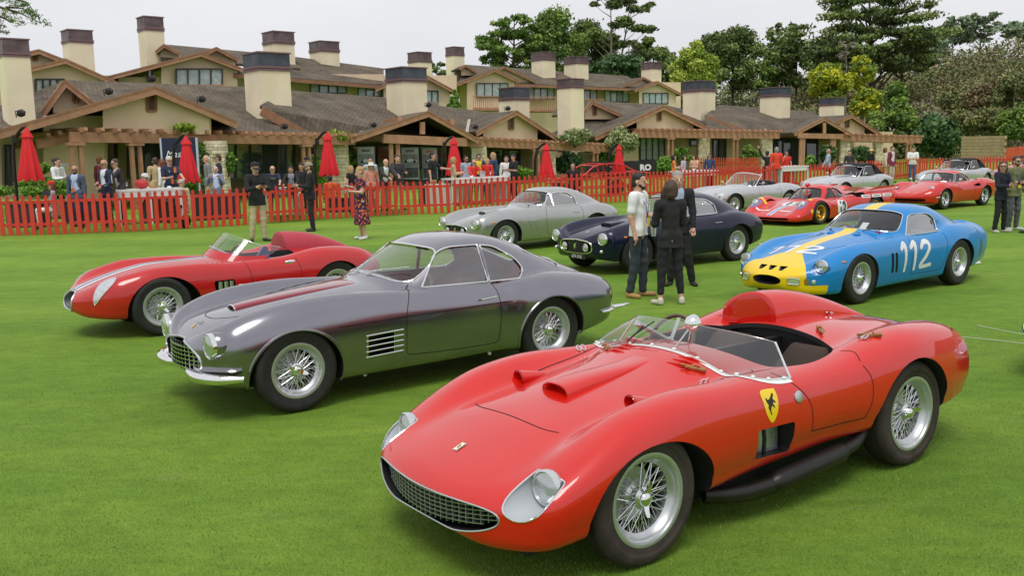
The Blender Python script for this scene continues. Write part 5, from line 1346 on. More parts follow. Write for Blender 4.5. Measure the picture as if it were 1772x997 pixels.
# ---------------------------------------------------------------- grey coupe with red bonnet strip
def build_grey():
    root=empty('coupe','dark grey metallic coupe with red bonnet scoop, chrome bumperettes and side louvres','car')
    B=Body(dict(x=(.74,-3.62),sig=.06,cab=(-.80,-3.5),cabmid=-1.9,sf=.12,pga=6,sb=.05,crown=.05,ng=11,
        W=[(.74,.70),(.5,.745),(.2,.79),(-.2,.80),(-.7,.785),(-1.2,.775),(-1.8,.77),(-2.03,.775),(-2.17,.83),(-2.6,.845),(-3.0,.81),(-3.4,.74),(-3.62,.66)],
        zc=[(.74,.58),(.6,.68),(.45,.745),(.2,.80),(-.2,.855),(-.6,.90),(-.95,.93),(-1.3,.92),(-2.4,.88),(-2.9,.84),(-3.3,.77),(-3.62,.67)],
        zf=[(.74,.66),(.55,.745),(.3,.84),(0,.895),(-.4,.915),(-.9,.885),(-1.3,.855),(-1.98,.84),(-2.22,.87),(-2.6,.895),(-2.9,.87),(-3.3,.80),(-3.62,.66)],
        zm=[(.74,.50),(.4,.56),(0,.60),(-1.2,.64),(-2.0,.64),(-2.6,.60),(-3.3,.58),(-3.62,.54)],
        zb=[(.74,.29),(.4,.24),(-.4,.20),(-1.4,.20),(-2.2,.215),(-2.9,.26),(-3.4,.34),(-3.62,.40)],
        wf=[(.74,.20),(.3,.20),(0,.20),(-1.2,.14),(-1.9,.14),(-2.3,.20),(-3.0,.24),(-3.62,.25)],
        dr=[(.74,.02),(.4,.10),(0,.14),(-.6,.12),(-1.0,.10),(-2.2,.10),(-3.0,.1),(-3.62,.06)],
        tk=[(.74,.10),(0,.06),(-1.2,.05),(-2.0,.05),(-2.6,.06),(-3.62,.08)],pl=1.8,
        zr=[(-.6,.62),(-.80,.80),(-.94,.93),(-1.2,1.09),(-1.45,1.225),(-1.65,1.285),(-1.9,1.30),(-2.15,1.275),(-2.5,1.165),(-2.8,1.045),(-3.1,.92),(-3.4,.80),(-3.7,.6)],
        yr=[(-.8,.69),(-1.2,.69),(-1.7,.675),(-2.2,.665),(-2.6,.60),(-3.0,.50),(-3.5,.40)],
        Rf=.30,pf=2.3,Rzf=.22,Rr=.35,pr=2.4,Rzr=.10))
    wc=[]
    for sg in (1,-1):
        y0,y1=(.55,1.2) if sg>0 else (-1.2,-.55)
        wc.append(arch_cut(0,.31,.375,y0,y1,WELL,rx=.40)); wc.append(arch_cut(-2.57,.31,.385,y0,y1,WELL,rx=.395))
    mouth=superell(0,.475,.47,.125,2.3,48); mouth=[(y,z-.02*(abs(y)/.47)**2) for y,z in mouth]
    cuts=[prismcut(mouth,'front',.35,1.2,BLACK)]
    ventp=[(-.62,.545),(-.87,.555),(-.87,.375),(-.615,.365)]
    for sg in (1,-1): cuts.append(prismcut(ventp,'side',.60*sg if sg>0 else -.95,.95*sg if sg>0 else -.60,BLACK))
    w1=roundpoly([(-1.235,.885),(-1.46,1.15),(-1.60,1.205),(-1.90,1.205),(-1.925,.87)],[.02,.06,.08,.01,.01])
    w2=roundpoly([(-1.945,.87),(-1.93,1.20),(-2.06,1.185),(-2.28,1.06),(-2.37,.94),(-2.28,.87)],[.01,.01,.06,.06,.06,.04])
    fw=cr([(-.53,.935),(-.3,.965),(0,.98),(.3,.965),(.53,.935),(.565,.97),(.52,1.10),(.44,1.18),(.3,1.205),(0,1.215),(-.3,1.205),(-.44,1.18),(-.52,1.10),(-.565,.97)],4,True)
    rw=roundpoly([(-2.46,.46),(-2.42,0),(-2.46,-.46),(-2.96,-.42),(-3.02,0),(-2.96,.42)],[.06,.3,.06,.06,.3,.06])
    base,sk=coupe(root,B,GREY,wc,cuts,[w1,w2],fw,rw,(-1.0,-2.95),nx=180,N=58,floor=.26,inner=LEATH_R,trimr=.0085,sglass=SGLASS2,fx=(-1.7,-.62),side_x=(.35,1.1),rearz=(.86,1.6))
    trim(sk,root,[('front',1,mouth)],.011,'grille_surround',ALU,closed=True)
    grille_bars(root,0,.47,.735,.46,.118,17,7,.0035,curve_x=.13,m=CHROME)
    b=MB(); b.box((.50,0,.47),(.02,.9,.26)); b.build('radiator',BLACK,root)
    for sg in (1,-1):
        frustum_lamp(root,(.64,.595*sg,.61),(1,.05*sg,.03),.095,nac=GREY)
        l,n=sk.hit(.60,.40*sg,'top')
        b=MB(); b.ball((.585,.55*sg,.455),.042,14,sc=(1,1,.8)); b.build('side_lamp',CHROME,root,smooth=True)
    # bumperettes
    for sg in (1,-1):
        P=[(.70,.20*sg),(.745,.30*sg),(.745,.52*sg),(.64,.72*sg),(.47,.82*sg)]
        C_=cr([(a,b_,0) for a,b_ in P],6); V=[];F=[]; n=len(C_)
        sec=[(-.075,.03),(-.02,.045),(.012,.03),(.022,.0),(.012,-.035),(-.02,-.05),(-.07,-.045)]
        for i,p in enumerate(C_):
            t=C_[min(i+1,n-1)]-C_[max(i-1,0)]; t=t/np.linalg.norm(t); nn=np.array([t[1],-t[0],0])*sg; e=math.sin(pi*min(max(i/(n-1),.06),.94))**.35
            for a,z in sec: q=p+nn*a*e; V.append((q[0],q[1],.36+z*e))
        m_=len(sec)
        for i in range(n-1):
            for k in range(m_): F.append((i*m_+k,i*m_+(k+1)%m_,(i+1)*m_+(k+1)%m_,(i+1)*m_+k))
        F+=[tuple(range(m_)),tuple((n-1)*m_+k for k in range(m_))]
        b=MB();b.add(V,F);bp=b.build('front_bumper',CHROME,root,smooth=50)
        b=MB();b.beam((.68,.36*sg,.38),(.5,.36*sg,.42),.10,.05);b.build('bumper_bracket',CHROME,bp)
        P=[tuple(sk.hit(x,.45,'side',sg)[0]+Vector((0,.012*sg,0))) for x in (-3.20,-3.34,-3.46)];P.append((-3.60,P[-1][1]-.005*sg,.455));P.append((-3.72,P[-1][1]-.03*sg,.46))
        Q=cr(P,5);b=MB();b.tube([Vector(q) for q in Q],[.010+.026*math.sin(pi*min(1,(i+1)/len(Q)))**.8 for i in range(len(Q))],10,flat=.7);b.build('rear_bumper',CHROME,root,smooth=60)
        l,n=sk.hit(-3.68,.60,'side',sg) if False else sk.hit(.6,.45*sg,'front')
    # bonnet scoop, gaps, badge
    fairing(sk,root,.25,-.84,0,lambda t:.085+.10*t,lambda t:.028*(1-t)**.5+.004,'bonnet_scoop',REDM,'open',pw=3.5,depth=.05)
    b=MB(); b.tube([sk.hit(.255,y,'top')[0]+Vector((0,0,.028*(1-abs(y/.09)**3)+.002)) for y in np.linspace(-.088,.088,11)],.006,6); b.build('scoop_lip',CHROME,root,smooth=True)
    lines=[('top',1,[(.20,-.33),(.35,-.25),(.44,-.12),(.455,0),(.44,.12),(.35,.25),(.20,.33)]),
       ('top',1,[(.20,.33),(-.1,.44),(-.5,.52),(-.82,.565),(-.90,.54)]),('top',1,[(.20,-.33),(-.1,-.44),(-.5,-.52),(-.82,-.565),(-.90,-.54)])]
    for sg in (1,-1):
        lines+=[('side',sg,[(-1.135,.915),(-1.06,.84),(-1.005,.70),(-.995,.5),(-1.0,.36),(-1.03,.33)]),('side',sg,[(-1.03,.33),(-1.3,.315),(-1.7,.305),(-1.93,.31),(-1.97,.34)]),('side',sg,[(-1.97,.34),(-1.985,.5),(-1.98,.72),(-1.955,.87)])]
    seam(sk,root,lines,.0065)
    for sg in (1,-1): seam(sk,root,[('side',sg,[(-.36,.66),(-.9,.668),(-1.5,.675),(-2.1,.685)])],.010,'waist_crease_shade')  # dark strip paints the shade along the body crease
    V,F=sk.decal([(.56,-.022),(.56,.022),(.60,.022),(.60,-.022)],'top',1,.003,.02); vf('nose_badge',(V,F),mat('badge_gold',(.7,.5,.12),.3,.6),root)
    # wheel arch lips
    for sg in (1,-1):
        for x,R_,rx in ((0,.375,.40),(-2.57,.385,.395)):
            P=[(x+rx*math.cos(a),.31+R_*math.sin(a)) for a in np.linspace(-.35,pi+.35,40)]
            b=MB();b.tube(sk.pts(P,'side',sg,.0),.013,8);b.build('arch_lip',GREY,root,smooth=True)
    # louvres
    for sg in (1,-1):
        for k in range(5):
            z=.555-.0465*k
            b=MB();b.tube(sk.pts([(-.60-.36*t,z+.012*t-.0) for t in np.linspace(0,1,8)],'side',sg,.004),.0055,6);b.build('louvre_bar',CHROME,root,smooth=True)
        b=MB();b.tube(sk.pts([(-.615,.36+.19*t) for t in np.linspace(0,1,5)],'side',sg,.004),.005,6);b.build('louvre_frame',CHROME,root,smooth=True);b=MB();b.tube(sk.pts([(-.87,.37+.19*t) for t in np.linspace(0,1,5)],'side',sg,.004),.004,6);b.build('louvre_frame',CHROME,root,smooth=True)
        P=sk.pts([(-1.77,.735),(-1.93,.745)],'side',sg,.001)
        handle(root,P[0],P[1],.011,(0,.028*sg,0))
        stroke_decal(sk,root,[[(0,0),(.02,.012),(.035,.0),(.02,-.02),(.05,-.012),(.08,-.02)]],.004,'side',sg,lambda a,b_:(-.72-a,.61+b_),CHROME,'script_badge')
        for x in (-.62,-1.9):
            b=MB();b.ball((x,.69*sg,.205),.018,8);b.build('jacking_point',mat('jack_grey',(.6,.6,.5),.5),root)
    interior(root,-1.80,LEATH_R,1,dash=LEATH_R,zt=.80)
    b=MB();p,_=sk.hit(-.98,.08,'top');q,_=sk.hit(-1.14,.40,'top');b.tube([p,p+Vector((-.03,.08,.05)),q+Vector((-.06,.1,.05))],.005,6);p,_=sk.hit(-.96,-.25,'top');b.tube([p,p+Vector((-.03,.05,.05)),p+Vector((-.09,.40,.06))],.005,6);b.build('wiper',CHROME,root,smooth=True)
    b=MB();b.box((-1.62,0,1.17),(.02,.2,.05));b.build('mirror',BLACK,root)
    add_wheels(root,2.57,.775,R=.348,rr=.222,w=.16,kind='wire')
    place(root,-2.172,8.071,215.3)
build_grey()
# ---------------------------------------------------------------- azure and yellow racing coupe, number 112
def build_azure():
    root=empty('racing_coupe','azure blue racing coupe with yellow nose and stripe, painted number 112','car')
    B=Body(dict(x=(.98,-3.42),sig=.06,cab=(-.72,-3.4),cabmid=-1.8,sf=.12,pga=6,sb=.0,crown=.05,ng=7,
        W=[(.98,.64),(.7,.70),(.4,.745),(0,.79),(-.4,.775),(-1.0,.76),(-1.6,.765),(-2.0,.80),(-2.4,.83),(-2.8,.82),(-3.1,.77),(-3.42,.70)],
        zc=[(.98,.44),(.75,.54),(.5,.62),(.2,.70),(-.2,.765),(-.6,.81),(-.9,.835),(-1.3,.83),(-2.4,.82),(-2.9,.80),(-3.25,.79),(-3.42,.83)],
        zf=[(.98,.42),(.75,.52),(.5,.63),(.2,.73),(-.1,.775),(-.5,.785),(-1.0,.775),(-1.6,.775),(-2.0,.815),(-2.4,.87),(-2.8,.86),(-3.2,.80),(-3.42,.82)],
        zm=[(.98,.37),(.4,.46),(0,.52),(-1.2,.52),(-2.4,.54),(-3.42,.54)],
        zb=[(.98,.20),(.4,.16),(-.4,.15),(-2.0,.16),(-2.9,.22),(-3.42,.30)],
        wf=[(.98,.22),(.3,.20),(0,.19),(-1.2,.15),(-1.8,.18),(-2.4,.24),(-3.42,.28)],
        dr=[(.98,.02),(.4,.10),(0,.13),(-.6,.12),(-1.2,.08),(-2.2,.10),(-3.0,.10),(-3.42,.02)],
        tk=[(.98,.05),(0,.06),(-1.2,.06),(-2.4,.07),(-3.42,.08)],pl=1.9,
        zr=[(-.5,.55),(-.74,.72),(-.88,.83),(-1.12,1.0),(-1.35,1.12),(-1.55,1.175),(-1.8,1.19),(-2.1,1.165),(-2.5,1.065),(-2.9,.935),(-3.2,.84),(-3.42,.79)],
        yr=[(-.8,.66),(-1.2,.655),(-1.8,.645),(-2.2,.62),(-2.6,.56),(-3.0,.50),(-3.4,.46)],
        Rf=.55,pf=2.1,Rzf=.22,Rr=.12,pr=2.6,Rzr=.03))
    wc=[]
    for sg in (1,-1):
        y0,y1=(.54,1.2) if sg>0 else (-1.2,-.54)
        wc.append(arch_cut(0,.30,.355,y0,y1,WELL,rx=.385)); wc.append(arch_cut(-2.40,.31,.365,y0,y1,WELL,rx=.385))
    mouth=superell(0,.345,.215,.062,2.3,40)
    cuts=[prismcut(mouth,'front',.45,1.3,BLACK)]
    for k in (-1,0,1): cuts.append(prismcut([tuple(p) for p in roundpoly([(.155*k-.058,.515),(.155*k+.058,.515),(.155*k+.022,.465),(.155*k-.022,.465)],.008,2)],'front',.55,1.3,BLACK))
    for sg in (1,-1):
        for k in (0,1):
            x=-.66-.10*k
            cuts.append(prismcut([tuple(p) for p in roundpoly([(x,.60),(x-.06,.60),(x-.09,.33),(x-.03,.33)],.015,3)],'side',.60*sg if sg>0 else -.95,.95*sg if sg>0 else -.60,BLACK))
    YB=mat('lamp_bay_azure',(.006,.215,.56),.35,0,.6)
    pk={sg:lamp_pocket(.58,.59*sg,.53,.10,YB,ln=.7,ax=(1,.05*sg,-.06)) for sg in (1,-1)}
    cuts+=[pk[1].copy(),pk[-1].copy()]
    w1=roundpoly([(-1.22,.79),(-1.44,1.03),(-1.55,1.06),(-1.93,1.05),(-2.05,.97),(-2.02,.80)],[.02,.05,.04,.05,.05,.03])
    fw=cr([(-.52,.845),(-.3,.865),(0,.875),(.3,.865),(.52,.845),(.545,.88),(.50,1.00),(.44,1.07),(.28,1.105),(0,1.115),(-.28,1.105),(-.44,1.07),(-.50,1.00),(-.545,.88)],4,True)
    rw=roundpoly([(-2.25,.34),(-2.25,-.34),(-2.75,-.30),(-2.75,.30)],.06)
    base,sk=coupe(root,B,BLUE,wc,cuts,[w1],fw,rw,(-.95,-2.9),nx=170,N=54,floor=.24,inner=INT,sglass=SGLASS,trimr=.006,fx=(-1.6,-.6),side_x=(.30,1.1),rearz=(.84,1.6))
    b=MB(); b.box((.62,0,.345),(.02,.42,.12)); b.build('radiator',BLACK,root)
    for sg in (1,-1):
        cv=skin_part(base,pk[sg],'lamp_cover',LCOVER,root,minx=.5); outline(cv,'cover_rim',BLUE,.004,cv)
        frustum_lamp(root,(.63,.59*sg,.53),(1,.06*sg,.03),.078,depth=.03)
        P=roundpoly([(.30*sg,.315),(.43*sg,.31),(.43*sg,.385),(.30*sg,.39)],.02); V,F=sk.decal([tuple(p) for p in P],'front',1,.012,.02); fl=vf('fog_lamp',(V,F),LENS,root); outline(fl,'fog_rim',CHROME,.007,fl)
        P=superell(.50*sg,.345,.024,.042,2.5,16); vf('duct_slot',sk.decal(P,'front',1,.004,.02),mat('duct_yellow_dark',(.25,.16,.01),.6),root)
        l,n=sk.hit(.565*sg,.345,'front') ; q=n.to_track_quat('Y','Z').to_matrix(); b=MB();b.lathe([(.028,0),(.028,.012),(.018,.016),(0,.018)],n=16,R=q,c=l);b.build('turn_lamp',LENS,root,smooth=50)
        l,n=sk.hit(.36,.575,'side',sg); q=n.to_track_quat('Y','Z').to_matrix();b=MB();b.ball(l,.03,12,R=q,sc=(1.2,.5,.5));b.build('side_repeater',AMBER,root,smooth=True)
    # yellow nose and centre stripe
    nose=[(.345+.0,0)]
    Pn=[(-.60,.30),(-.40,.19),(-.2,.155),(0,.15),(.2,.155),(.40,.19),(.60,.30)]
    V=[];
    # nose field: everything ahead of a V shaped border, minus the openings
    def region(pred,name,m,off):
        bm=bmesh.new();bm.from_mesh(next(o for o in root.children if o.name.startswith('body')).data)
        dl=[f for f in bm.faces if f.material_index!=0 or not pred(f.calc_center_median())]
        bmesh.ops.delete(bm,geom=dl,context='FACES')
        for v in bm.verts: v.co+=v.normal*off
        me=bpy.data.meshes.new(name);bm.to_mesh(me);bm.free();me.materials.clear();me.materials.append(m);me.polygons.foreach_set('use_smooth',[True]*len(me.polygons));return mobj(name,me,root)
    body=next(o for o in root.children if o.name.startswith('body'))
    # split faces exactly along the colour border so the edge is clean, then give them the yellow paint slot
    bm=bmesh.new();bm.from_mesh(body.data)
    def cutplane(co,no,sel):
        g=[f for f in bm.faces if sel(f.calc_center_median()) and f.material_index==0]
        gv=list({v for f in g for v in f.verts});ge=list({e for f in g for e in f.edges})
        bmesh.ops.bisect_plane(bm,geom=gv+ge+g,plane_co=co,plane_no=no,dist=1e-6)
    sw=.10
    pa=Vector((.36,sw,0));pb=Vector((.70,.80,0)) ; dv=(pb-pa)
    for sg in (1,-1):
        cutplane(Vector((0,sw*sg,0)),Vector((0,1,0)),lambda c:c.z>.3 and c.x>-3.5)
        a=Vector((.36,sw*sg,0));b2=Vector((.82,.50*sg,0));d=b2-a;cutplane(a,Vector((-d.y,d.x,0)),lambda c:c.x>.2)
        cutplane(Vector((.60,0,0)),Vector((1,0,0)),lambda c:abs(c.y)>.4);cutplane(Vector((0,0,.30)),Vector((0,0,1)),lambda c:c.x>.55)
    body.data.materials.append(YEL); yi=len(body.data.materials)-1
    for f in bm.faces:
        if f.material_index!=0: continue
        c=f.calc_center_median(); ay=abs(c.y)
        line=.36+(ay-sw)/(.50-sw)*(.82-.36)
        if (ay<sw and c.z>.4) or (ay>=sw and c.x>line and c.x>.2) or (c.x>.60 and c.z<.30) : f.material_index=yi
    bm.to_mesh(body.data);bm.free(); fix_normals(body.data,sk.ref,paint=(0,yi))
    # numbers: hand painted 1, 1, 2
    one=[(0,.0),(.02,.035)];
    def num(mode,sg,f,w,m=WHT):
        st=[[(-.27,.09),(-.215,.135),(-.205,.05),(-.205,-.06),(-.215,-.15)],[(-.12,.09),(-.05,.135),(-.045,.05),(-.05,-.06),(-.055,-.15)],[(.05,.075),(.10,.125),(.17,.12),(.185,.06),(.13,-.03),(.04,-.13),(.12,-.14),(.21,-.13)]]
        o=None
        for s_ in st: o=stroke_decal(sk,root,[s_],w,mode,sg,f,m,'number')
    num('side',1,lambda a,b_:(-1.33-a*1.5,.53+b_*1.25),.060)
    num('side',-1,lambda a,b_:(-1.45+a*1.5,.53+b_*1.25),.060)
    num('top',1,lambda a,b_:(.26-b_*.95-.20*a,-.02+a*1.45),.052)
    for sg in (1,-1):
        lines=[('side',sg,[(-1.20,.77),(-1.17,.66),(-1.18,.45),(-1.20,.27)]),('side',sg,[(-1.20,.27),(-1.5,.265),(-1.85,.265),(-1.95,.30)]),('side',sg,[(-1.95,.30),(-2.02,.5),(-2.03,.70),(-2.02,.78)]),('top',1,[(.18,.30*sg),(-.2,.42*sg),(-.6,.5*sg),(-.78,.52*sg)])]
        seam(sk,root,lines,.006)
        b=MB();l,n=sk.hit(-.72,.20*sg,'top'); b.ball(l,.06,14,sc=(.9,1,.42));v=b.build('cowl_vent',BLUE,root,smooth=True)
        b=MB();b.ball(l+Vector((-.02,0,.012)),.045,12,sc=(.8,1,.4));b.build('vent_opening',BLACK,v,smooth=True)
        P=superell(-3.02,.50,.05,.13,3,20) ; vf('flank_vent',sk.decal([(a,b_) for a,b_ in P],'side',sg,.003,.02),DBLUE,root)
        b=MB();b.tube([(-3.30,.52*sg,.20),(-3.48,.54*sg,.20)],.03,12);b.tube([(-3.30,.42*sg,.20),(-3.48,.44*sg,.20)],.03,12);b.build('exhaust_tip',CHROME,root,smooth=True)
    interior(root,-1.62,BLUE,-1,zt=.72)
    b=MB();b.box((-1.05,.10,.90),(.004,.10,.15),R=Matrix.Rotation(-.9,3,'Y'));b.build('entry_card',WHT,root)
    b=MB();b.box((-1.0,.30,.84),(.16,.26,.02));b.build('red_folder',RED2,root)
    b=MB();p,_=sk.hit(-.86,.2,'top');b.tube([p+Vector((0,0,.01)),p+Vector((-.05,.12,.04)),p+Vector((-.13,.40,.05))],.006,6);b.build('wiper',BLACK,root)
    add_wheels(root,2.40,.765,.80,R=.335,rr=.205,w=.17,w_rear=.19,kind='wire')
    place(root,4.028,12.626,217.4)
build_azure()
# ---------------------------------------------------------------- two short fastback coupes
def build_fastback(paint, label, name, pos, inner, plate=None, leather=None, fang=True):
    root=empty(name,label,'car')
    B=Body(dict(x=(.76,-3.34),sig=.06,cab=(-.70,-3.3),cabmid=-1.75,sf=.12,pga=6,sb=.0,crown=.05,ng=8,
        W=[(.76,.70),(.5,.735),(.2,.765),(-.2,.775),(-1.0,.76),(-1.7,.765),(-2.0,.795),(-2.4,.82),(-2.8,.79),(-3.1,.73),(-3.34,.66)],
        zc=[(.76,.56),(.6,.63),(.4,.69),(.1,.75),(-.3,.81),(-.7,.865),(-.95,.89),(-1.3,.88),(-2.3,.86),(-2.8,.83),(-3.1,.76),(-3.34,.68)],
        zf=[(.76,.63),(.6,.72),(.35,.80),(0,.845),(-.4,.855),(-.9,.85),(-1.6,.84),(-2.0,.85),(-2.4,.885),(-2.8,.85),(-3.1,.77),(-3.34,.68)],
        zm=[(.76,.52),(.3,.56),(-1.2,.58),(-2.4,.58),(-3.34,.52)],
        zb=[(.76,.30),(.4,.22),(-.4,.19),(-2.0,.20),(-2.8,.26),(-3.34,.36)],
        wf=[(.76,.18),(.3,.18),(-1.2,.15),(-1.8,.17),(-2.4,.22),(-3.34,.26)],
        dr=[(.76,.02),(.4,.10),(0,.13),(-.6,.12),(-1.2,.08),(-3.0,.10),(-3.34,.04)],
        tk=[(.76,.09),(0,.06),(-2.4,.07),(-3.34,.08)],pl=1.9,
        zr=[(-.5,.6),(-.72,.78),(-.86,.88),(-1.1,1.06),(-1.32,1.20),(-1.52,1.245),(-1.8,1.25),(-2.05,1.215),(-2.4,1.10),(-2.75,.96),(-3.0,.85),(-3.3,.68)],
        yr=[(-.8,.67),(-1.2,.665),(-1.8,.65),(-2.2,.61),(-2.6,.55),(-3.2,.44)],
        Rf=.30,pf=2.4,Rzf=.18,Rr=.30,pr=2.3,Rzr=.10))
    wc=[]
    for sg in (1,-1):
        y0,y1=(.54,1.2) if sg>0 else (-1.2,-.54)
        wc.append(arch_cut(0,.30,.375,y0,y1,WELL,rx=.40)); wc.append(arch_cut(-2.40,.30,.375,y0,y1,WELL,rx=.395))
    mouth=superell(0,.455,.40,.112,3.2,40)
    cuts=[prismcut(mouth,'front',.35,1.2,BLACK)]
    w1=roundpoly([(-1.12,.865),(-1.30,1.11),(-1.36,1.11),(-1.33,.865)],[.01,.02,.01,.01])
    w2=roundpoly([(-1.355,.865),(-1.385,1.12),(-1.55,1.145),(-1.78,1.13),(-1.96,1.03),(-1.99,.87)],[.01,.02,.03,.06,.05,.03])
    fw=cr([(-.52,.895),(-.3,.915),(0,.925),(.3,.915),(.52,.895),(.55,.93),(.51,1.06),(.44,1.14),(.28,1.17),(0,1.18),(-.28,1.17),(-.44,1.14),(-.51,1.06),(-.55,.93)],4,True)
    rw=roundpoly([(-2.25,.40),(-2.22,-0),(-2.25,-.40),(-2.68,-.36),(-2.68,.36)],.06)
    base,sk=coupe(root,B,paint,wc,cuts,[w1,w2],fw,rw,(-.92,-2.8),nx=150,N=48,floor=.26,inner=inner,sglass=SGLASS,trimr=.010,fx=(-1.6,-.55),side_x=(.32,1.1),rearz=(.88,1.6))
    trim(sk,root,[('front',1,mouth)],.012,'grille_surround',CHROME,closed=True)
    grille_bars(root,0,.455,.735,.39,.105,13,7,.0035,curve_x=.10,m=mat('dull_grille',(.12,.12,.12),.4,.8)); b=MB(); b.box((.50,0,.45),(.02,.76,.22)); b.build('radiator',BLACK,root)
    for sg in (1,-1):
        frustum_lamp(root,(.665,.60*sg,.60),(1,.05*sg,.03),.092,nac=paint)
        b=MB();l,n=sk.hit(.58*sg,.40,'front');b.ball(l+Vector((.02,0,0)),.032,12);b.build('side_lamp',CHROME,root,smooth=True)
        frustum_lamp(root,(.735,.27*sg,.45),(1,0,0),.062,name='driving_lamp',depth=.03)
        l,n=sk.hit(.30,.62,'side',sg); q=n.to_track_quat('Y','Z').to_matrix();b=MB();b.ball(l,.028,12,R=q,sc=(1.3,.4,.7));b.build('side_repeater',AMBER,root,smooth=True)
        lines=[('side',sg,[(-1.10,.85),(-1.05,.70),(-1.06,.45),(-1.10,.30)]),('side',sg,[(-1.10,.30),(-1.5,.29),(-1.9,.29),(-1.97,.33)]),('side',sg,[(-1.97,.33),(-2.02,.55),(-2.03,.75),(-2.0,.86)]),('top',1,[(.25,.30*sg),(-.2,.42*sg),(-.6,.50*sg),(-.74,.52*sg)])]
        seam(sk,root,lines,.007)
        P=[(-.62,.60),(-.60,.55),(-.70,.36),(-.76,.34),(-.80,.36),(-.78,.52),(-.80,.60)]
        if fang:
            P=[tuple(p) for p in cr([(-.56,.605),(-.64,.615),(-.78,.61),(-.72,.56),(-.80,.40),(-.78,.335),(-.70,.36),(-.62,.52)],5,True)]
            vt=vf('wing_vent',sk.decal(P,'side',sg,.002,.02),mat('vent_shadow',(.03,.03,.03),.6) if paint is NAVY else paint,root)
            b=MB();b.tube(sk.pts(P,'side',sg,.002),.006,6,closed=True);b.tube(sk.pts([(-.60,.60),(-.78,.605)],'side',sg,.004),.010,6);b.build('vent_rim',paint,vt,smooth=True,weld=False)
        P=sk.pts([(-1.80,.725),(-1.93,.73)],'side',sg,.001);handle(root,P[0],P[1],.009,(0,.025*sg,0))
        b=MB();b.tube([(-3.20,.55*sg,.22),(-3.42,.56*sg,.21)],.024,10);b.build('exhaust_tip',CHROME,root,smooth=True)
        b=MB();b.ball((-1.95,.685*sg,.235),.016,8);b.build('jacking_point',WHT,root)
    fairing(sk,root,.06,-.35,0,lambda t:.13*(1-.25*t),lambda t:.05*(1-t**1.4)+.002,'bonnet_scoop',paint,'open',pw=4)
    b=MB();b.box((.052,0,sk.hit(.05,0,'top')[0].z+.022),(.012,.21,.03));b.build('scoop_opening',BLACK,root)
    l,n=sk.hit(.46,0,'top'); vf('nose_badge',sk.decal([(.44,-.02),(.44,.02),(.49,.02),(.49,-.02)],'top',1,.004,.02),CHROME,root)
    b=MB(); h=[(0,.05),(.015,.06),(.03,.04),(.02,.0),(.035,-.03),(.01,-.01),(-.01,-.05),(-.02,0),(-.03,.02)]
    b.prism([(y,.455+z) for y,z in h],lambda y,z:(.745,y,z),(.008,0,0));b.build('horse_emblem',CHROME,root)
    if plate:
        b=MB();b.box((.70,0,.285),(.012,.44,.075));pl=b.build('number_plate',BLACK,root)
        V2,F2=textpoly(plate,.075,0,.001); V=[(.7085,x,.285+y) for x,y in V2]; vf('plate_lettering',(V,F2),WHT,pl,False)
    b=MB();p,_=sk.hit(-.80,.1,'top');b.tube([p,p+Vector((-.03,.1,.04)),p+Vector((-.12,.42,.05))],.006,6);b.build('wiper',CHROME,root)
    interior(root,-1.60,leather or LEATH_B,1,zt=.78)
    add_wheels(root,2.40,.745,R=.335,rr=.205,w=.165,kind='wire')
    place(root,*pos)
    return root
build_fastback(NAVY,'dark navy fastback coupe with chrome grille behind the three people talking','coupe',(1.662,16.051,215.6),LEATH_B,'874 EVE')
build_fastback(SILV,'pale silver fastback coupe with bonnet scoop parked close to the picket fence','coupe',(-.538,19.654,216.9),LEATH_R,None,LEATH_R)
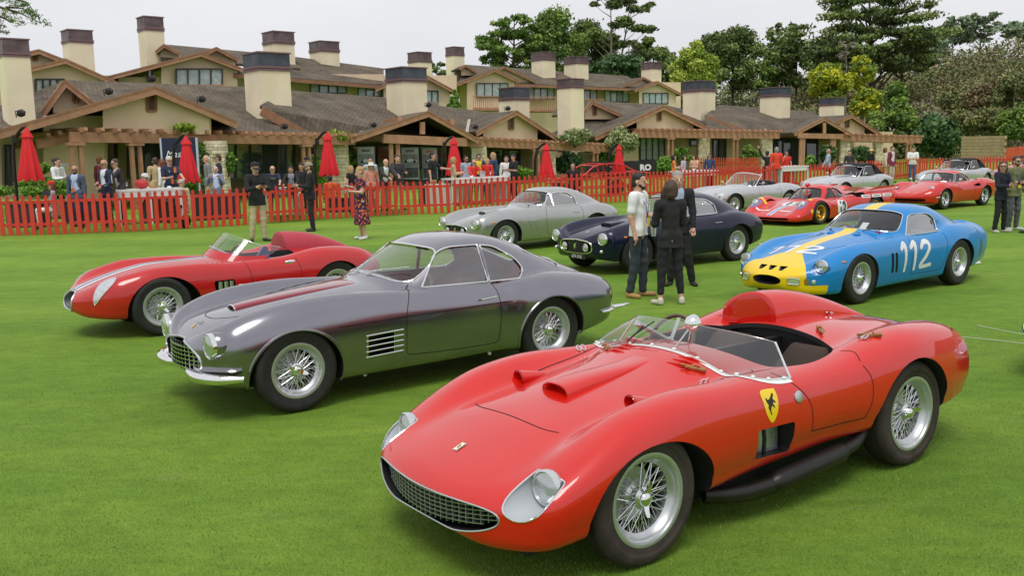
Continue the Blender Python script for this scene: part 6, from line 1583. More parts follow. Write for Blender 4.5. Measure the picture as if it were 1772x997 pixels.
# ---------------------------------------------------------------- red open racer with tricolour stripe (left)
def build_striped():
    root=empty('sports_car','red open racer with blue and white stripe, parked left behind the grey coupe','car')
    B=Body(dict(x=(.90,-3.15),sig=.06,
        W=[(.90,.50),(.74,.60),(.5,.70),(.1,.765),(-.4,.74),(-1.0,.715),(-1.5,.735),(-2.1,.80),(-2.6,.76),(-3.15,.60)],
        zc=[(.90,.50),(.74,.57),(.5,.66),(.2,.74),(-.1,.79),(-.5,.80),(-1.0,.81),(-1.6,.81),(-2.2,.82),(-2.7,.76),(-3.15,.64)],
        zf=[(.90,.46),(.76,.54),(.6,.66),(.3,.75),(0,.80),(-.4,.80),(-1.0,.765),(-1.5,.78),(-2.1,.87),(-2.6,.83),(-3.15,.62)],
        zm=[(.90,.42),(.4,.48),(-1.2,.52),(-2.2,.54),(-3.15,.5)],
        zb=[(.90,.28),(.6,.24),(0,.22),(-2.2,.24),(-3.15,.34)],
        wf=[(.90,.2),(.4,.19),(-1.2,.15),(-2.2,.22),(-3.15,.25)],
        dr=[(.90,.02),(.4,.14),(0,.18),(-1.2,.10),(-2.2,.16),(-3.15,.1)],
        tk=[(.90,.06),(0,.10),(-3.1,.10)],wi=1.2,Rf=.5,pf=2.0,Rzf=.18,Rr=.5,Rzr=.2,rk=.09))
    wc=[]
    for sg in (1,-1):
        y0,y1=(.50,1.2) if sg>0 else (-1.2,-.50)
        wc.append(arch_cut(-.04,.31,.38,y0,y1,WELL,rx=.43)); wc.append(arch_cut(-2.25,.31,.38,y0,y1,WELL,rx=.39))
    mouth=superell(0,.43,.185,.125,2.2,40)
    DR=RED2
    cuts=[prismcut(mouth,'front',.5,1.4,mat('inner_duct',(.25,.26,.27),.4,.5))]
    cock=cr([(-1.05,-.02),(-1.12,-.25),(-1.3,-.42),(-1.6,-.44),(-1.82,-.36),(-1.88,-.1),(-1.80,-.03),(-1.3,-.015)],6,True)
    cuts.append(prismcut([tuple(p) for p in cock],'top',.33,1.5,LEATH_B))
    cock2=[(a,-b_) for a,b_ in cock]
    cuts.append(prismcut([tuple(p) for p in cock2],'top',.33,1.5,LEATH_B))
    for sg in (1,-1):
        cuts.append(prismcut([tuple(p) for p in roundpoly([(-.62,.58),(-.88,.58),(-.90,.42),(-.64,.42)],.03,3)],'side',.55*sg if sg>0 else -.95,.95*sg if sg>0 else -.55,BLACK))
    body,sk=shell(root,B,[DR],wc,cuts,nx=150,N=50)
    trim(sk,root,[('front',1,mouth)],.012,'mouth_rim',ALU,closed=True)
    for sg in (1,-1):
        dd=Vector((-.75,-.35*sg,-.55)).normalized(); e1=Vector((.6,-.05*sg,-.6)); e1=(e1-dd*e1.dot(dd)).normalized(); e2=dd.cross(e1)*(-sg)
        c0,_=sk.hit(.60,sg*.545,'top'); md=(c0,e1,e2,dd)
        Q=[tuple(p) for p in cr([(-.17,.01),(-.13,-.055),(-.02,-.08),(.10,-.055),(.21,.0),(.10,.048),(-.02,.07),(-.12,.065)],6,True)]
        cv=vf('lamp_cover',sk.decal(Q,md,1,.004,.015),mat('lamp_bay_silver',(.62,.64,.66),.22,.6,.8,noise=(30,.15)),root)
        outline(cv,'cover_rim',CHROME,.004,cv)
    def stripe(y,w,m,nm,off,x0=.80,x1=-.80):
        P=[(x0+(x1-x0)*t,y) for t in np.linspace(0,1,60)]
        vf(nm,sk.ribbon(P,w,'top',1,off,n=3),m,root)
    stripe(0,.20,WHT,'white_stripe',.0025);stripe(0,.085,mat('slate_blue',(.09,.13,.24),.35,0,.5),'blue_stripe',.0042);stripe(-.115,.03,DBLUE,'blue_edge',.0042)
    P=[(-1.95+(-1.15)*t,.0) for t in np.linspace(0,1,30)]
    # stripe along the cockpit side and tail
    P=[(-1.0+(-2.1)*t,.50-.02*t) for t in np.linspace(0,1,60)]
    vf('white_stripe',sk.ribbon(P,.06,'top',1,.0028,n=2),WHT,root);vf('blue_stripe',sk.ribbon([(a,b_-.045) for a,b_ in P],.035,'top',1,.0034,n=2),DBLUE,root)
    # metal tonneau over the passenger side, hooped plexiglass screen
    V=[];F=[]
    base=cr([(-1.30,-.50),(-1.05,-.46),(-.88,-.34),(-.80,-.14),(-.80,.14),(-.88,.34),(-1.05,.46),(-1.35,.52)],6); bp=sk.pts(base,'top',1,.004); n=len(bp);m_=6
    for i,p in enumerate(bp):
        t=i/(n-1);e=abs(2*t-1)
        for k in range(m_+1): q=k/m_; V.append(p+Vector((-.30*q*(1-.2*e),0,(.27*(1-.55*e**2.2))*q)))
    F=[(i*(m_+1)+k,i*(m_+1)+k+1,(i+1)*(m_+1)+k+1,(i+1)*(m_+1)+k) for i in range(n-1) for k in range(m_)]
    ws=vf('windscreen',(V,F),PLEXI,root)
    b=MB();b.tube([V[i*(m_+1)+m_] for i in range(n)],.004,6);b.build('top_edge',LENSG,ws,smooth=True)
    V=[];F=[]
    for i,p in enumerate(bp):
        t=i/(n-1);e=abs(2*t-1)
        for k in range(4): q=k/3*.30; V.append(p+Vector((-.30*q*(1-.2*e),0,(.27*(1-.55*e**2.2))*q))*1.0+Vector((.002,0,.001)))
    F=[(i*4+k,i*4+k+1,(i+1)*4+k+1,(i+1)*4+k) for i in range(n-1) for k in range(3)]
    vf('screen_cowl',(V,F),DR,ws)
    p=sk.hit(-1.32,.40,'top')[0];b=MB();b.prism([(0,0),(.20,0),(.17,.14),(.12,.15)],lambda a,c:(p.x+.05-a,p.y,p.z+c),(0,.035,0));b.build('side_deflector',DBLUE,root)
    fairing(sk,root,-1.86,-3.0,-.20,lambda t:.25*(1-.4*t),lambda t:.24*(1-t**1.6)+.002,'headrest_fairing',mat('dull_red',(.42,.03,.05),.5,0,.2),'flat',pw=2.3,y1=-.10)
    b=MB()
    for sg in (1,):
        for k in range(3):
            pp=sk.pts([(-.70-.07*k,.565),(-.70-.07*k,.435)],'side',sg,-.012);b=MB();b.tube(pp,.026,10);b.build('vent_pipe',SPOKE,root,smooth=True)
        P=sk.pts([(-.92,.50),(-1.02,.50),(-1.14,.50)],'side',sg,.006);b=MB();b.tube(P,[.018,.012,.003],8);b.build('vent_spear',CHROME,root,smooth=True)
        l,n_=sk.hit(-1.62,.72,'side',sg);b=MB();b.ball(l,.075,12,sc=(1,.14,.42));b.build('mirror_plate',CHROME,root,smooth=True)
        for k in range(4): vf('louvre',sk.ribbon([(-.62-.06*k,.52),(-.60-.06*k,.60)],.016,'top',1,.004),GAP,root)
    lines=[('side',1,[(-1.05,.77),(-1.10,.6),(-1.10,.40)]),('side',1,[(-1.10,.40),(-1.7,.40)]),('side',1,[(-1.7,.40),(-1.74,.6),(-1.70,.77)])]
    seam(sk,root,lines,.006)
    b=MB();b.box((-1.3,0,.20),(2.4,1.0,.06));b.build('floor_pan',WELL,root)
    seat(root,-1.45,-.25,.25,.4,.45,LEATH_R);steering(root,(-1.25,-.25,.74),.5,.17)
    add_wheels(root,2.25,.745,R=.345,rr=.225,w=.16,kind='wire')
    place(root,-4.507,11.484,217.2)
build_striped()
# ---------------------------------------------------------------- open tourers
def build_tourer(label,pos,paint,roof=None,detail=1,wb=2.40,name='convertible',nose='cover',inner=None,wheel='wire',scale=1):
    root=empty(name,label,'car')
    B=Body(dict(x=(.86,-3.30),sig=.06,
        W=[(.86,.62),(.6,.70),(.3,.76),(-.2,.79),(-1.0,.775),(-1.8,.785),(-2.2,.815),(-2.6,.79),(-3.0,.72),(-3.30,.66)],
        zc=[(.86,.48),(.6,.60),(.3,.69),(-.1,.77),(-.6,.84),(-.95,.87),(-1.5,.85),(-2.2,.85),(-2.8,.80),(-3.30,.72)],
        zf=[(.86,.48),(.6,.64),(.35,.745),(0,.80),(-.5,.82),(-1.0,.82),(-1.7,.82),(-2.2,.87),(-2.6,.85),(-3.0,.79),(-3.30,.72)],
        zm=[(.86,.42),(.3,.52),(-1.2,.56),(-2.4,.56),(-3.30,.52)],
        zb=[(.86,.28),(.4,.21),(-.4,.19),(-2.0,.20),(-2.8,.26),(-3.30,.34)],
        wf=[(.86,.2),(.3,.19),(-1.2,.15),(-2.2,.2),(-3.30,.25)],
        dr=[(.86,.02),(.4,.08),(0,.10),(-1.2,.06),(-3.30,.04)],
        tk=[(.86,.07),(0,.07),(-3.30,.08)],Rf=.42,pf=2.2,Rzf=.2,Rr=.15,Rzr=.06,pr=2.5))
    wc=[]
    for sg in (1,-1):
        y0,y1=(.54,1.2) if sg>0 else (-1.2,-.54)
        wc.append(arch_cut(0,.30,.37,y0,y1,WELL,rx=.39)); wc.append(arch_cut(-wb,.30,.37,y0,y1,WELL,rx=.39))
    mouth=superell(0,.40,.36,.085,2.4,40)
    cuts=[prismcut(mouth,'front',.45,1.3,BLACK)]
    cock=roundpoly([(-1.02,.58),(-1.02,-.58),(-2.02,-.56),(-2.02,.56)],[.1,.1,.2,.2],6)
    if not roof: cuts.append(prismcut([tuple(p) for p in cock],'top',.33,1.5,inner or LEATH_B))
    body,sk=shell(root,B,[paint],wc,cuts,nx=120,N=42)
    trim(sk,root,[('front',1,mouth)],.010,'grille_surround',CHROME,closed=True); grille_bars(root,0,.40,.80,.35,.08,13,6,.0035,curve_x=.1)
    for sg in (1,-1):
        if nose=='cover':
            frustum_lamp(root,(.60,.60*sg,.60),(1,.05*sg,.12),.088,depth=.15)
        else: frustum_lamp(root,(.62,.60*sg,.61),(1,.05*sg,.05),.088,nac=paint)
        P=[(.80,.12*sg,.37),(.80,.35*sg,.37),(.70,.62*sg,.38),(.45,.775*sg,.40)];b=MB();b.tube(cr(P,5),.026,8);b.build('front_bumper',CHROME,root,smooth=True)
        b=MB();b.tube(cr([(-3.33,.2*sg,.42),(-3.31,.55*sg,.42),(-3.0,.76*sg,.43)],5),.024,8);b.build('rear_bumper',CHROME,root,smooth=True)
        lines=[('side',sg,[(-1.04,.82),(-1.06,.5),(-1.09,.29)]),('side',sg,[(-1.09,.29),(-1.95,.28)]),('side',sg,[(-1.95,.28),(-1.99,.5),(-1.98,.82)])]
        seam(sk,root,lines,.008)
        if detail>1:
            for k in range(4): vf('wing_louvre',sk.ribbon([(-.50-.075*k,.62),(-.54-.075*k,.36)],.022,'side',sg,.002),GAP,root)
        l,n=sk.hit(.28,.60,'side',sg);b=MB();b.ball(l,.03,8,sc=(1,.4,.6));b.build('side_repeater',AMBER,root)
        P=sk.pts([(-1.80,.72),(-1.92,.725)],'side',sg,.001);handle(root,P[0],P[1],.009,(0,.025*sg,0))
    # framed windscreen
    zb=.86;base=cr([(-1.05,-.60),(-.90,-.42),(-.84,0),(-.90,.42),(-1.05,.60)],6);bp=[Vector((a,b_,sk.hit(a,b_,'top')[0].z)) for a,b_ in base]
    tp=[p+Vector((-.36,-.07*np.sign(p.y)*abs(p.y/.6),.34-.02*abs(p.y/.6)**2)) for p in bp]
    n=len(bp);V=[p for pr in zip(bp,tp) for p in pr];ws=vf('windscreen',(V,[(2*i,2*i+1,2*i+3,2*i+2) for i in range(n-1)]),GLASS,root)
    b=MB();b.tube([bp[0]]+tp+[bp[-1]],.017,8);b.tube(bp,.009,6);b.build('screen_frame',CHROME,ws,smooth=True)
    for sg in (1,-1):
        b=MB();c=Vector((-1.16,.80*sg,.92));b.tube([c+Vector((0,-.07*sg,-.06)),c],.008,6);b.ball(c,.05,10,sc=(.5,1,.7));b.build('door_mirror',CHROME,root,smooth=True)
    if roof:
        V=[];F=[];xs=[-1.20,-1.32,-1.55,-1.8,-2.0,-2.15,-2.3,-2.45,-2.55];hh=[1.215,1.25,1.285,1.285,1.255,1.19,1.09,.96,.85];ww=[.53,.56,.58,.595,.60,.60,.59,.57,.54];N=14
        for th,o in ((0,0),):
            for x,h,w in zip(xs,hh,ww):
                for k in range(N+1):
                    a=pi*k/N;V.append((x,w*math.copysign(abs(math.cos(a))**.45,math.cos(a)),max(.80,(h-.06)-(0)+ (.06)*math.sin(a) if 0<k<N else (h-.07))))
        M=N+1;F=[(i*M+k,i*M+k+1,(i+1)*M+k+1,(i+1)*M+k) for i in range(len(xs)-1) for k in range(N)]
        b=MB();b.add(V,F);rf=b.build('folding_roof',roof,root,smooth=60);sm=rf.modifiers.new('t','SOLIDIFY');sm.thickness=.02
        for sg in (1,-1):
            # rear quarter of the hood, side glass
            Q=[(-1.98,.80),(-1.98,1.17),(-2.15,1.11),(-2.3,1.03),(-2.47,.92),(-2.58,.80)];b=MB();b.prism(Q,lambda a,c:(a,(.59+(1.2-c)*.06)*sg,c),(0,.02*sg,0));b.build('roof_quarter',roof,root)
            Q=[(-1.22,.86),(-1.44,1.17),(-1.97,1.17),(-1.97,.86)];V=[(a,(.64-(c-.86)*.25)*sg,c) for a,c in Q];wd=vf('side_window',(V,[(0,1,2,3)]),GLASS,root)
            b=MB();b.tube([V[0],V[1],V[2]],.012,6);b.build('window_trim',CHROME,wd,smooth=True)
    else:
        for y in (.32,-.32): seat(root,-1.62,y,.25,.46,.56,inner or LEATH_B)
        b=MB();b.tube(cr([(-2.0,-.5,.87),(-2.12,-.3,.90),(-2.15,0,.905),(-2.12,.3,.90),(-2.0,.5,.87)],5),.06,10,flat=.8);b.build('folded_hood',BLACK,root,smooth=60)
    steering(root,(-1.25,.33,.80),.45,.18);b=MB();b.tube([(-1.02,-.56,.80),(-1.02,.56,.80)],.06,10);b.build('dashboard',BLACK,root,smooth=60)
    b=MB();b.box((-1.2,0,.2),(3.4,1.1,.06));b.build('floor_pan',WELL,root)
    add_wheels(root,wb,.75,R=.335,rr=.205,w=.165,kind=wheel,n=32)
    place(root,*pos);root.scale=(scale,)*3
    return root
build_tourer('silver open tourer with its hood folded down, left of the number 12 racer','%s'%'' or (6.076,28.085,215.3),SILV2,None,2)
build_tourer('silver convertible with black fabric roof raised, behind the number 12 racer',(11.4,34.2,217.0),SILV2,mat('black_fabric_roof',(.012,.012,.014),.85,bump=(200,.3,.003)))
build_tourer('silver convertible with black fabric roof raised, behind the red mid-engined coupe',(17.6,39.0,217.0),SILV2,mat('black_fabric_roof'))
build_tourer('red convertible with bright windscreen frame, farthest right behind the green-jacketed man',(22.3,42.0,217.0),RED,mat('black_fabric_roof'))
build_tourer('pale blue tourer cut by the right edge of the photo, only its lamp in view',(5.41,7.97,215.0),mat('pale_blue_paint',(.30,.45,.62),.3,.2,1.0),None)
# ---------------------------------------------------------------- red closed sports racer number 12
def build_twelve():
    root=empty('racing_car','low red closed racing car with number 12 roundels and gold wheels','car')
    B=Body(dict(x=(.96,-3.35),sig=.05,cab=(-.25,-1.9),cabmid=-.95,sf=.25,sb=.1,crown=.03,ng=8,pga=3.5,
        W=[(.96,.88),(.6,.93),(.2,.97),(-.3,.97),(-.8,.93),(-1.3,.93),(-1.8,.98),(-2.4,1.0),(-3.0,1.0),(-3.35,.98)],
        zc=[(.96,.22),(.6,.36),(.3,.44),(0,.50),(-.35,.56),(-.8,.60),(-1.5,.70),(-2.0,.76),(-2.6,.76),(-3.1,.78),(-3.35,.80)],
        zf=[(.96,.20),(.75,.34),(.5,.52),(.2,.66),(-.05,.685),(-.35,.62),(-.8,.58),(-1.3,.62),(-1.8,.72),(-2.3,.79),(-2.8,.78),(-3.35,.80)],
        zm=[(.96,.18),(.4,.30),(0,.36),(-1.2,.38),(-3.35,.46)],
        zb=[(.96,.11),(.3,.12),(-2.5,.13),(-3.35,.25)],
        wf=[(.96,.25),(.3,.24),(-.6,.22),(-1.5,.2),(-2.3,.28),(-3.35,.3)],
        dr=[(.96,.0),(.4,.04),(-.4,.05),(-1.2,.06),(-3.35,.02)],
        tk=[(.96,.02),(-3.35,.04)],pfn=2.6,nb=5,
        zr=[(-.1,.4),(-.3,.55),(-.6,.76),(-.85,.90),(-1.05,.96),(-1.3,.965),(-1.55,.93),(-1.9,.82),(-2.1,.6)],
        yr=[(-.2,.64),(-1.0,.62),(-1.6,.52),(-2,.4)],
        Rf=.2,pf=2.6,Rzf=.12,Rr=.05,pr=3,Rzr=.02))
    wc=[]
    for sg in (1,-1):
        y0,y1=(.60,1.2) if sg>0 else (-1.2,-.60)
        wc.append(arch_cut(0,.28,.33,y0,y1,WELL,rx=.36)); wc.append(arch_cut(-2.4,.30,.36,y0,y1,WELL,rx=.38))
    cuts=[prismcut([(-.62,.155),(.62,.155),(.62,.205),(-.62,.205)],'front',.6,1.3,BLACK)]
    for sg in (1,-1): cuts.append(prismcut([(-1.55,.72),(-1.95,.74),(-1.95,.62),(-1.60,.62)],'side',.55*sg if sg>0 else -1.1,1.1*sg if sg>0 else -.55,BLACK))
    w1=roundpoly([(-.72,.62),(-.98,.86),(-1.10,.88),(-1.16,.62)],.04);w2=roundpoly([(-1.22,.62),(-1.17,.88),(-1.42,.84),(-1.58,.70),(-1.56,.64)],.04)
    fw=cr([(-.44,.58),(0,.61),(.44,.58),(.47,.62),(.40,.78),(.30,.86),(0,.88),(-.30,.86),(-.40,.78),(-.47,.62)],4,True)
    base,sk=coupe(root,B,RED,wc,cuts,[w1,w2],fw,None,(-.55,-1.7),nx=130,N=44,floor=.22,trimr=.006,fx=(-1.1,.1),side_x=(.2,.75),cavside=.25,trimm=BLACK)
    for sg in (1,-1):
        dd=Vector((-.8,0,-.6)).normalized();e1=Vector((.6,0,-.8)).normalized();e2=Vector((0,1,0))
        c0,_=sk.hit(.50,sg*.72,'top');md=(c0,e1,e2,dd)
        c0b=c0
        cv=vf('lamp_cover',sk.decal(superell(0,0,.17,.115,2.4,24),md,1,.004,.02),mat('lamp_bay_violet',(.22,.16,.38),.3,.3,.8,noise=(20,.3)),root)
        frustum_lamp(root,c0+Vector((.01,0,.02)),(1,0,.25),.08,depth=.02)
        # gold lettering strip above the lamp, small shield on the flank
        c1,_=sk.hit(.28,sg*.72,'top')
        st_=vf('sticker',sk.ribbon([(.25,.70*sg+t) for t in np.linspace(-.16,.14,12)],.075,'top',1,.005,n=2),YEL,root);vf('sticker_print',sk.ribbon([(.25,.70*sg+t) for t in np.linspace(-.12,.02,8)],.03,'top',1,.008,n=1),WHT,st_)
        P=cr([(.43,.40),(.36,.40),(.36,.34),(.395,.29),(.43,.34)],3,True);vf('flank_badge',sk.decal([tuple(p) for p in P],'side',sg,.004,.02),YEL,root)
        # roundels
        P=roundpoly([(-.74,.57),(-1.14,.57),(-1.14,.22),(-.74,.22)],.14,6);rd=vf('roundel',sk.decal([tuple(p) for p in P],'side',sg,.003,.03),WHT,root)
        text_decal(sk,root,'12',lambda a,b_:(-.94-a*sg,.395+b_),.34,'side',sg,BLACK,'number',off=.03,bold=.012,sx=.8)
        for k,(x,tx) in enumerate(((-1.95,0),(-2.42,1),(-2.92,2))):
            w_=.34 if k==0 else .42
            P=[(x+w_/2,.59),(x-w_/2,.59),(x-w_/2,.665),(x+w_/2,.665)];vf('sponsor_strip',sk.decal(P,'side',sg,.004,.04),WHT,root)
            vf('sticker_print',sk.ribbon([(x+t*w_,.628) for t in np.linspace(.34,-.36,8)],.022,'side',sg,.008),mat('print_ink',(.10,.12,.14),.6),root)
    P=superell(.02,.12,.20,.32,2.3,30);rd=vf('roundel',sk.decal(P,'top',1,.004,.03),WHT,root)
    text_decal(sk,root,'12',lambda a,b_:(.02-b_,.12+a*1.5),.34,'top',1,BLACK,'number',off=.008,bold=.012)
    P=[(.16+.72*t,.05-.05*t) for t in np.linspace(0,1,24)];vf('white_stripe',sk.ribbon(P,.14,'top',1,.004,n=2),WHT,root);vf('blue_stripe',sk.ribbon(P,.055,'top',1,.0065,n=2),mat('stripe_blue',(.02,.12,.5),.35,0,.5),root)
    for sg in (1,-1): vf('nose_strip',sk.ribbon([(.62,.38*sg+t) for t in np.linspace(-.22,.22,16)],.05,'top',1,.005,n=2),WHT,root)
    b=MB();b.tube([(-.55,.10,.70),(-.60,.10,.93)],.02,8);b.ball((-.60,.10,.97),.065,12,sc=(1.3,1,.8));b.build('red_mirror',RED,root,smooth=True)
    # exposed rear: tyres, gearbox and exhausts under the raised tail, blade fins
    for sg in (1,-1):
        P=[(-2.0,.78),(-3.5,.83),(-3.5,.87),(-2.4,.86)];b=MB();b.prism(P,lambda a,c:(a,.93*sg,c),(0,.03*sg,0));b.build('tail_fin',RED,root)
        b=MB()
        for k in range(3): b.tube(cr([(-2.7,.3*sg+.09*k*sg,.42),(-3.1,.28*sg+.08*k*sg,.40),(-3.55,.25*sg+.07*k*sg,.36)],4),.022,8)
        b.build('exhaust_pipes',mat('gold_pipe',(.5,.36,.14),.35,.8),root,smooth=True)
    seat(root,-1.2,.25,.15,.4,.45,LEATH_B);seat(root,-1.2,-.25,.15,.4,.45,LEATH_B);steering(root,(-.85,-.25,.55),.5,.15)
    add_wheels(root,2.40,.955,.99,R=.30,rr=.195,w=.25,w_rear=.33,kind='star',rim=GOLDR,n=40)
    place(root,7.289,24.722,217.3)
build_twelve()
# ---------------------------------------------------------------- red mid-engined coupe
def build_mid():
    root=empty('coupe','bright red mid-engined coupe with silver wheels, parked at right near the back','car')
    B=Body(dict(x=(.90,-3.22),sig=.06,cab=(-.40,-2.9),cabmid=-1.35,sf=.25,sb=.25,crown=.04,ng=8,pga=5,
        W=[(.90,.68),(.6,.76),(.3,.82),(0,.85),(-.5,.82),(-1.0,.80),(-1.6,.815),(-2.2,.86),(-2.7,.84),(-3.22,.76)],
        zc=[(.90,.46),(.6,.56),(.3,.64),(0,.70),(-.4,.77),(-.8,.79),(-1.6,.80),(-2.2,.82),(-2.8,.80),(-3.22,.76)],
        zf=[(.90,.44),(.6,.60),(.3,.74),(0,.81),(-.3,.80),(-.8,.745),(-1.3,.74),(-1.8,.80),(-2.2,.86),(-2.6,.85),(-3.22,.76)],
        zm=[(.90,.38),(.3,.46),(-1.2,.50),(-2.4,.52),(-3.22,.48)],
        zb=[(.90,.26),(.4,.18),(-2.4,.18),(-3.22,.28)],
        wf=[(.90,.2),(.3,.2),(-.6,.17),(-1.5,.17),(-2.2,.22),(-3.22,.25)],
        dr=[(.90,.02),(.4,.12),(0,.16),(-1.0,.05),(-2.2,.1),(-3.22,.03)],
        tk=[(.90,.06),(-3.22,.08)],pl=1.8,
        zr=[(-.2,.6),(-.42,.74),(-.7,.93),(-1.0,1.08),(-1.2,1.125),(-1.45,1.13),(-1.75,1.08),(-2.1,.96),(-2.5,.83),(-2.9,.6)],
        yr=[(-.3,.68),(-1.2,.66),(-1.8,.58),(-2.4,.46),(-2.9,.4)],Rf=.4,pf=2.2,Rzf=.18,Rr=.1,pr=2.6,Rzr=.05))
    wc=[]
    for sg in (1,-1):
        y0,y1=(.56,1.2) if sg>0 else (-1.2,-.56)
        wc.append(arch_cut(0,.29,.355,y0,y1,WELL,rx=.37)); wc.append(arch_cut(-2.34,.29,.355,y0,y1,WELL,rx=.37))
    cuts=[prismcut([tuple(p) for p in roundpoly([(-.58,.27),(.58,.27),(.58,.35),(-.58,.35)],.03)],'front',.6,1.2,BLACK)]
    for sg in (1,-1): cuts.append(prismcut([tuple(p) for p in cr([(-1.62,.66),(-1.75,.70),(-1.93,.715),(-1.95,.64),(-1.80,.63)],4,True)],'side',.70*sg if sg>0 else -1.0,1.0*sg if sg>0 else -.70,BLACK))
    w1=roundpoly([(-.80,.77),(-1.05,1.0),(-1.18,1.035),(-1.50,1.03),(-1.62,.79)],[.02,.04,.04,.04,.03]);w2=roundpoly([(-1.67,.79),(-1.56,1.03),(-1.72,.99),(-1.95,.87),(-2.02,.80)],[.02,.02,.04,.03,.02])
    fw=cr([(-.54,.795),(-.3,.81),(0,.82),(.3,.81),(.54,.795),(.565,.83),(.50,.97),(.42,1.03),(.25,1.06),(0,1.07),(-.25,1.06),(-.42,1.03),(-.50,.97),(-.565,.83)],4,True)
    base,sk=coupe(root,B,RED,wc,cuts,[w1,w2],fw,None,(-.62,-2.0),nx=120,N=42,floor=.24,trimr=.007,fx=(-1.25,-.1),side_x=(.25,1.1))
    for sg in (1,-1):
        frustum_lamp(root,(.47,.60*sg,.625),(1,.05*sg,.12),.085,depth=.12)
        b=MB();b.tube(cr([(.80,.30*sg,.36),(.74,.55*sg,.365),(.50,.76*sg,.375),(.35,.80*sg,.38)],5),.02,8);b.build('front_bumper',CHROME,root,smooth=True)
        l,n=sk.hit(.33,.50,'side',sg);b=MB();b.ball(l,.03,8,sc=(1.6,.4,.6));b.build('side_repeater',AMBER,root)
        b=MB();c=Vector((-.78,.80*sg,.86));b.tube([c+Vector((0,-.06*sg,-.09)),c],.007,6);b.ball(c,.05,10,sc=(.5,1,.8));b.build('door_mirror',CHROME,root,smooth=True)
        seam(sk,root,[('side',sg,[(-.80,.76),(-.72,.6),(-.74,.28)]),('side',sg,[(-.74,.28),(-1.6,.28)]),('side',sg,[(-1.6,.28),(-1.66,.5),(-1.63,.78)]),('top',1,[(.25,.42*sg),(-.3,.5*sg)])],.008)
        vf('lamp_slot',sk.ribbon([(.58,.52*sg),(.46,.50*sg),(.35,.50*sg)],.02,'top',1,.003),GAP,root)
    vf('nose_badge',sk.decal(superell(.72,0,.02,.04,2,12),'top',1,.004,.02),YEL,root)
    interior(root,-1.35,LEATH_B,1,zt=.70,xw=.36,h=.42);b=MB();b.box((-1.2,0,.2),(3.2,1.1,.05));b.build('floor_pan',WELL,root)
    add_wheels(root,2.34,.80,R=.315,rr=.20,w=.19,kind='star',n=36)
    place(root,12.476,28.864,216.9)
build_mid()
# ---------------------------------------------------------------- people: bodies and clothes grown from joints as smooth surfaces
import openvdb as vdb
def sdf_mesh(prims, res, pad=.05, k=.02, carve=(), noise=0, zc=None):
    """prims: (a, b, ra, rb, (sx,sy,sz)) tapered rods blended together -> verts, faces"""
    lo=np.array([1e9]*3);hi=-lo
    for a,b,ra,rb,sc in prims:
        m=max(ra,rb)/min(1,min(sc))+pad
        for p in (a,b): lo=np.minimum(lo,np.array(p)-m);hi=np.maximum(hi,np.array(p)+m)
    n=np.ceil((hi-lo)/res).astype(int)+1;g=[lo[i]+res*np.arange(n[i]) for i in range(3)];X,Y,Z=np.meshgrid(*g,indexing='ij')
    def dist(pr):
        a,b,ra,rb,sc=pr;sx,sy,sz=sc;a=np.array(a,float);b=np.array(b,float)
        px,py,pz=(X-a[0])*sx,(Y-a[1])*sy,(Z-a[2])*sz;d=(b-a)*np.array(sc);L=float(d@d)+1e-9
        t=np.clip((px*d[0]+py*d[1]+pz*d[2])/L,0,1);r=ra+(rb-ra)*t;return (np.sqrt((px-t*d[0])**2+(py-t*d[1])**2+(pz-t*d[2])**2)-r)/max(sc)
    D=None
    for p in prims:
        e=dist(p)
        if D is None: D=e
        else:
            h=np.clip(.5+.5*(D-e)/k,0,1);D=e*h+D*(1-h)-k*h*(1-h) if False else (D*(1-h)+e*h-k*h*(1-h))
    for c in carve: D=np.maximum(D,-dist(c))
    if noise: D=D+noise*(np.sin(X*31+Z*17)*np.sin(Y*29-Z*23)+.6*np.sin(Z*47+X*13+Y*9))
    if zc is not None: D=np.maximum(D,zc-Z)
    gr=vdb.FloatGrid(1.0);gr.copyFromArray(D.astype(np.float32));v,t,q=gr.convertToPolygons(0.0,0.0)
    v=v*res+lo;F=[tuple(int(i) for i in f)[::-1] for f in q]+[tuple(int(i) for i in f)[::-1] for f in t];return v,F
SKINS={'a':mat('skin_light',(.62,.36,.26),.5,noise=(20,.06)),'b':mat('skin_tan',(.48,.26,.17),.5,noise=(20,.06)),'c':mat('skin_brown',(.25,.13,.08),.5,noise=(20,.06))}
HAIRS={k:mat('hair_'+k,c,.6,bump=(90,.5,.01)) for k,c in dict(black=(.012,.010,.010),brown=(.06,.032,.018),dark=(.028,.018,.013),blonde=(.42,.27,.11),grey=(.30,.29,.28),auburn=(.16,.05,.02),white=(.6,.58,.55)).items()}
def cloth(name,c): return mat('cloth_'+name,c,.85,noise=(5,.06),bump=(22,.25,.008))
def _n3(v): v=Vector(v);return v.normalized()
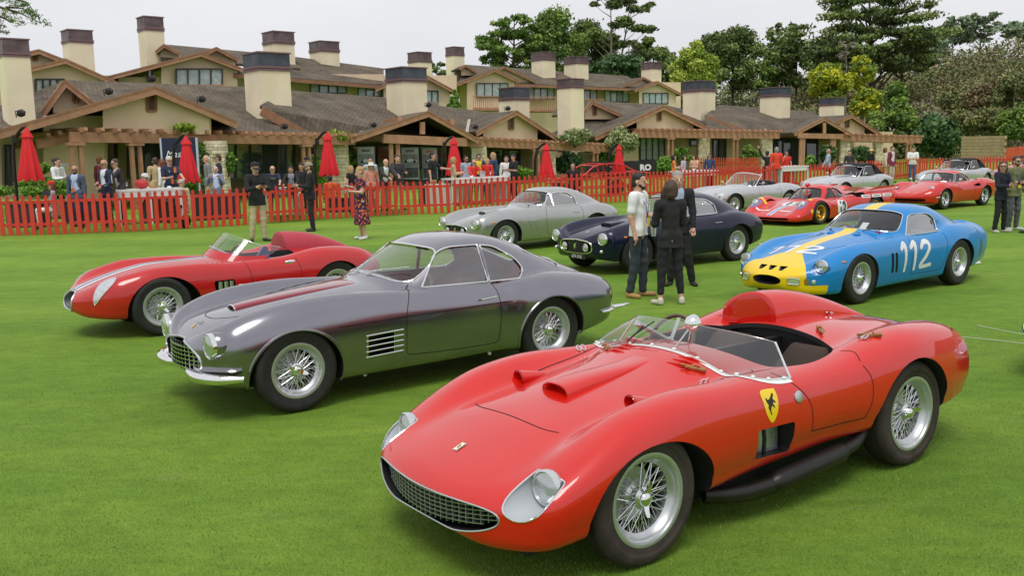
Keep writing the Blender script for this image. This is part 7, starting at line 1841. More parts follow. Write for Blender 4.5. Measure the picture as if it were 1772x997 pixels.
def person(label, feet, face, H=1.75, top=('navy',(.02,.025,.05)), legs=('dark',(.02,.02,.022)), skin='a', hair='brown', hs='short', sleeve='long', larm=None, rarm=None, res=.022, pose='stand', shoes=(.03,.025,.02), glass=False, hat=None, beard=False, skirt=None, dress=None, vest=None, shirt=None, lanyard=False, badge=None, head=(0,0), bulk=1.0, group=None, leg=None, cuffs=None, lean=0, stripe=False):
    """face: direction the person looks, degrees from facing the camera (+ = towards picture left)"""
    s=H/1.75;rt=empty('person',label,'person',feet,math.radians(-face),group)
    # arms: (upper direction, fore direction) in body space: x = own left, y = back, z = up
    la=larm or ((.18,.05,-1),(.10,-.15,-1));ra=rarm or ((-.18,.05,-1),(-.10,-.15,-1))
    zz=0
    if pose=='sit': zz=-.42
    hipz=.93+zz
    def J(x,y,z): return Vector((x,y+lean*(-max(0,z-hipz))*.0-math.sin(lean)*max(0,z-hipz),z if lean==0 else hipz+(z-hipz)*math.cos(lean) if z>hipz else z))
    sh=1.43+zz;w=.185*bulk
    Ls,Rs=J(w,0,sh),J(-w,0,sh);up=.285;fo=.255
    Le=Ls+_n3(la[0])*up;Lw=Le+_n3(la[1])*fo;Re=Rs+_n3(ra[0])*up;Rw=Re+_n3(ra[1])*fo
    hd=J(0,-.01,1.635+zz);nk=J(0,.01,1.49+zz);ch=J(0,.0,1.30+zz);pv=J(0,0,hipz)
    if pose=='sit': lk,rk=Vector((.11,-.42,hipz)),Vector((-.11,-.42,hipz));lf,rf=Vector((.11,-.40,hipz-.43)),Vector((-.11,-.40,hipz-.43))
    else:
        lg=leg or ((0,0),(0,0));lk,rk=Vector((.10+lg[0][0]*.4,-.02+lg[0][1]*.5,.50)),Vector((-.10+lg[1][0]*.4,-.02+lg[1][1]*.5,.50));lf,rf=Vector((.105+lg[0][0],.02+lg[0][1],.085)),Vector((-.105+lg[1][0],.02+lg[1][1],.085))
    lh,rh=Vector((.09,0,hipz)),Vector((-.09,0,hipz))
    S1=(1,1,1);T=(1,1.38,1)
    q=math.radians(head[0]);fx,fy=math.sin(q),-math.cos(q);fwd=Vector((fx,fy,-math.sin(math.radians(head[1])))).normalized();side=Vector((-fy,fx,0))
    # skin
    P=[(hd+Vector((0,0,.03)),hd-Vector((0,0,.045))+fwd*.012,.092,.070,(1.12,1,.95)),(hd-Vector((0,0,.07))+fwd*.045,hd-Vector((0,0,.045))+fwd*.03,.042,.055,S1),(nk-Vector((0,0,.06)),hd-Vector((0,0,.06)),.062,.055,S1),
       (hd+fwd*.098+Vector((0,0,.012)),hd+fwd*.118-Vector((0,0,.022)),.011,.017,S1),(hd+side*.088-Vector((0,0,.01)),hd+side*.092-Vector((0,0,.03)),.018,.012,S1),(hd-side*.088-Vector((0,0,.01)),hd-side*.092-Vector((0,0,.03)),.018,.012,S1),
       (Ls,Le,.050*bulk,.040,S1),(Le,Lw,.041,.027,S1),(Rs,Re,.050*bulk,.040,S1),(Re,Rw,.041,.027,S1),(J(w*.75,0,sh-.03),J(-w*.75,0,sh-.03),.075,.075,T),(ch,pv,.125*bulk,.125*bulk,T),
       (lh,lk,.075,.055,S1),(rh,rk,.075,.055,S1),(lk,lf,.052,.036,S1),(rk,rf,.052,.036,S1)]
    hands=[]
    for wr,el,sg in ((Lw,Le,1),(Rw,Re,-1)):
        d=(wr-el).normalized();c=wr+d*.055;P.append((wr,c,.026,.033,(1,1,1)));hands.append((wr,d,sg))
    if pose=='sit': pass
    r2=min(res,.014) if res<.02 else res
    v,f=sdf_mesh([(tuple(a),tuple(b),x,y,z) for a,b,x,y,z in P],res,k=.025);mb=MB();mb.add([tuple(Vector(p)*s) for p in v],f)
    for wr,d,sg in hands:
        u=d.cross(Vector((0,1,0)));u=u.normalized() if u.length>.1 else Vector((1,0,0));nn=d.cross(u).normalized()
        for i,(o_,L_) in enumerate(((-.027,.062),(-.009,.075),(.009,.072),(.026,.056))):
            a=wr+d*.075+u*o_;b_=a+d*L_*.5+nn*.010*sg*(1+.3*i);c=b_+d*L_*.40+nn*.022*sg;mb.tube([a*s,b_*s,c*s],[.0092*s,.0085*s,.0062*s],5)
        a=wr+d*.025-u*.024*(1);mb.tube([a*s,(a+d*.03-u*.026)*s,(a+d*.062-u*.026+nn*.012)*s],[.0125*s,.0105*s,.008*s],5)
    me=mkmesh('body',mb.V,mb.F,[SKINS[skin]],True);mobj('body',me,rt)
    # face
    mb=MB()
    for sd in (1,-1): mb.ball((hd+fwd*.092+side*.033*sd+Vector((0,0,.005)))*s,.013*s,6,sc=(1,1,.6))
    mobj('eyes',mkmesh('eyes',mb.V,mb.F,[HAIRS['dark']],True),rt)
    mb=MB();mb.tube([(hd+fwd*.098-side*.024-Vector((0,0,.062)))*s,(hd+fwd*.106-Vector((0,0,.064)))*s,(hd+fwd*.098+side*.024-Vector((0,0,.062)))*s],.0055*s,5);mobj('mouth',mkmesh('mouth',mb.V,mb.F,[mat('lips',(.38,.13,.11),.5)],True),rt)
    def part(nm,prims,m,carve=(),k=.02,noise=0,rs=None,zc=None):
        v,f=sdf_mesh([(tuple(a),tuple(b),x,y,z) for a,b,x,y,z in prims],rs or res,k=k,carve=[(tuple(a),tuple(b),x,y,z) for a,b,x,y,z in carve],noise=noise,zc=zc);return mobj(nm,mkmesh(nm,v*s,f,[m],True),rt)
    # hair
    hm=HAIRS.get(hair)
    if hm:
        rs=min(res,.016);cv=[(hd+fwd*.105-Vector((0,0,.015)),hd+fwd*.11-Vector((0,0,.14)),.070,.075,S1)]
        base=[(hd+Vector((0,0,.045))-fwd*.012,hd-Vector((0,0,.01))-fwd*.03,.096,.084,(1.1,1,1))]
        if hs=='thin': base=[(hd-fwd*.05+Vector((0,0,.0)),hd-Vector((0,0,.03))-fwd*.05,.072,.06,S1)]
        if hs in('long','longer'): base+=[(hd-fwd*.05+Vector((0,0,.02)),hd-fwd*.075-Vector((0,0,.20 if hs=='long' else .34)),.095,.075,(1,1.2,1)),(hd+side*.07-fwd*.02,hd+side*.08-Vector((0,0,.19)),.045,.035,S1),(hd-side*.07-fwd*.02,hd-side*.08-Vector((0,0,.19)),.045,.035,S1)]
        if hs=='bob': base+=[(hd-fwd*.03,hd-fwd*.045-Vector((0,0,.07)),.100,.080,S1),(hd+side*.06,hd+side*.07-Vector((0,0,.08)),.05,.035,S1),(hd-side*.06,hd-side*.07-Vector((0,0,.08)),.05,.035,S1)]
        if hs=='bun': base+=[(hd-fwd*.10+Vector((0,0,.06)),hd-fwd*.13+Vector((0,0,.05)),.05,.045,S1)]
        part('hair',base,hm,carve=cv,noise=.003,rs=rs)
    if beard: part('beard',[(hd-Vector((0,0,.075))+fwd*.05,hd-Vector((0,0,.082))+fwd*.055,.046,.038,S1),(hd+side*.05-Vector((0,0,.05))+fwd*.03,hd-Vector((0,0,.085))+fwd*.045,.026,.034,S1),(hd-side*.05-Vector((0,0,.05))+fwd*.03,hd-Vector((0,0,.085))+fwd*.045,.026,.034,S1)],HAIRS[hair if hair in HAIRS else 'dark'],carve=[(hd+fwd*.10,hd+fwd*.11-Vector((0,0,.03)),.045,.04,S1)],rs=min(res,.016))
    if glass:
        mb=MB()
        for sd in (1,-1): mb.ball((hd+fwd*.103+side*.034*sd+Vector((0,0,.006)))*s,.029*s,8,sc=(1,1,.72))
        mb.tube([(hd+side*.092+Vector((0,0,.012)))*s,(hd+fwd*.095+side*.06+Vector((0,0,.012)))*s,(hd+fwd*.115+Vector((0,0,.012)))*s,(hd+fwd*.095-side*.06+Vector((0,0,.012)))*s,(hd-side*.092+Vector((0,0,.012)))*s],.005*s,5);mb.build('sunglasses',BLACK,rt,smooth=True)
    if hat:
        kind,c=hat;hm2=cloth('hat_'+kind+'%02d'%int(c[0]*50+c[1]*7),c);mb=MB();tp=hd+Vector((0,0,.045));
        if kind=='cap':
            mb.lathe([(.104*s,0),(.105*s,.03*s),(.092*s,.065*s),(.06*s,.088*s),(0,.095*s)],'z',tp*s,18)
            V=[];
            for i in range(9):
                a=-1.1+2.2*i/8;dr=fwd*math.cos(a)+side*math.sin(a);V+=[(tp+dr*.098)*s,(tp+dr*.10+fwd*.085*math.cos(a)**.7+Vector((0,0,-.012)))*s]
            mb.add(V,[(2*i,2*i+1,2*i+3,2*i+2) for i in range(8)])
        else:
            mb.lathe([(.21*s,-.012*s),(.20*s,-.002*s),(.105*s,.006*s),(.10*s,.07*s),(.085*s,.105*s),(.04*s,.10*s),(0,.095*s)],'z',tp*s,20)
        mb.build('hat',hm2,rt,smooth=True)
    # top
    tn,tc=top;tm=cloth(tn,tc);th=.016 if sleeve!='tee' else .012;tn2=[]
    P=[(J(w*.80,0,sh-.02),J(-w*.80,0,sh-.02),.088*bulk,.088*bulk,T),(J(0,0,1.32+zz),J(0,0,hipz+.12),.142*bulk,.132*bulk,T),(J(.065,0,hipz+.05),J(-.065,0,hipz+.05),.112*bulk,.112*bulk,(1,1.15,1)),(J(0,.0,sh),nk,.085,.062,(1,1.1,1))]
    hem=-.16 if sleeve=='long' else -.10
    P+=[(J(.07,0,hipz+.02),J(.075,0,hipz+hem),.108*bulk,.122*bulk,(1,1.15,1)),(J(-.07,0,hipz+.02),J(-.075,0,hipz+hem),.108*bulk,.122*bulk,(1,1.15,1)),(J(.05,0,hipz+hem),J(-.05,0,hipz+hem),.122*bulk,.122*bulk,(1,1.15,1))]
    for A,E_,W3 in ((Ls,Le,Lw),(Rs,Re,Rw)):
        if sleeve=='long': P+=[(A,E_,.066*bulk,.055,S1),(E_,E_.lerp(W3,.94),.054,.042,S1)]
        elif sleeve=='tee': P+=[(A,A.lerp(E_,.72),.068*bulk,.062,S1)]
        else: P+=[(A,A.lerp(E_,.4),.065*bulk,.06,S1)]
    cvv=[(nk+Vector((0,-.02,.03)),nk+Vector((0,-.05,.10)),.062,.08,S1)]
    if vest or shirt: cvv.append((J(0,-.18,1.50+zz),J(0,-.15,1.12+zz),.105,.03,(1,.7,1)))
    tp=part('shirt' if sleeve!='long' else 'jacket',P,tm,carve=cvv,noise=.0015 if (vest or shirt) else .0032,k=.03,zc=None if pose=='sit' else hipz-(.12 if sleeve=='long' else .05))
    if shirt or vest:
        sm=cloth('shirt_%02d%02d'%(int((shirt or vest)[0]*40),int((shirt or vest)[2]*40)),shirt or vest);part('inner_shirt',[(J(0,-.012,1.40+zz),J(0,-.012,1.05+zz),.128*bulk,.128*bulk,T),(J(0,.0,sh),nk,.078,.06,S1)],sm,carve=[(nk+Vector((0,-.02,.03)),nk+Vector((0,-.05,.10)),.058,.07,S1)])
    if stripe:
        for A,E_,W3,sg in ((Ls,Le,Lw,1),(Rs,Re,Rw,-1)):
            mb=MB();o_=Vector((.062*sg,0,.0));mb.tube([(A+Vector((.03*sg,0,.06)))*s,(A+o_)*s,(E_+o_*.85)*s,(E_.lerp(W3,.9)+o_*.62)*s],.012*s,5);mb.build('sleeve_stripe',WHT,rt,smooth=True)
    if lanyard:
        mb=MB();c=J(0,-.135*bulk,1.12+zz);mb.tube([(nk+Vector((.06,.0,0)))*s,(J(.05,-.128*bulk,1.32+zz))*s,c*s,(J(-.05,-.128*bulk,1.32+zz))*s,(nk+Vector((-.06,.0,0)))*s],.006*s,5);ly=mb.build('lanyard',DBLUE,rt)
        mb=MB();mb.box((c+Vector((0,-.012,-.05)))*s,(.08*s,.012*s,.12*s));mb.build('badge',mat('badge_orange',(.75,.12,.02),.5) if badge is None else mat('badge_yellow',(.8,.55,.05),.5),rt)
    # lower body
    ln,lc=legs;lm=cloth(ln,lc)
    if dress:
        mb=MB()
        part('dress',[(J(0,0,1.3),J(0,0,1.0),.135,.12,T),(J(0,0,1.0),J(0,.0,.30),.15,.24,(1,1.15,1)),(J(w*.7,0,sh),J(-w*.7,0,sh),.085,.085,T),(Ls,Ls.lerp(Le,.5),.062,.055,S1),(Rs,Rs.lerp(Re,.5),.062,.055,S1)],dress,carve=[cvv[0]],noise=.006,k=.05,zc=.36)
        tp.hide_render=False;bpy.data.objects.remove(tp)
    elif skirt: part('skirt',[(J(0,0,hipz),J(0,0,.62),.14,.17,T)],lm,noise=.004,zc=.56)
    else:
        e=cuffs if cuffs is not None else .97
        P=[(lh+Vector((-.025,0,.03)),rh+Vector((.025,0,.03)),.104*bulk,.104*bulk,(1,1.2,1))]
        for a,b_,c in ((lh,lk,lf),(rh,rk,rf)): P+=[(a,b_,.086*bulk,.066,S1),(b_,b_.lerp(c,e),.070,.056 if cuffs is None or cuffs>.9 else .048,S1)]
        part('trousers',P,lm,noise=.004,k=.02)
    # shoes
    sm=shoes if not isinstance(shoes,tuple) else mat('shoe_%02d%02d'%(int(shoes[0]*50),int(shoes[2]*50)),shoes,.5)
    for c,sg in ((lf,.12),(rf,-.12)):
        P=[(c-Vector((0,-.02,.045)),c+Vector((sg*.5,-.155,-.055)),.038,.034,(1,1,1)),(c+Vector((0,.02,-.01)),c-Vector((0,-.02,.04)),.042,.04,S1)]
        part('shoe',P,sm,carve=[(c+Vector((0,-.1,-.185)),c+Vector((0,.02,-.185)),.10,.10,(1,1,1))] if False else ())
    return rt
FDX=[(0,26.2),(240,26.2),(330,27),(430,28),(560,29.2),(690,30.5),(845,32.5),(1010,34.5),(1230,37.5),(1350,40),(1440,42),(1600,46),(1772,50)]
def FD(px): return float(np.interp(px,[a for a,_ in FDX],[b for _,b in FDX]))
def behind(px,ytop,dd,H=None,sit=False):
    p=atd(px,ytop,FD(px)+dd);g=TZ
    h=p.z-g
    if sit: return Vector((p.x,p.y,g)),max(1.45,min(1.85,(h+.0)/(1-.42/1.75)))
    return Vector((p.x,p.y,g)),max(1.5,min(1.95,h))
TZ=.14
# terrace behind the fence, 14 cm above the lawn
_t=[Vector((x,y,TZ)) for x,y in ((-400,20),(-30,20))];Tp=[at(a,b_,0) for a,b_ in ((-45,410),(240,401),(430,389.5),(690,372.5))]+[at(a,b_,1.1) for a,b_ in ((1010,301.5),(1230,292),(1440,282.5),(1700,271),(1800,268))]
Tp=[Vector((p.x-.2,p.y+.35,0)) for p in Tp];Tp=[Vector((-60,Tp[0].y,0))]+Tp+[Vector((120,Tp[-1].y+30,0))];V=[];F=[]
for p in Tp: V+=[(p.x,p.y,-.02),(p.x,p.y+.25,TZ),(p.x-30,p.y+75,TZ)]
for i in range(len(Tp)-1):
    for k in (0,1): F.append((i*3+k,(i+1)*3+k,(i+1)*3+k+1,i*3+k+1))
tag(mobj('terrace_lawn',mkmesh('terrace_lawn',V,F,[GRASSM],True)),kind='structure')
DOWN=None
FOLD_L=((.15,-.25,-1),(-.75,-.6,.12));FOLD_R=((-.15,-.25,-1),(.75,-.6,.0));HOLD_L=((.1,-.2,-1),(-.3,-1,.12));HOLD_R=((-.1,-.2,-1),(.3,-1,.12));LEAN_L=((.15,-.75,-.7),(-.1,-.9,-.35));LEAN_R=((-.15,-.75,-.7),(.1,-.9,-.35));UP_R=((-.1,-.5,-.7),(.25,-.45,1));RAISE=((-.5,-.5,.6),(-.2,-.7,.7));REACH_L=((.2,-.7,-.7),(.2,-1,-.1))
C_=dict(navy=(.022,.03,.065),black=(.014,.014,.016),char=(.035,.035,.04),blazer=(.075,.10,.16),white=(.82,.82,.82),beige=(.50,.37,.22),tan=(.42,.30,.16),red=(.65,.03,.02),orange=(.78,.22,.03),grey=(.22,.23,.25),lblue=(.38,.45,.55),burg=(.16,.02,.04),khaki=(.52,.42,.27),jean=(.06,.10,.20),olive=(.16,.17,.08),pink=(.65,.28,.20),lav=(.50,.42,.55),peach=(.70,.42,.28),denim=(.035,.06,.14),dbrown=(.05,.035,.03))
def K(n): return (n,C_[n])
# --- behind the fence, left to right
def pb(label,px,yt,dd,face,sit=False,**k):
    f,h=behind(px,yt,dd,sit=sit);return person(label,f,face,h,pose='sit' if sit else 'stand',**k)
pb('waitress in white shirt and black skirt carrying a tray of glasses',97,268,5,-75,top=K('white'),legs=K('black'),skirt=True,hair='dark',hs='bun',larm=HOLD_L,rarm=HOLD_R)
pb('seated woman in red cap holding a tablet behind the fence',89,314,.9,60,sit=True,top=('print',(.35,.30,.33)),legs=K('white'),hair='auburn',hs='long',hat=('cap',(.6,.02,.02)),larm=HOLD_L,rarm=HOLD_R)
pb('bald bearded man in blue-grey blazer with orange badge',129,287,.8,12,top=K('blazer'),shirt=(.45,.55,.75),legs=K('navy'),hair=None,beard=True,glass=True,lanyard=True,skin='b',head=(25,0),bulk=1.12)
pb('bald man in navy track jacket with white sleeve stripes',180,277,.7,35,top=K('navy'),shirt=(.7,.72,.8),legs=K('navy'),hair=None,glass=True,lanyard=True,skin='b',head=(15,0),stripe=True,bulk=1.1,larm=((.25,-.1,-1),(-.6,-.7,-.4)))
pb('man in burgundy shirt standing near the lodge doorway',171,264,8,-150,top=K('burg'),legs=K('dbrown'),hair='auburn')
pb('man in charcoal blazer and sunglasses leaning on the white table',206,275,1.4,55,top=K('char'),shirt=(.62,.45,.5),legs=K('black'),hair='brown',glass=True,larm=LEAN_L,rarm=LEAN_R,lean=.15,head=(20,0))
pb('seated guest in white cap at the long white table',250,299,3.5,-60,sit=True,top=K('tan'),hair='grey',hat=('cap',(.7,.7,.68)))
pb('seated guest in red jacket facing away at the white table',262,316,1.6,170,sit=True,top=K('red'),hair='blonde',hs='bob')
pb('guest in beige jacket seen from behind near the lodge windows',268,273,6,150,top=K('beige'),legs=K('tan'),hair='brown')
pb('auburn haired woman in white beside the beige jacket',279,276,6,90,top=K('white'),legs=K('grey'),hair='auburn',hs='long')
pb('white haired man in navy polo looking down at the table',292,271,2.4,-40,top=K('navy'),sleeve='tee',legs=K('char'),hair='white',glass=True,larm=LEAN_L,rarm=HOLD_R,lanyard=True,skin='a')
pb('grey haired seated guest at the right end of the white table',314,311,1.2,20,sit=True,top=K('khaki'),hair='grey',hat=('cap',(.45,.40,.33)))
pb('older man in pale grey blazer by the first stone pillar',357,269,5.5,60,top=K('grey'),legs=K('khaki'),hair='white',hs='thin',skin='a')
pb('man in navy jacket behind the older man by the stone pillar',377,265,6.2,70,top=K('navy'),legs=K('black'),hair='brown',glass=True)
pb('man in blue-grey blazer drinking from a raised glass',373,288,2.2,0,top=('greyblue',(.20,.24,.32)),shirt=(.6,.7,.9),legs=K('black'),hair='blonde',hs='thin',larm=((.25,-.35,-.8),(-.35,-.55,.75)),rarm=((-.25,-.35,-.8),(.35,-.55,.75)))
pb('bald man in navy polo and sunglasses leaning over the fence',471,287,.75,-15,top=K('navy'),sleeve='tee',legs=K('navy'),hair=None,glass=True,larm=LEAN_L,rarm=((-.3,-.5,-.7),(.2,-.8,-.5)),lean=.12)
pb('man in black jacket leaning on the fence beside the navy polo',503,288,.8,-5,top=K('black'),shirt=(.25,.26,.3),legs=K('black'),hair='black',larm=LEAN_L,rarm=LEAN_R,lanyard=True,skin='b',bulk=1.08)
pb('dark haired man in black just left of the cap wearer',521,283,1.8,0,top=K('black'),legs=K('black'),hair='black',skin='b')
pb('man in black cap standing farther back by the creeper',531,272,5,30,top=K('black'),legs=K('black'),hair='black',hat=('cap',(.02,.02,.02)))
pb('seated person in orange seen from behind',571,304,1.8,175,sit=True,top=('orange2',(.70,.10,.02)),hair='dark')
pb('blonde woman in black behind the floral dress woman',607,288,1.0,-60,top=K('black'),sleeve='sleeveless',legs=K('jean'),hair='blonde',hs='long')
pb('woman in white sun hat and salmon dress at the fence',642,282,.9,-20,top=K('pink'),legs=K('pink'),hair='blonde',hs='long',hat=('brim',(.72,.70,.66)))
pb('man in pale vest standing behind the white sun hat',640,272,3.6,-20,top=K('lblue'),vest=(.05,.06,.10),legs=K('navy'),hair='dark')
pb('man in dark blazer leaning on the fence with clasped hands',663,275,.8,-45,top=K('char'),shirt=(.7,.7,.72),legs=K('khaki'),hair='brown',hs='thin',larm=LEAN_L,rarm=LEAN_R,lean=.18)
pb('young man in dark jacket looking down at the fence',687,268,1.0,-30,top=K('char'),legs=K('khaki'),hair='brown',larm=HOLD_L,rarm=LEAN_R,head=(0,20))
pb('stout man in black shirt with beige trousers facing right',748,264,2.0,-75,top=K('black'),sleeve='tee',legs=K('tan'),hair='black',bulk=1.15,larm=REACH_L)
pb('blonde woman in camel coat facing the white bar table',784,272,1.7,-95,top=K('beige'),legs=K('khaki'),hair='blonde',hs='bob',larm=HOLD_L,rarm=HOLD_R)
pb('man in light blue shirt behind the camel coat woman',806,270,3.4,-30,top=K('lblue'),legs=K('grey'),hair='dark',beard=True,glass=True)
pb('bald man in bright red jacket leaning on the white bar table',818,276,2.2,-20,top=K('red'),legs=K('black'),hair='white',hs='thin',glass=True,larm=LEAN_L,rarm=LEAN_R,lean=.22)
pb('man in navy jacket and yellow tie behind the red jacket',828,267,3.2,-10,top=K('navy'),shirt=(.75,.6,.05),legs=K('navy'),hair='brown',glass=True,bulk=1.1)
pb('curly blonde woman in red at the bar table',843,274,2.7,30,top=K('red'),legs=K('denim'),hair='blonde',hs='bob')
pb('woman with long pale blonde hair in denim jacket',853,264,4.0,60,top=K('denim'),legs=K('denim'),hair='blonde',hs='longer')
pb('man in white shirt at the right end of the bar table',876,270,2.6,-10,top=K('white'),legs=K('char'),hair='dark')
pb('man in black tee shirt checking his phone by the bar table',889,267,1.9,60,top=K('black'),sleeve='tee',legs=K('black'),hair='black',skin='b',larm=HOLD_L,rarm=HOLD_R,bulk=1.1)
pb('dark haired woman in black sitting by the red frame car',991,282,1.6,0,sit=True,top=K('black'),hair='black',hs='long',skin='a')
pb('woman in bright orange dress at the small white table',1166,268,2.4,-80,top=K('orange'),legs=K('orange'),skirt=True,sleeve='sleeveless',hair='black',hs='long',larm=FOLD_L,rarm=FOLD_R)
pb('woman in lavender top between the orange and peach women',1183,270,3.2,-60,top=K('lav'),legs=K('grey'),hair='dark',hs='bob',sleeve='tee')
pb('woman in peach top with folded arms at the small white table',1202,270,3.4,50,top=K('peach'),legs=K('beige'),hair='dark',hs='bob',sleeve='sleeveless',larm=FOLD_L,rarm=FOLD_R)
pb('woman with long hair and navy denim jacket, hand on chair',1228,266,2.8,25,top=K('denim'),legs=K('black'),hair='brown',hs='long',glass=True)
pb('man with black backpack raising his right arm',1328,262,3.0,-165,top=K('black'),legs=K('black'),hair='black',hat=('cap',(.02,.02,.03)),rarm=RAISE,larm=((.4,-.2,.7),(.3,-.1,.9)))
pb('grey haired man in red jacket with his back turned',1344,255,1.6,170,top=('scarlet',(.75,.06,.03)),legs=K('grey'),hair='grey',bulk=1.12)
pb('woman in red dress and sunglasses drinking',1361,262,3.2,5,top=K('red'),legs=K('red'),sleeve='sleeveless',hair='auburn',hs='bob',glass=True,rarm=UP_R)
pb('man in dark jacket watching over the black fabric roof',1470,262,1.8,15,top=K('char'),legs=K('black'),hair='dark',skin='a')
pb('guest in straw hat and black top beyond the convertible',1508,260,6,70,top=K('black'),legs=K('black'),hair='dark',hat=('brim',(.70,.55,.25)))
# --- standing on the lawn
def pl(label,px,py,face,H,**k): return person(label,at(px,py,0),face,H,**k)
pl('photographer in black jacket and cap with beige trousers, holding a camera',449,418,-35,1.88,top=K('black'),legs=K('khaki'),hair='dark',hat=('cap',(.015,.015,.018)),larm=((.15,-.35,-.9),(-.5,-.8,.2)),rarm=((-.15,-.35,-.9),(.5,-.8,.2)),head=(0,28),res=.018,leg=((.02,-.02),(-.03,.05)),bulk=1.06)
pl('bearded man in black jacket with beige cap standing at the fence',541,400,75,1.82,top=K('black'),legs=K('black'),hair='brown',beard=True,hat=('cap',(.30,.26,.20)),larm=HOLD_L,rarm=((-.1,-.1,-1),(.2,-.7,-.5)),res=.018,bulk=1.1)
FLORAL=mat('floral_print',(.03,.02,.06),.8)
_t=FLORAL.node_tree;_v=_t.nodes.new('ShaderNodeTexVoronoi');_v.inputs['Scale'].default_value=16;_c=_t.nodes.new('ShaderNodeTexCoord');_r=_t.nodes.new('ShaderNodeValToRGB');_t.links.new(_c.outputs['Object'],_v.inputs['Vector']);_t.links.new(_v.outputs['Distance'],_r.inputs[0]);_t.links.new(_r.outputs[0],_t.nodes['Principled BSDF'].inputs['Base Color'])
_e=_r.color_ramp;_e.elements[0].color=(.75,.35,.04,1);_e.elements[0].position=.15;_e.elements[1].color=(.025,.015,.05,1);_e.elements[1].position=.5;_x=_e.elements.new(.32);_x.color=(.55,.03,.05,1)
pl('blonde woman in long floral dress reading a booklet by the fence',628,414,60,1.72,dress=FLORAL,hair='blonde',hs='bun',larm=HOLD_L,rarm=HOLD_R,shoes=(.7,.7,.7),res=.018,head=(0,20),legs=K('white'))
pl('man in white tee shirt and dark jeans, left of the talking trio',1105,514,-62,1.71,top=K('white'),sleeve='tee',legs=('slate_jeans',(.035,.045,.06)),hair='dark',beard=True,skin='a',rarm=((-.12,.10,-1),(.0,-.25,-1)),larm=((.1,-.15,-1),(.1,-1,-.15)),shoes=(.45,.25,.10),res=.0125,lanyard=True,badge=1,leg=((.0,-.04),(.0,.07)),bulk=1.02)
pl('man in black jacket facing the camera, at the back of the trio',1172,494,12,1.69,top=K('black'),shirt=(.35,.42,.55),legs=K('black'),hair='grey',skin='a',rarm=((-.15,-.2,-1),(.4,-.9,-.1)),larm=((.15,0,-1),(.05,-.3,-1)),res=.0135,head=(15,5),bulk=1.0,leg=((.12,.02),(0,0)))
pl('woman in black fleece seen from behind, right of the trio',1160,527,172,1.62,top=K('black'),legs=('leggings',(.012,.012,.016)),hair='brown',hs='bob',skin='a',larm=((.12,-.25,-1),(-.35,-.9,.1)),rarm=((-.12,-.25,-1),(.35,-.9,.1)),shoes=(.62,.58,.50),cuffs=.78,res=.0125,leg=((.05,0),(-.05,0)),bulk=.93)
pl('man in pale blue-grey jacket, hands behind his back, on the lawn',1432,322,-80,1.74,top=K('lblue'),legs=K('black'),hair='grey',hs='thin',skin='b',larm=((.15,.3,-1),(-.3,.5,-.8)),rarm=((-.15,.3,-1),(.3,.5,-.8)),bulk=1.1)
pl('guest in cream coat talking to the burgundy blazer man',1530,317,-75,1.72,top=('cream',(.62,.55,.42)),legs=K('beige'),hair='auburn',hs='bob')
pl('man in burgundy blazer and pale trousers on the lawn',1542,316,-30,1.78,top=('wine',(.22,.03,.07)),legs=('stone',(.55,.5,.42)),shirt=(.7,.6,.6),hair='brown')
pl('man in white polo and jeans with folded arms',1578,314,15,1.70,top=K('white'),sleeve='tee',legs=('bluejean',(.05,.13,.28)),hair='brown',larm=FOLD_L,rarm=FOLD_R,bulk=1.1)
pl('woman with very long brown hair in black, far right',1729,402,-25,1.56,top=('midnight',(.012,.014,.03)),legs=K('black'),hair='brown',hs='longer',glass=True,shoes=(.6,.55,.52),larm=FOLD_L,rarm=FOLD_R,res=.018,cuffs=.99,head=(-50,0),leg=((.06,0),(-.05,0)))
pl('man in olive green jacket and sunglasses, far right',1752,398,-15,1.66,top=K('olive'),legs=('grey_trousers',(.10,.10,.12)),hair='brown',beard=True,glass=True,lanyard=True,badge=1,shoes=(.7,.7,.7),res=.018)
pl('person in navy jacket cut off by the right edge of the photo',1783,404,80,1.65,top=K('navy'),legs=K('black'),hair='dark',rarm=HOLD_R,larm=HOLD_L)
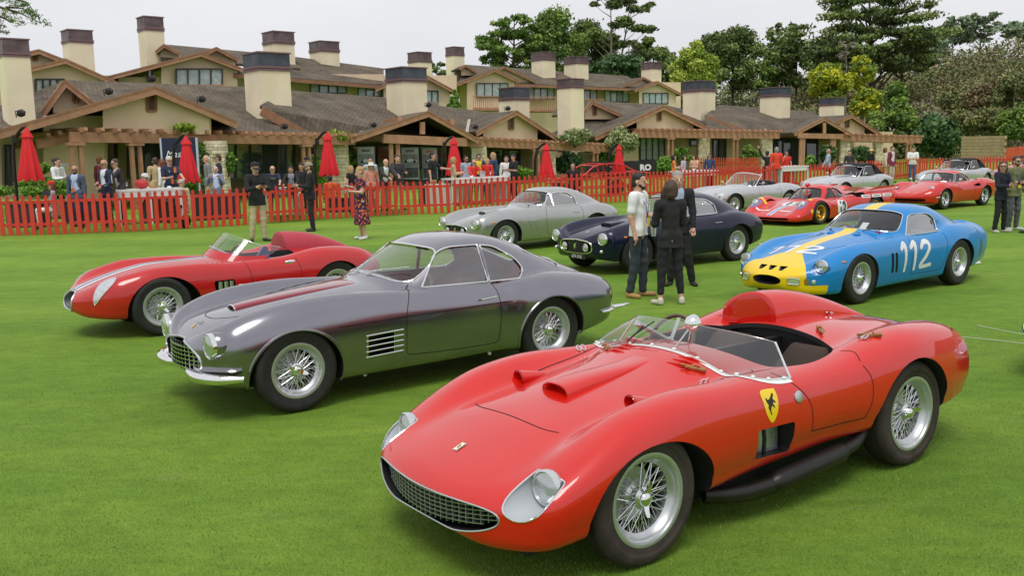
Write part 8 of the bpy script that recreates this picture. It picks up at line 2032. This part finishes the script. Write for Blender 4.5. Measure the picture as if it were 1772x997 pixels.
# ---------------------------------------------------------------- umbrellas, tables, boards and small things
UMB=mat('umbrella_red',(.68,.012,.02),.7,bump=(14,.3,.02));POLE=mat('dark_pole',(.018,.013,.012),.5,.3);TW=mat('table_white',(.72,.71,.69),.5)
def umbrella(label,px,yt,ybot,w,dd,side=-1):
    Y=FD(px)+dd;t=atd(px,yt,Y);b_=atd(px,ybot,Y);h=t.z-b_.z;R_=w/CF*Y/2;o=Vector((t.x,Y,TZ));rt=empty('parasol',label,'umbrella',o,0,'closed red cantilever umbrellas behind the fence');z0=b_.z-TZ;z1=t.z-TZ
    # folded canopy with deep pleats and a small valance cap
    V=[];N=40;rows=[(0,1.0),(.02,1.02),(.25,.84),(.5,.66),(.75,.44),(.84,.34)]
    for tt,r in rows:
        for k in range(N):
            a=2*pi*k/N;pl_=1+.22*math.cos(8*a)*(1-tt);V.append((R_*r*pl_*math.cos(a),R_*r*pl_*math.sin(a)*.9,z0+h*tt+(.05*math.cos(8*a+pi) if tt==0 else 0)))
    b=MB();b.add(V,[(i*N+k,i*N+(k+1)%N,(i+1)*N+(k+1)%N,(i+1)*N+k) for i in range(len(rows)-1) for k in range(N)]);b.build('canopy',UMB,rt,smooth=60)
    V=[];rows=[(.80,.52),(.82,.50),(.92,.24),(1.0,.06)]
    for tt,r in rows:
        for k in range(N):
            a=2*pi*k/N;pl_=1+.20*math.cos(8*a)*(1-tt)*4;V.append((R_*r*pl_*math.cos(a),R_*r*pl_*math.sin(a)*.9,z0+h*tt))
    b=MB();b.add(V,[(i*N+k,i*N+(k+1)%N,(i+1)*N+(k+1)%N,(i+1)*N+k) for i in range(len(rows)-1) for k in range(N)]);b.build('canopy_cap',UMB,rt,smooth=60)
    sx=side*h*.30
    P=cr([(0,0,z1-.02),(sx*.35,.05,z1-.06),(sx*.85,.1,z1-h*.22),(sx*1.08,.12,z1-h*.55),(sx*1.15,.12,.1)],8);b=MB();b.tube([Vector(p) for p in P],.045,8);b.build('mast',POLE,rt,smooth=True)
    b=MB();p=Vector(P[len(P)//2]);b.box(p,(.12,.12,.22));b.build('crank_box',POLE,rt)
    b=MB();b.beam((sx*1.15-.35,.12,.05),(sx*1.15+.35,.12,.05),.08,.06);b.beam((sx*1.15,-.25,.05),(sx*1.15,.5,.05),.08,.06);b.build('base',POLE,rt)
umbrella('leftmost closed red umbrella, beside the serving waitress',45,219,312,37,1.6);umbrella('closed red umbrella in front of the navy script banner',321,233,315,33,3.5);umbrella('closed red umbrella right of the creeper by the second pillar',566,227,303,29,2.6)
umbrella('closed red umbrella behind the camel coat woman',785,236,302,26,3.6);umbrella('closed red umbrella in front of the third pale pillar',945,247,309,24,1.4);umbrella('rightmost closed red umbrella, before the black sign board',1071,248,302,20,2.2)
# roof floodlights
def flood(label,px,py,d=-1.5,s=1):
    p=A_.P(px,py,d);rt=empty('floodlight',label,'floodlight',p,0,'black floodlights strapped along the lodge roofs');rt.scale=(s,s,s)
    b=MB();b.ball((0,0,.1),.22,12,sc=(1,1,.8));b.build('housing',BLACK,rt,smooth=True);b=MB();b.lathe([(.15,-.35),(.19,-.32),(.17,0),(0,0)],c=(.12,0,.12),n=14);b.build('lamp_head',POLE,rt,smooth=50);b=MB();b.tube([(-.25,0,-.1),(-.3,0,.25),(.1,0,.35),(.3,0,.2)],.03,6);b.build('bracket',POLE,rt)
for a in (('floodlight at the lower left corner of the first roof',36,200),('floodlight on the left slope of the wide gable',188,162),('floodlight on the peak of the wide gable',263,140),('floodlight on the right slope of the wide gable',349,175),('floodlight on the eave below the large chimney',492,222),('floodlight left of the porch gable',646,219),('floodlight on the porch gable peak',741,184),('floodlight between the porch gable and next gable',822,222),('floodlight on the gable right of the porch',878,190)): flood(*a,s=.6)
# tables
def table(label,px0,px1,yt,dd,depth=.8,H=1.05,n=2,cat='table'):
    a,c=atd(px0,yt,FD(px0)+dd),atd(px1,yt,FD(px1)+dd);z=(a.z+c.z)/2;a.z=c.z=TZ;rt=empty('table',label,cat,(a+c)/2);o=(a+c)/2;H=z-TZ;u=(c-a).normalized();L_=(c-a).length;ang=math.atan2(u.y,u.x);rt.rotation_euler=(0,0,ang)
    b=MB();b.box((0,depth/2,H-.03),(L_,depth,.06));b.box((0,.03,H-.14),(L_*.98,.04,.16));b.build('table_top',TW,rt)
    for x in (-L_/2+.06,L_/2-.06)+((0,) if n>2 else ()):
        for y in (.05,depth-.05): b=MB();b.box((x,y,(H-.06)/2),(.08,.08,H-.06));b.build('leg',TW,rt)
    return rt,L_,H
def glass(tb,label,x,y,H,kind='glass'):
    p=tb.matrix_world if False else None
    m=Matrix.Translation(tb.location)@tb.rotation_euler.to_matrix().to_4x4();q=m@Vector((x,y,H));b=MB()
    if kind=='glass': b.lathe([(.035,0),(.035,.005),(.006,.01),(.006,.09),(.035,.12),(.042,.17),(.038,.21)],'z',(0,0,0),10,cap=False);o=b.build('wine_glass',LENSG,None,smooth=True);c='glass'
    elif kind=='bucket': b.lathe([(.09,0),(.12,.22),(.11,.22),(.085,.02),(0,.02)],'z',(0,0,0),14);o=b.build('ice_bucket',ALU,None,smooth=50);c='bucket'
    elif kind=='bag': b.ball((0,0,.14),.17,10,sc=(1.2,.8,.85));o=b.build('hand_bag',mat('bag_red',(.5,.03,.03),.6),None,smooth=True);c='bag'
    else: b.lathe([(.13,0),(.14,.012),(0,.012)],'z',(0,0,0),14);b.ball((0,0,.03),.07,8,sc=(1,1,.5));o=b.build('plate',WHT,None,smooth=True);c='plate'
    o.location=q;tag(o,label,c);return o
t1,L1,H1=table('long white high table behind the fence, left side',200,316,327,.9,n=3)
t2,L2,H2=table('white bar table in the middle, in front of the red jacket man',782,882,307,1.2,n=3)
t3,L3,H3=table('small white table between the women in the back corner',1178,1243,295,1.6,n=2);t4,L4,H4=table('white table in front of the man in red jacket',1352,1400,287,1.4,n=2);t5,_,_=table('low white table at the fence between the photographer and cap man',455,520,325,.9,depth=.6)
for i,(tt,x,k,l) in enumerate(((t1,-.6,'glass','wine glass near the middle of the long left table'),(t1,-.05,'plate','white plate in the middle of the long left table'),(t1,.55,'plate','white plate near the right end of the long left table'),(t1,-.2,'bag','red handbag on the long left table'),(t2,.25,'bucket','metal ice bucket on the bar table'),(t2,-.2,'plate','plate of food in front of the red jacket man'),(t2,.6,'glass','wine glass near the right end of the bar table'),(t3,.0,'plate','plate on the small table in the back corner'))):
    glass(tt,l,x,.35,(H1,H2,H3)[(t1,t2,t3).index(tt)],k)
# dark planters and bar fronts seen through the pickets
def crate(label,px0,px1,yt,yb,dd,m,name='planter',cat='planter',d=.5):
    a,c=atd(px0,yt,FD(px0)+dd),atd(px1,yt,FD(px1)+dd);z=(a.z+c.z)/2;o=(a+c)/2;o.z=TZ;u=(c-a);u.z=0;L_=u.length;ang=math.atan2(u.y,u.x);rt=empty(name,label,cat,o,ang);h=z-TZ;b=MB();b.box((0,d/2,h/2),(L_,d,h));b.build('box',m,rt);b=MB();b.box((0,d/2,h+.02),(L_+.05,d+.05,.04));b.build('rim',m,rt);return rt
DK=mat('charcoal_panel',(.03,.03,.034),.7)
crate('dark sofa back seen through the leftmost pickets',8,72,355,395,1.0,DK,'sofa','sofa');crate('dark planter box behind the two suited men',108,160,350,395,2.2,DK);crate('long grey panel under the left white table',245,300,352,398,1.5,mat('grey_panel',(.10,.10,.11),.7),'panel','panel')
crate('dark low counter right of the left white table',345,415,338,390,1.2,DK,'counter','counter');crate('dark planter under the seated orange person',575,605,345,378,1.4,DK);crate('white counter front behind the bar table',748,800,320,360,1.5,mat('cream_panel',(.6,.58,.54),.6),'counter','counter');crate('grey end panel of the bar table',855,880,312,352,1.5,mat('grey_panel2',(.42,.42,.42),.6),'panel','panel');crate('dark bin behind the stout man',735,756,312,350,2.6,DK,'bin','bin')
# navy banner with script lettering
def board(label,x0,y0,x1,y1,dd,m,name='banner',cat='banner',th=.06,base=None):
    Y=(Dp((x0+x1)/2)+dd) if base is None else base;a,c=atd(x0,y0,Y),atd(x1,y1,Y);o=Vector(((a.x+c.x)/2,Y,c.z));rt=empty(name,label,cat,o);w=c.x-a.x;h=a.z-c.z;b=MB();b.box((0,0,h/2),(w,th,h));b.build('panel',m,rt);return rt,w,h
def lettering(rt,txt,x,z,size,m,shear=0,bold=0,y=-.04,name='lettering'):
    V2,F2=textpoly(txt,size,shear,bold);V=[(x+a,y,z+c) for a,c in V2];return vf(name,(V,F2),m,rt,False)
NV=mat('banner_navy',(.012,.018,.05),.6)
bn,w,h=board('navy banner with white script lettering behind the second umbrella',278,239,345,312,-5.0,NV);lettering(bn,'Mas',-w*.18,h*.62,.34,WHT,.35)
for px in (-w/2,w/2): b=MB();b.box((px,0,(h/2)-.2),(.06,.09,h+.4));b.build('banner_post',mat('banner_edge',(.5,.55,.65),.5),bn)
# photo boards in the porch
def photo(label,x0,y0,x1,y1,dd,head_):
    rt,w,h=board(label,x0,y0,x1,y1,dd,mat('board_grey',(.30,.31,.34),.6),'display_board','display board');b=MB()
    for z0,z1,c in ((.80,.97,mat('print_pale',(.42,.43,.46),.6,noise=(6,.2))),(.40,.77,mat('print_grey',(.20,.20,.22),.6,noise=(4,.5))),(.06,.37,mat('print_dark',(.06,.06,.07),.6,noise=(5,.6)))):
        b=MB();b.box((0,-.036,h*(z0+z1)/2),(w*.90,.012,h*(z1-z0)));b.build('photo_print',c,rt)
    b=MB();b.box((0,-.046,h*.905),(w*.5,.006,h*.025));b.build('heading_bar',head_,rt);b=MB();b.box((0,-.046,h*.865),(w*.5,.006,h*.025));b.build('heading_bar',head_,rt)
    P=[(-.40,.0),(-.38,.10),(-.22,.14),(-.10,.25),(.12,.25),(.24,.15),(.40,.11),(.42,.0)];b=MB();b.prism([(w*p,h*(.55+q*.35)) for p,q in P],lambda a,c:(a,-.045,c),(0,.004,0));b.build('car_print',mat('print_white',(.55,.56,.58),.5),rt)
    for sx in (-.25,.25): b=MB();b.lathe([(w*.075,-.050),(0,-.050)],c=(w*sx,0,h*.56),n=14);b.build('wheel_print',BLACK,rt)
photo('grey display board with racing photographs, left of the porch posts',618,254,650,312,-1.6,BLACK);photo('grey display board with a coupe photograph, right of the porch posts',694,255,726,310,-1.6,BLACK);photo('grey display board with red heading behind the stout man',730,256,758,310,-1.4,mat('head_red',(.55,.04,.05),.5))
bb,w,h=board('long black sign board with white capital letters beyond the frame car',1012,280,1136,300,0,BLACK,'sign_board','sign',base=FD(1070)+4.5);lettering(bb,'RO',w*.345,h*.46,.33,WHT,0,.018)
# red bare tubular racing car frame on show behind the fence
rt=empty('frame_car','red bare tube-frame car body displayed behind the fence','car',atd(1030,300,FD(1030)+2.6));o=Vector(rt.location);o.z=TZ;rt.location=o;rt.rotation_euler=(0,0,math.radians(205))
b=MB()
side_=[(1.9,.35),(1.7,.62),(.9,.85),(.3,1.22),(-.7,1.25),(-1.5,.95),(-2.1,.85),(-2.2,.4)]
for y in (.62,-.62): b.tube([Vector((x,y,z)) for x,z in cr(side_,5)],.03,6);b.tube([(1.9,y,.35),(-2.2,y,.4)],.03,6);b.tube([(.9,y,.85),(-1.5,y,.95)],.025,6);b.tube([(.3,y,1.22),(.0,y,.35)],.025,6);b.tube([(-.7,y,1.25),(-.9,y,.35)],.025,6)
for x,z in ((1.9,.35),(1.7,.62),(.9,.85),(.3,1.22),(-.7,1.25),(-1.5,.95),(-2.2,.6)): b.tube([(x,.62,z),(x,-.62,z)],.025,6)
b.build('tube_frame',RED,rt,smooth=True)
for x in (1.3,-1.4):
    for y in (.7,-.7): b=MB();b.lathe([(.0,-.08),(.18,-.1),(.31,-.1),(.32,0),(.31,.1),(.18,.1),(0,.08)],c=(x,y,.32),n=20);b.build('wheel',RUBBER,rt,smooth=50)
# backpack against the fence
bp=at(322,395,0);rt=empty('backpack','black backpack leaning against the fence on the lawn','backpack',(bp.x,bp.y,0));b=MB();b.ball((0,0,.20),.19,14,sc=(.8,.62,1.1),R=Matrix.Rotation(.25,3,'Y'));b.build('bag_body',mat('black_nylon',(.012,.012,.014),.6,bump=(20,.4,.01)),rt,smooth=True);b=MB();b.ball((.02,-.11,.13),.10,10,sc=(.9,.6,.9));b.build('pocket',mat('black_nylon'),rt,smooth=True);b=MB();b.tube([(-.05,0,.40),(0,.0,.47),(.07,0,.40)],.012,6);b.build('handle',BLACK,rt)
# things held in hands
def held(name,label,cat,px,py,Y,fn,m):
    p=atd(px,py,Y);b=MB();fn(b);o=b.build(name,m,None,smooth=50);o.location=p;tag(o,label,cat)
Yc=at(449,418,0).y
held('video_camera','black video camera held by the photographer','camera',459,311,Yc-.38,lambda b:(b.box((0,0,0),(.26,.14,.12)),b.lathe([(0,.13),(.045,.13),(.05,0),(0,0)],'x',(.12,0,0),12),b.box((-.02,0,.10),(.18,.03,.03)),b.box((.05,-.05,-.10),(.40,.03,.02))),BLACK)
Yd=at(628,414,0).y
held('booklet','open booklet held by the floral dress woman','booklet',604,322,Yd-.02,lambda b:b.box((0,0,0),(.26,.2,.012),R=Matrix.Rotation(.25,3,'Y')),mat('booklet_green',(.35,.45,.35),.6))
held('serving_tray','round tray carried by the waitress','tray',112,292,FD(97)+4.9,lambda b:(b.lathe([(.17,0),(.18,.015),(0,.01)],'z',(0,0,0),18),[b.lathe([(.03,0),(.005,.01),(.005,.08),(.035,.1),(.04,.17)],'z',(.09*math.cos(a),.09*math.sin(a),.01),8) for a in (0,2,4)]),ALU)
held('beer_glass','amber drink raised beside the navy polo man','glass',303,294,FD(292)+2.0,lambda b:b.lathe([(.035,-.08),(.042,.08),(0,.08)],'z',(0,0,0),12),mat('amber_drink',(.75,.22,.05),.2,0,.5))
held('drink_cup','orange cup held over the fence by the navy polo man','cup',500,321,FD(500)+.1,lambda b:b.lathe([(.03,-.06),(.042,.06),(0,.06)],'z',(0,0,0),12),mat('cup_orange',(.6,.10,.05),.4))
Ym=at(1105,514,0).y
held('clear_cup','clear plastic cup held between the trio','cup',1131,399,Ym-.12,lambda b:b.lathe([(.032,-.075),(.042,.075),(.04,.075),(.03,-.07),(0,-.07)],'z',(0,0,0),14),LENSG)
held('tablet','dark tablet held by the seated woman in red cap','tablet',80,334,FD(89)+.5,lambda b:b.box((0,0,0),(.22,.02,.15),R=Matrix.Rotation(-.2,3,'X')),BLACK)
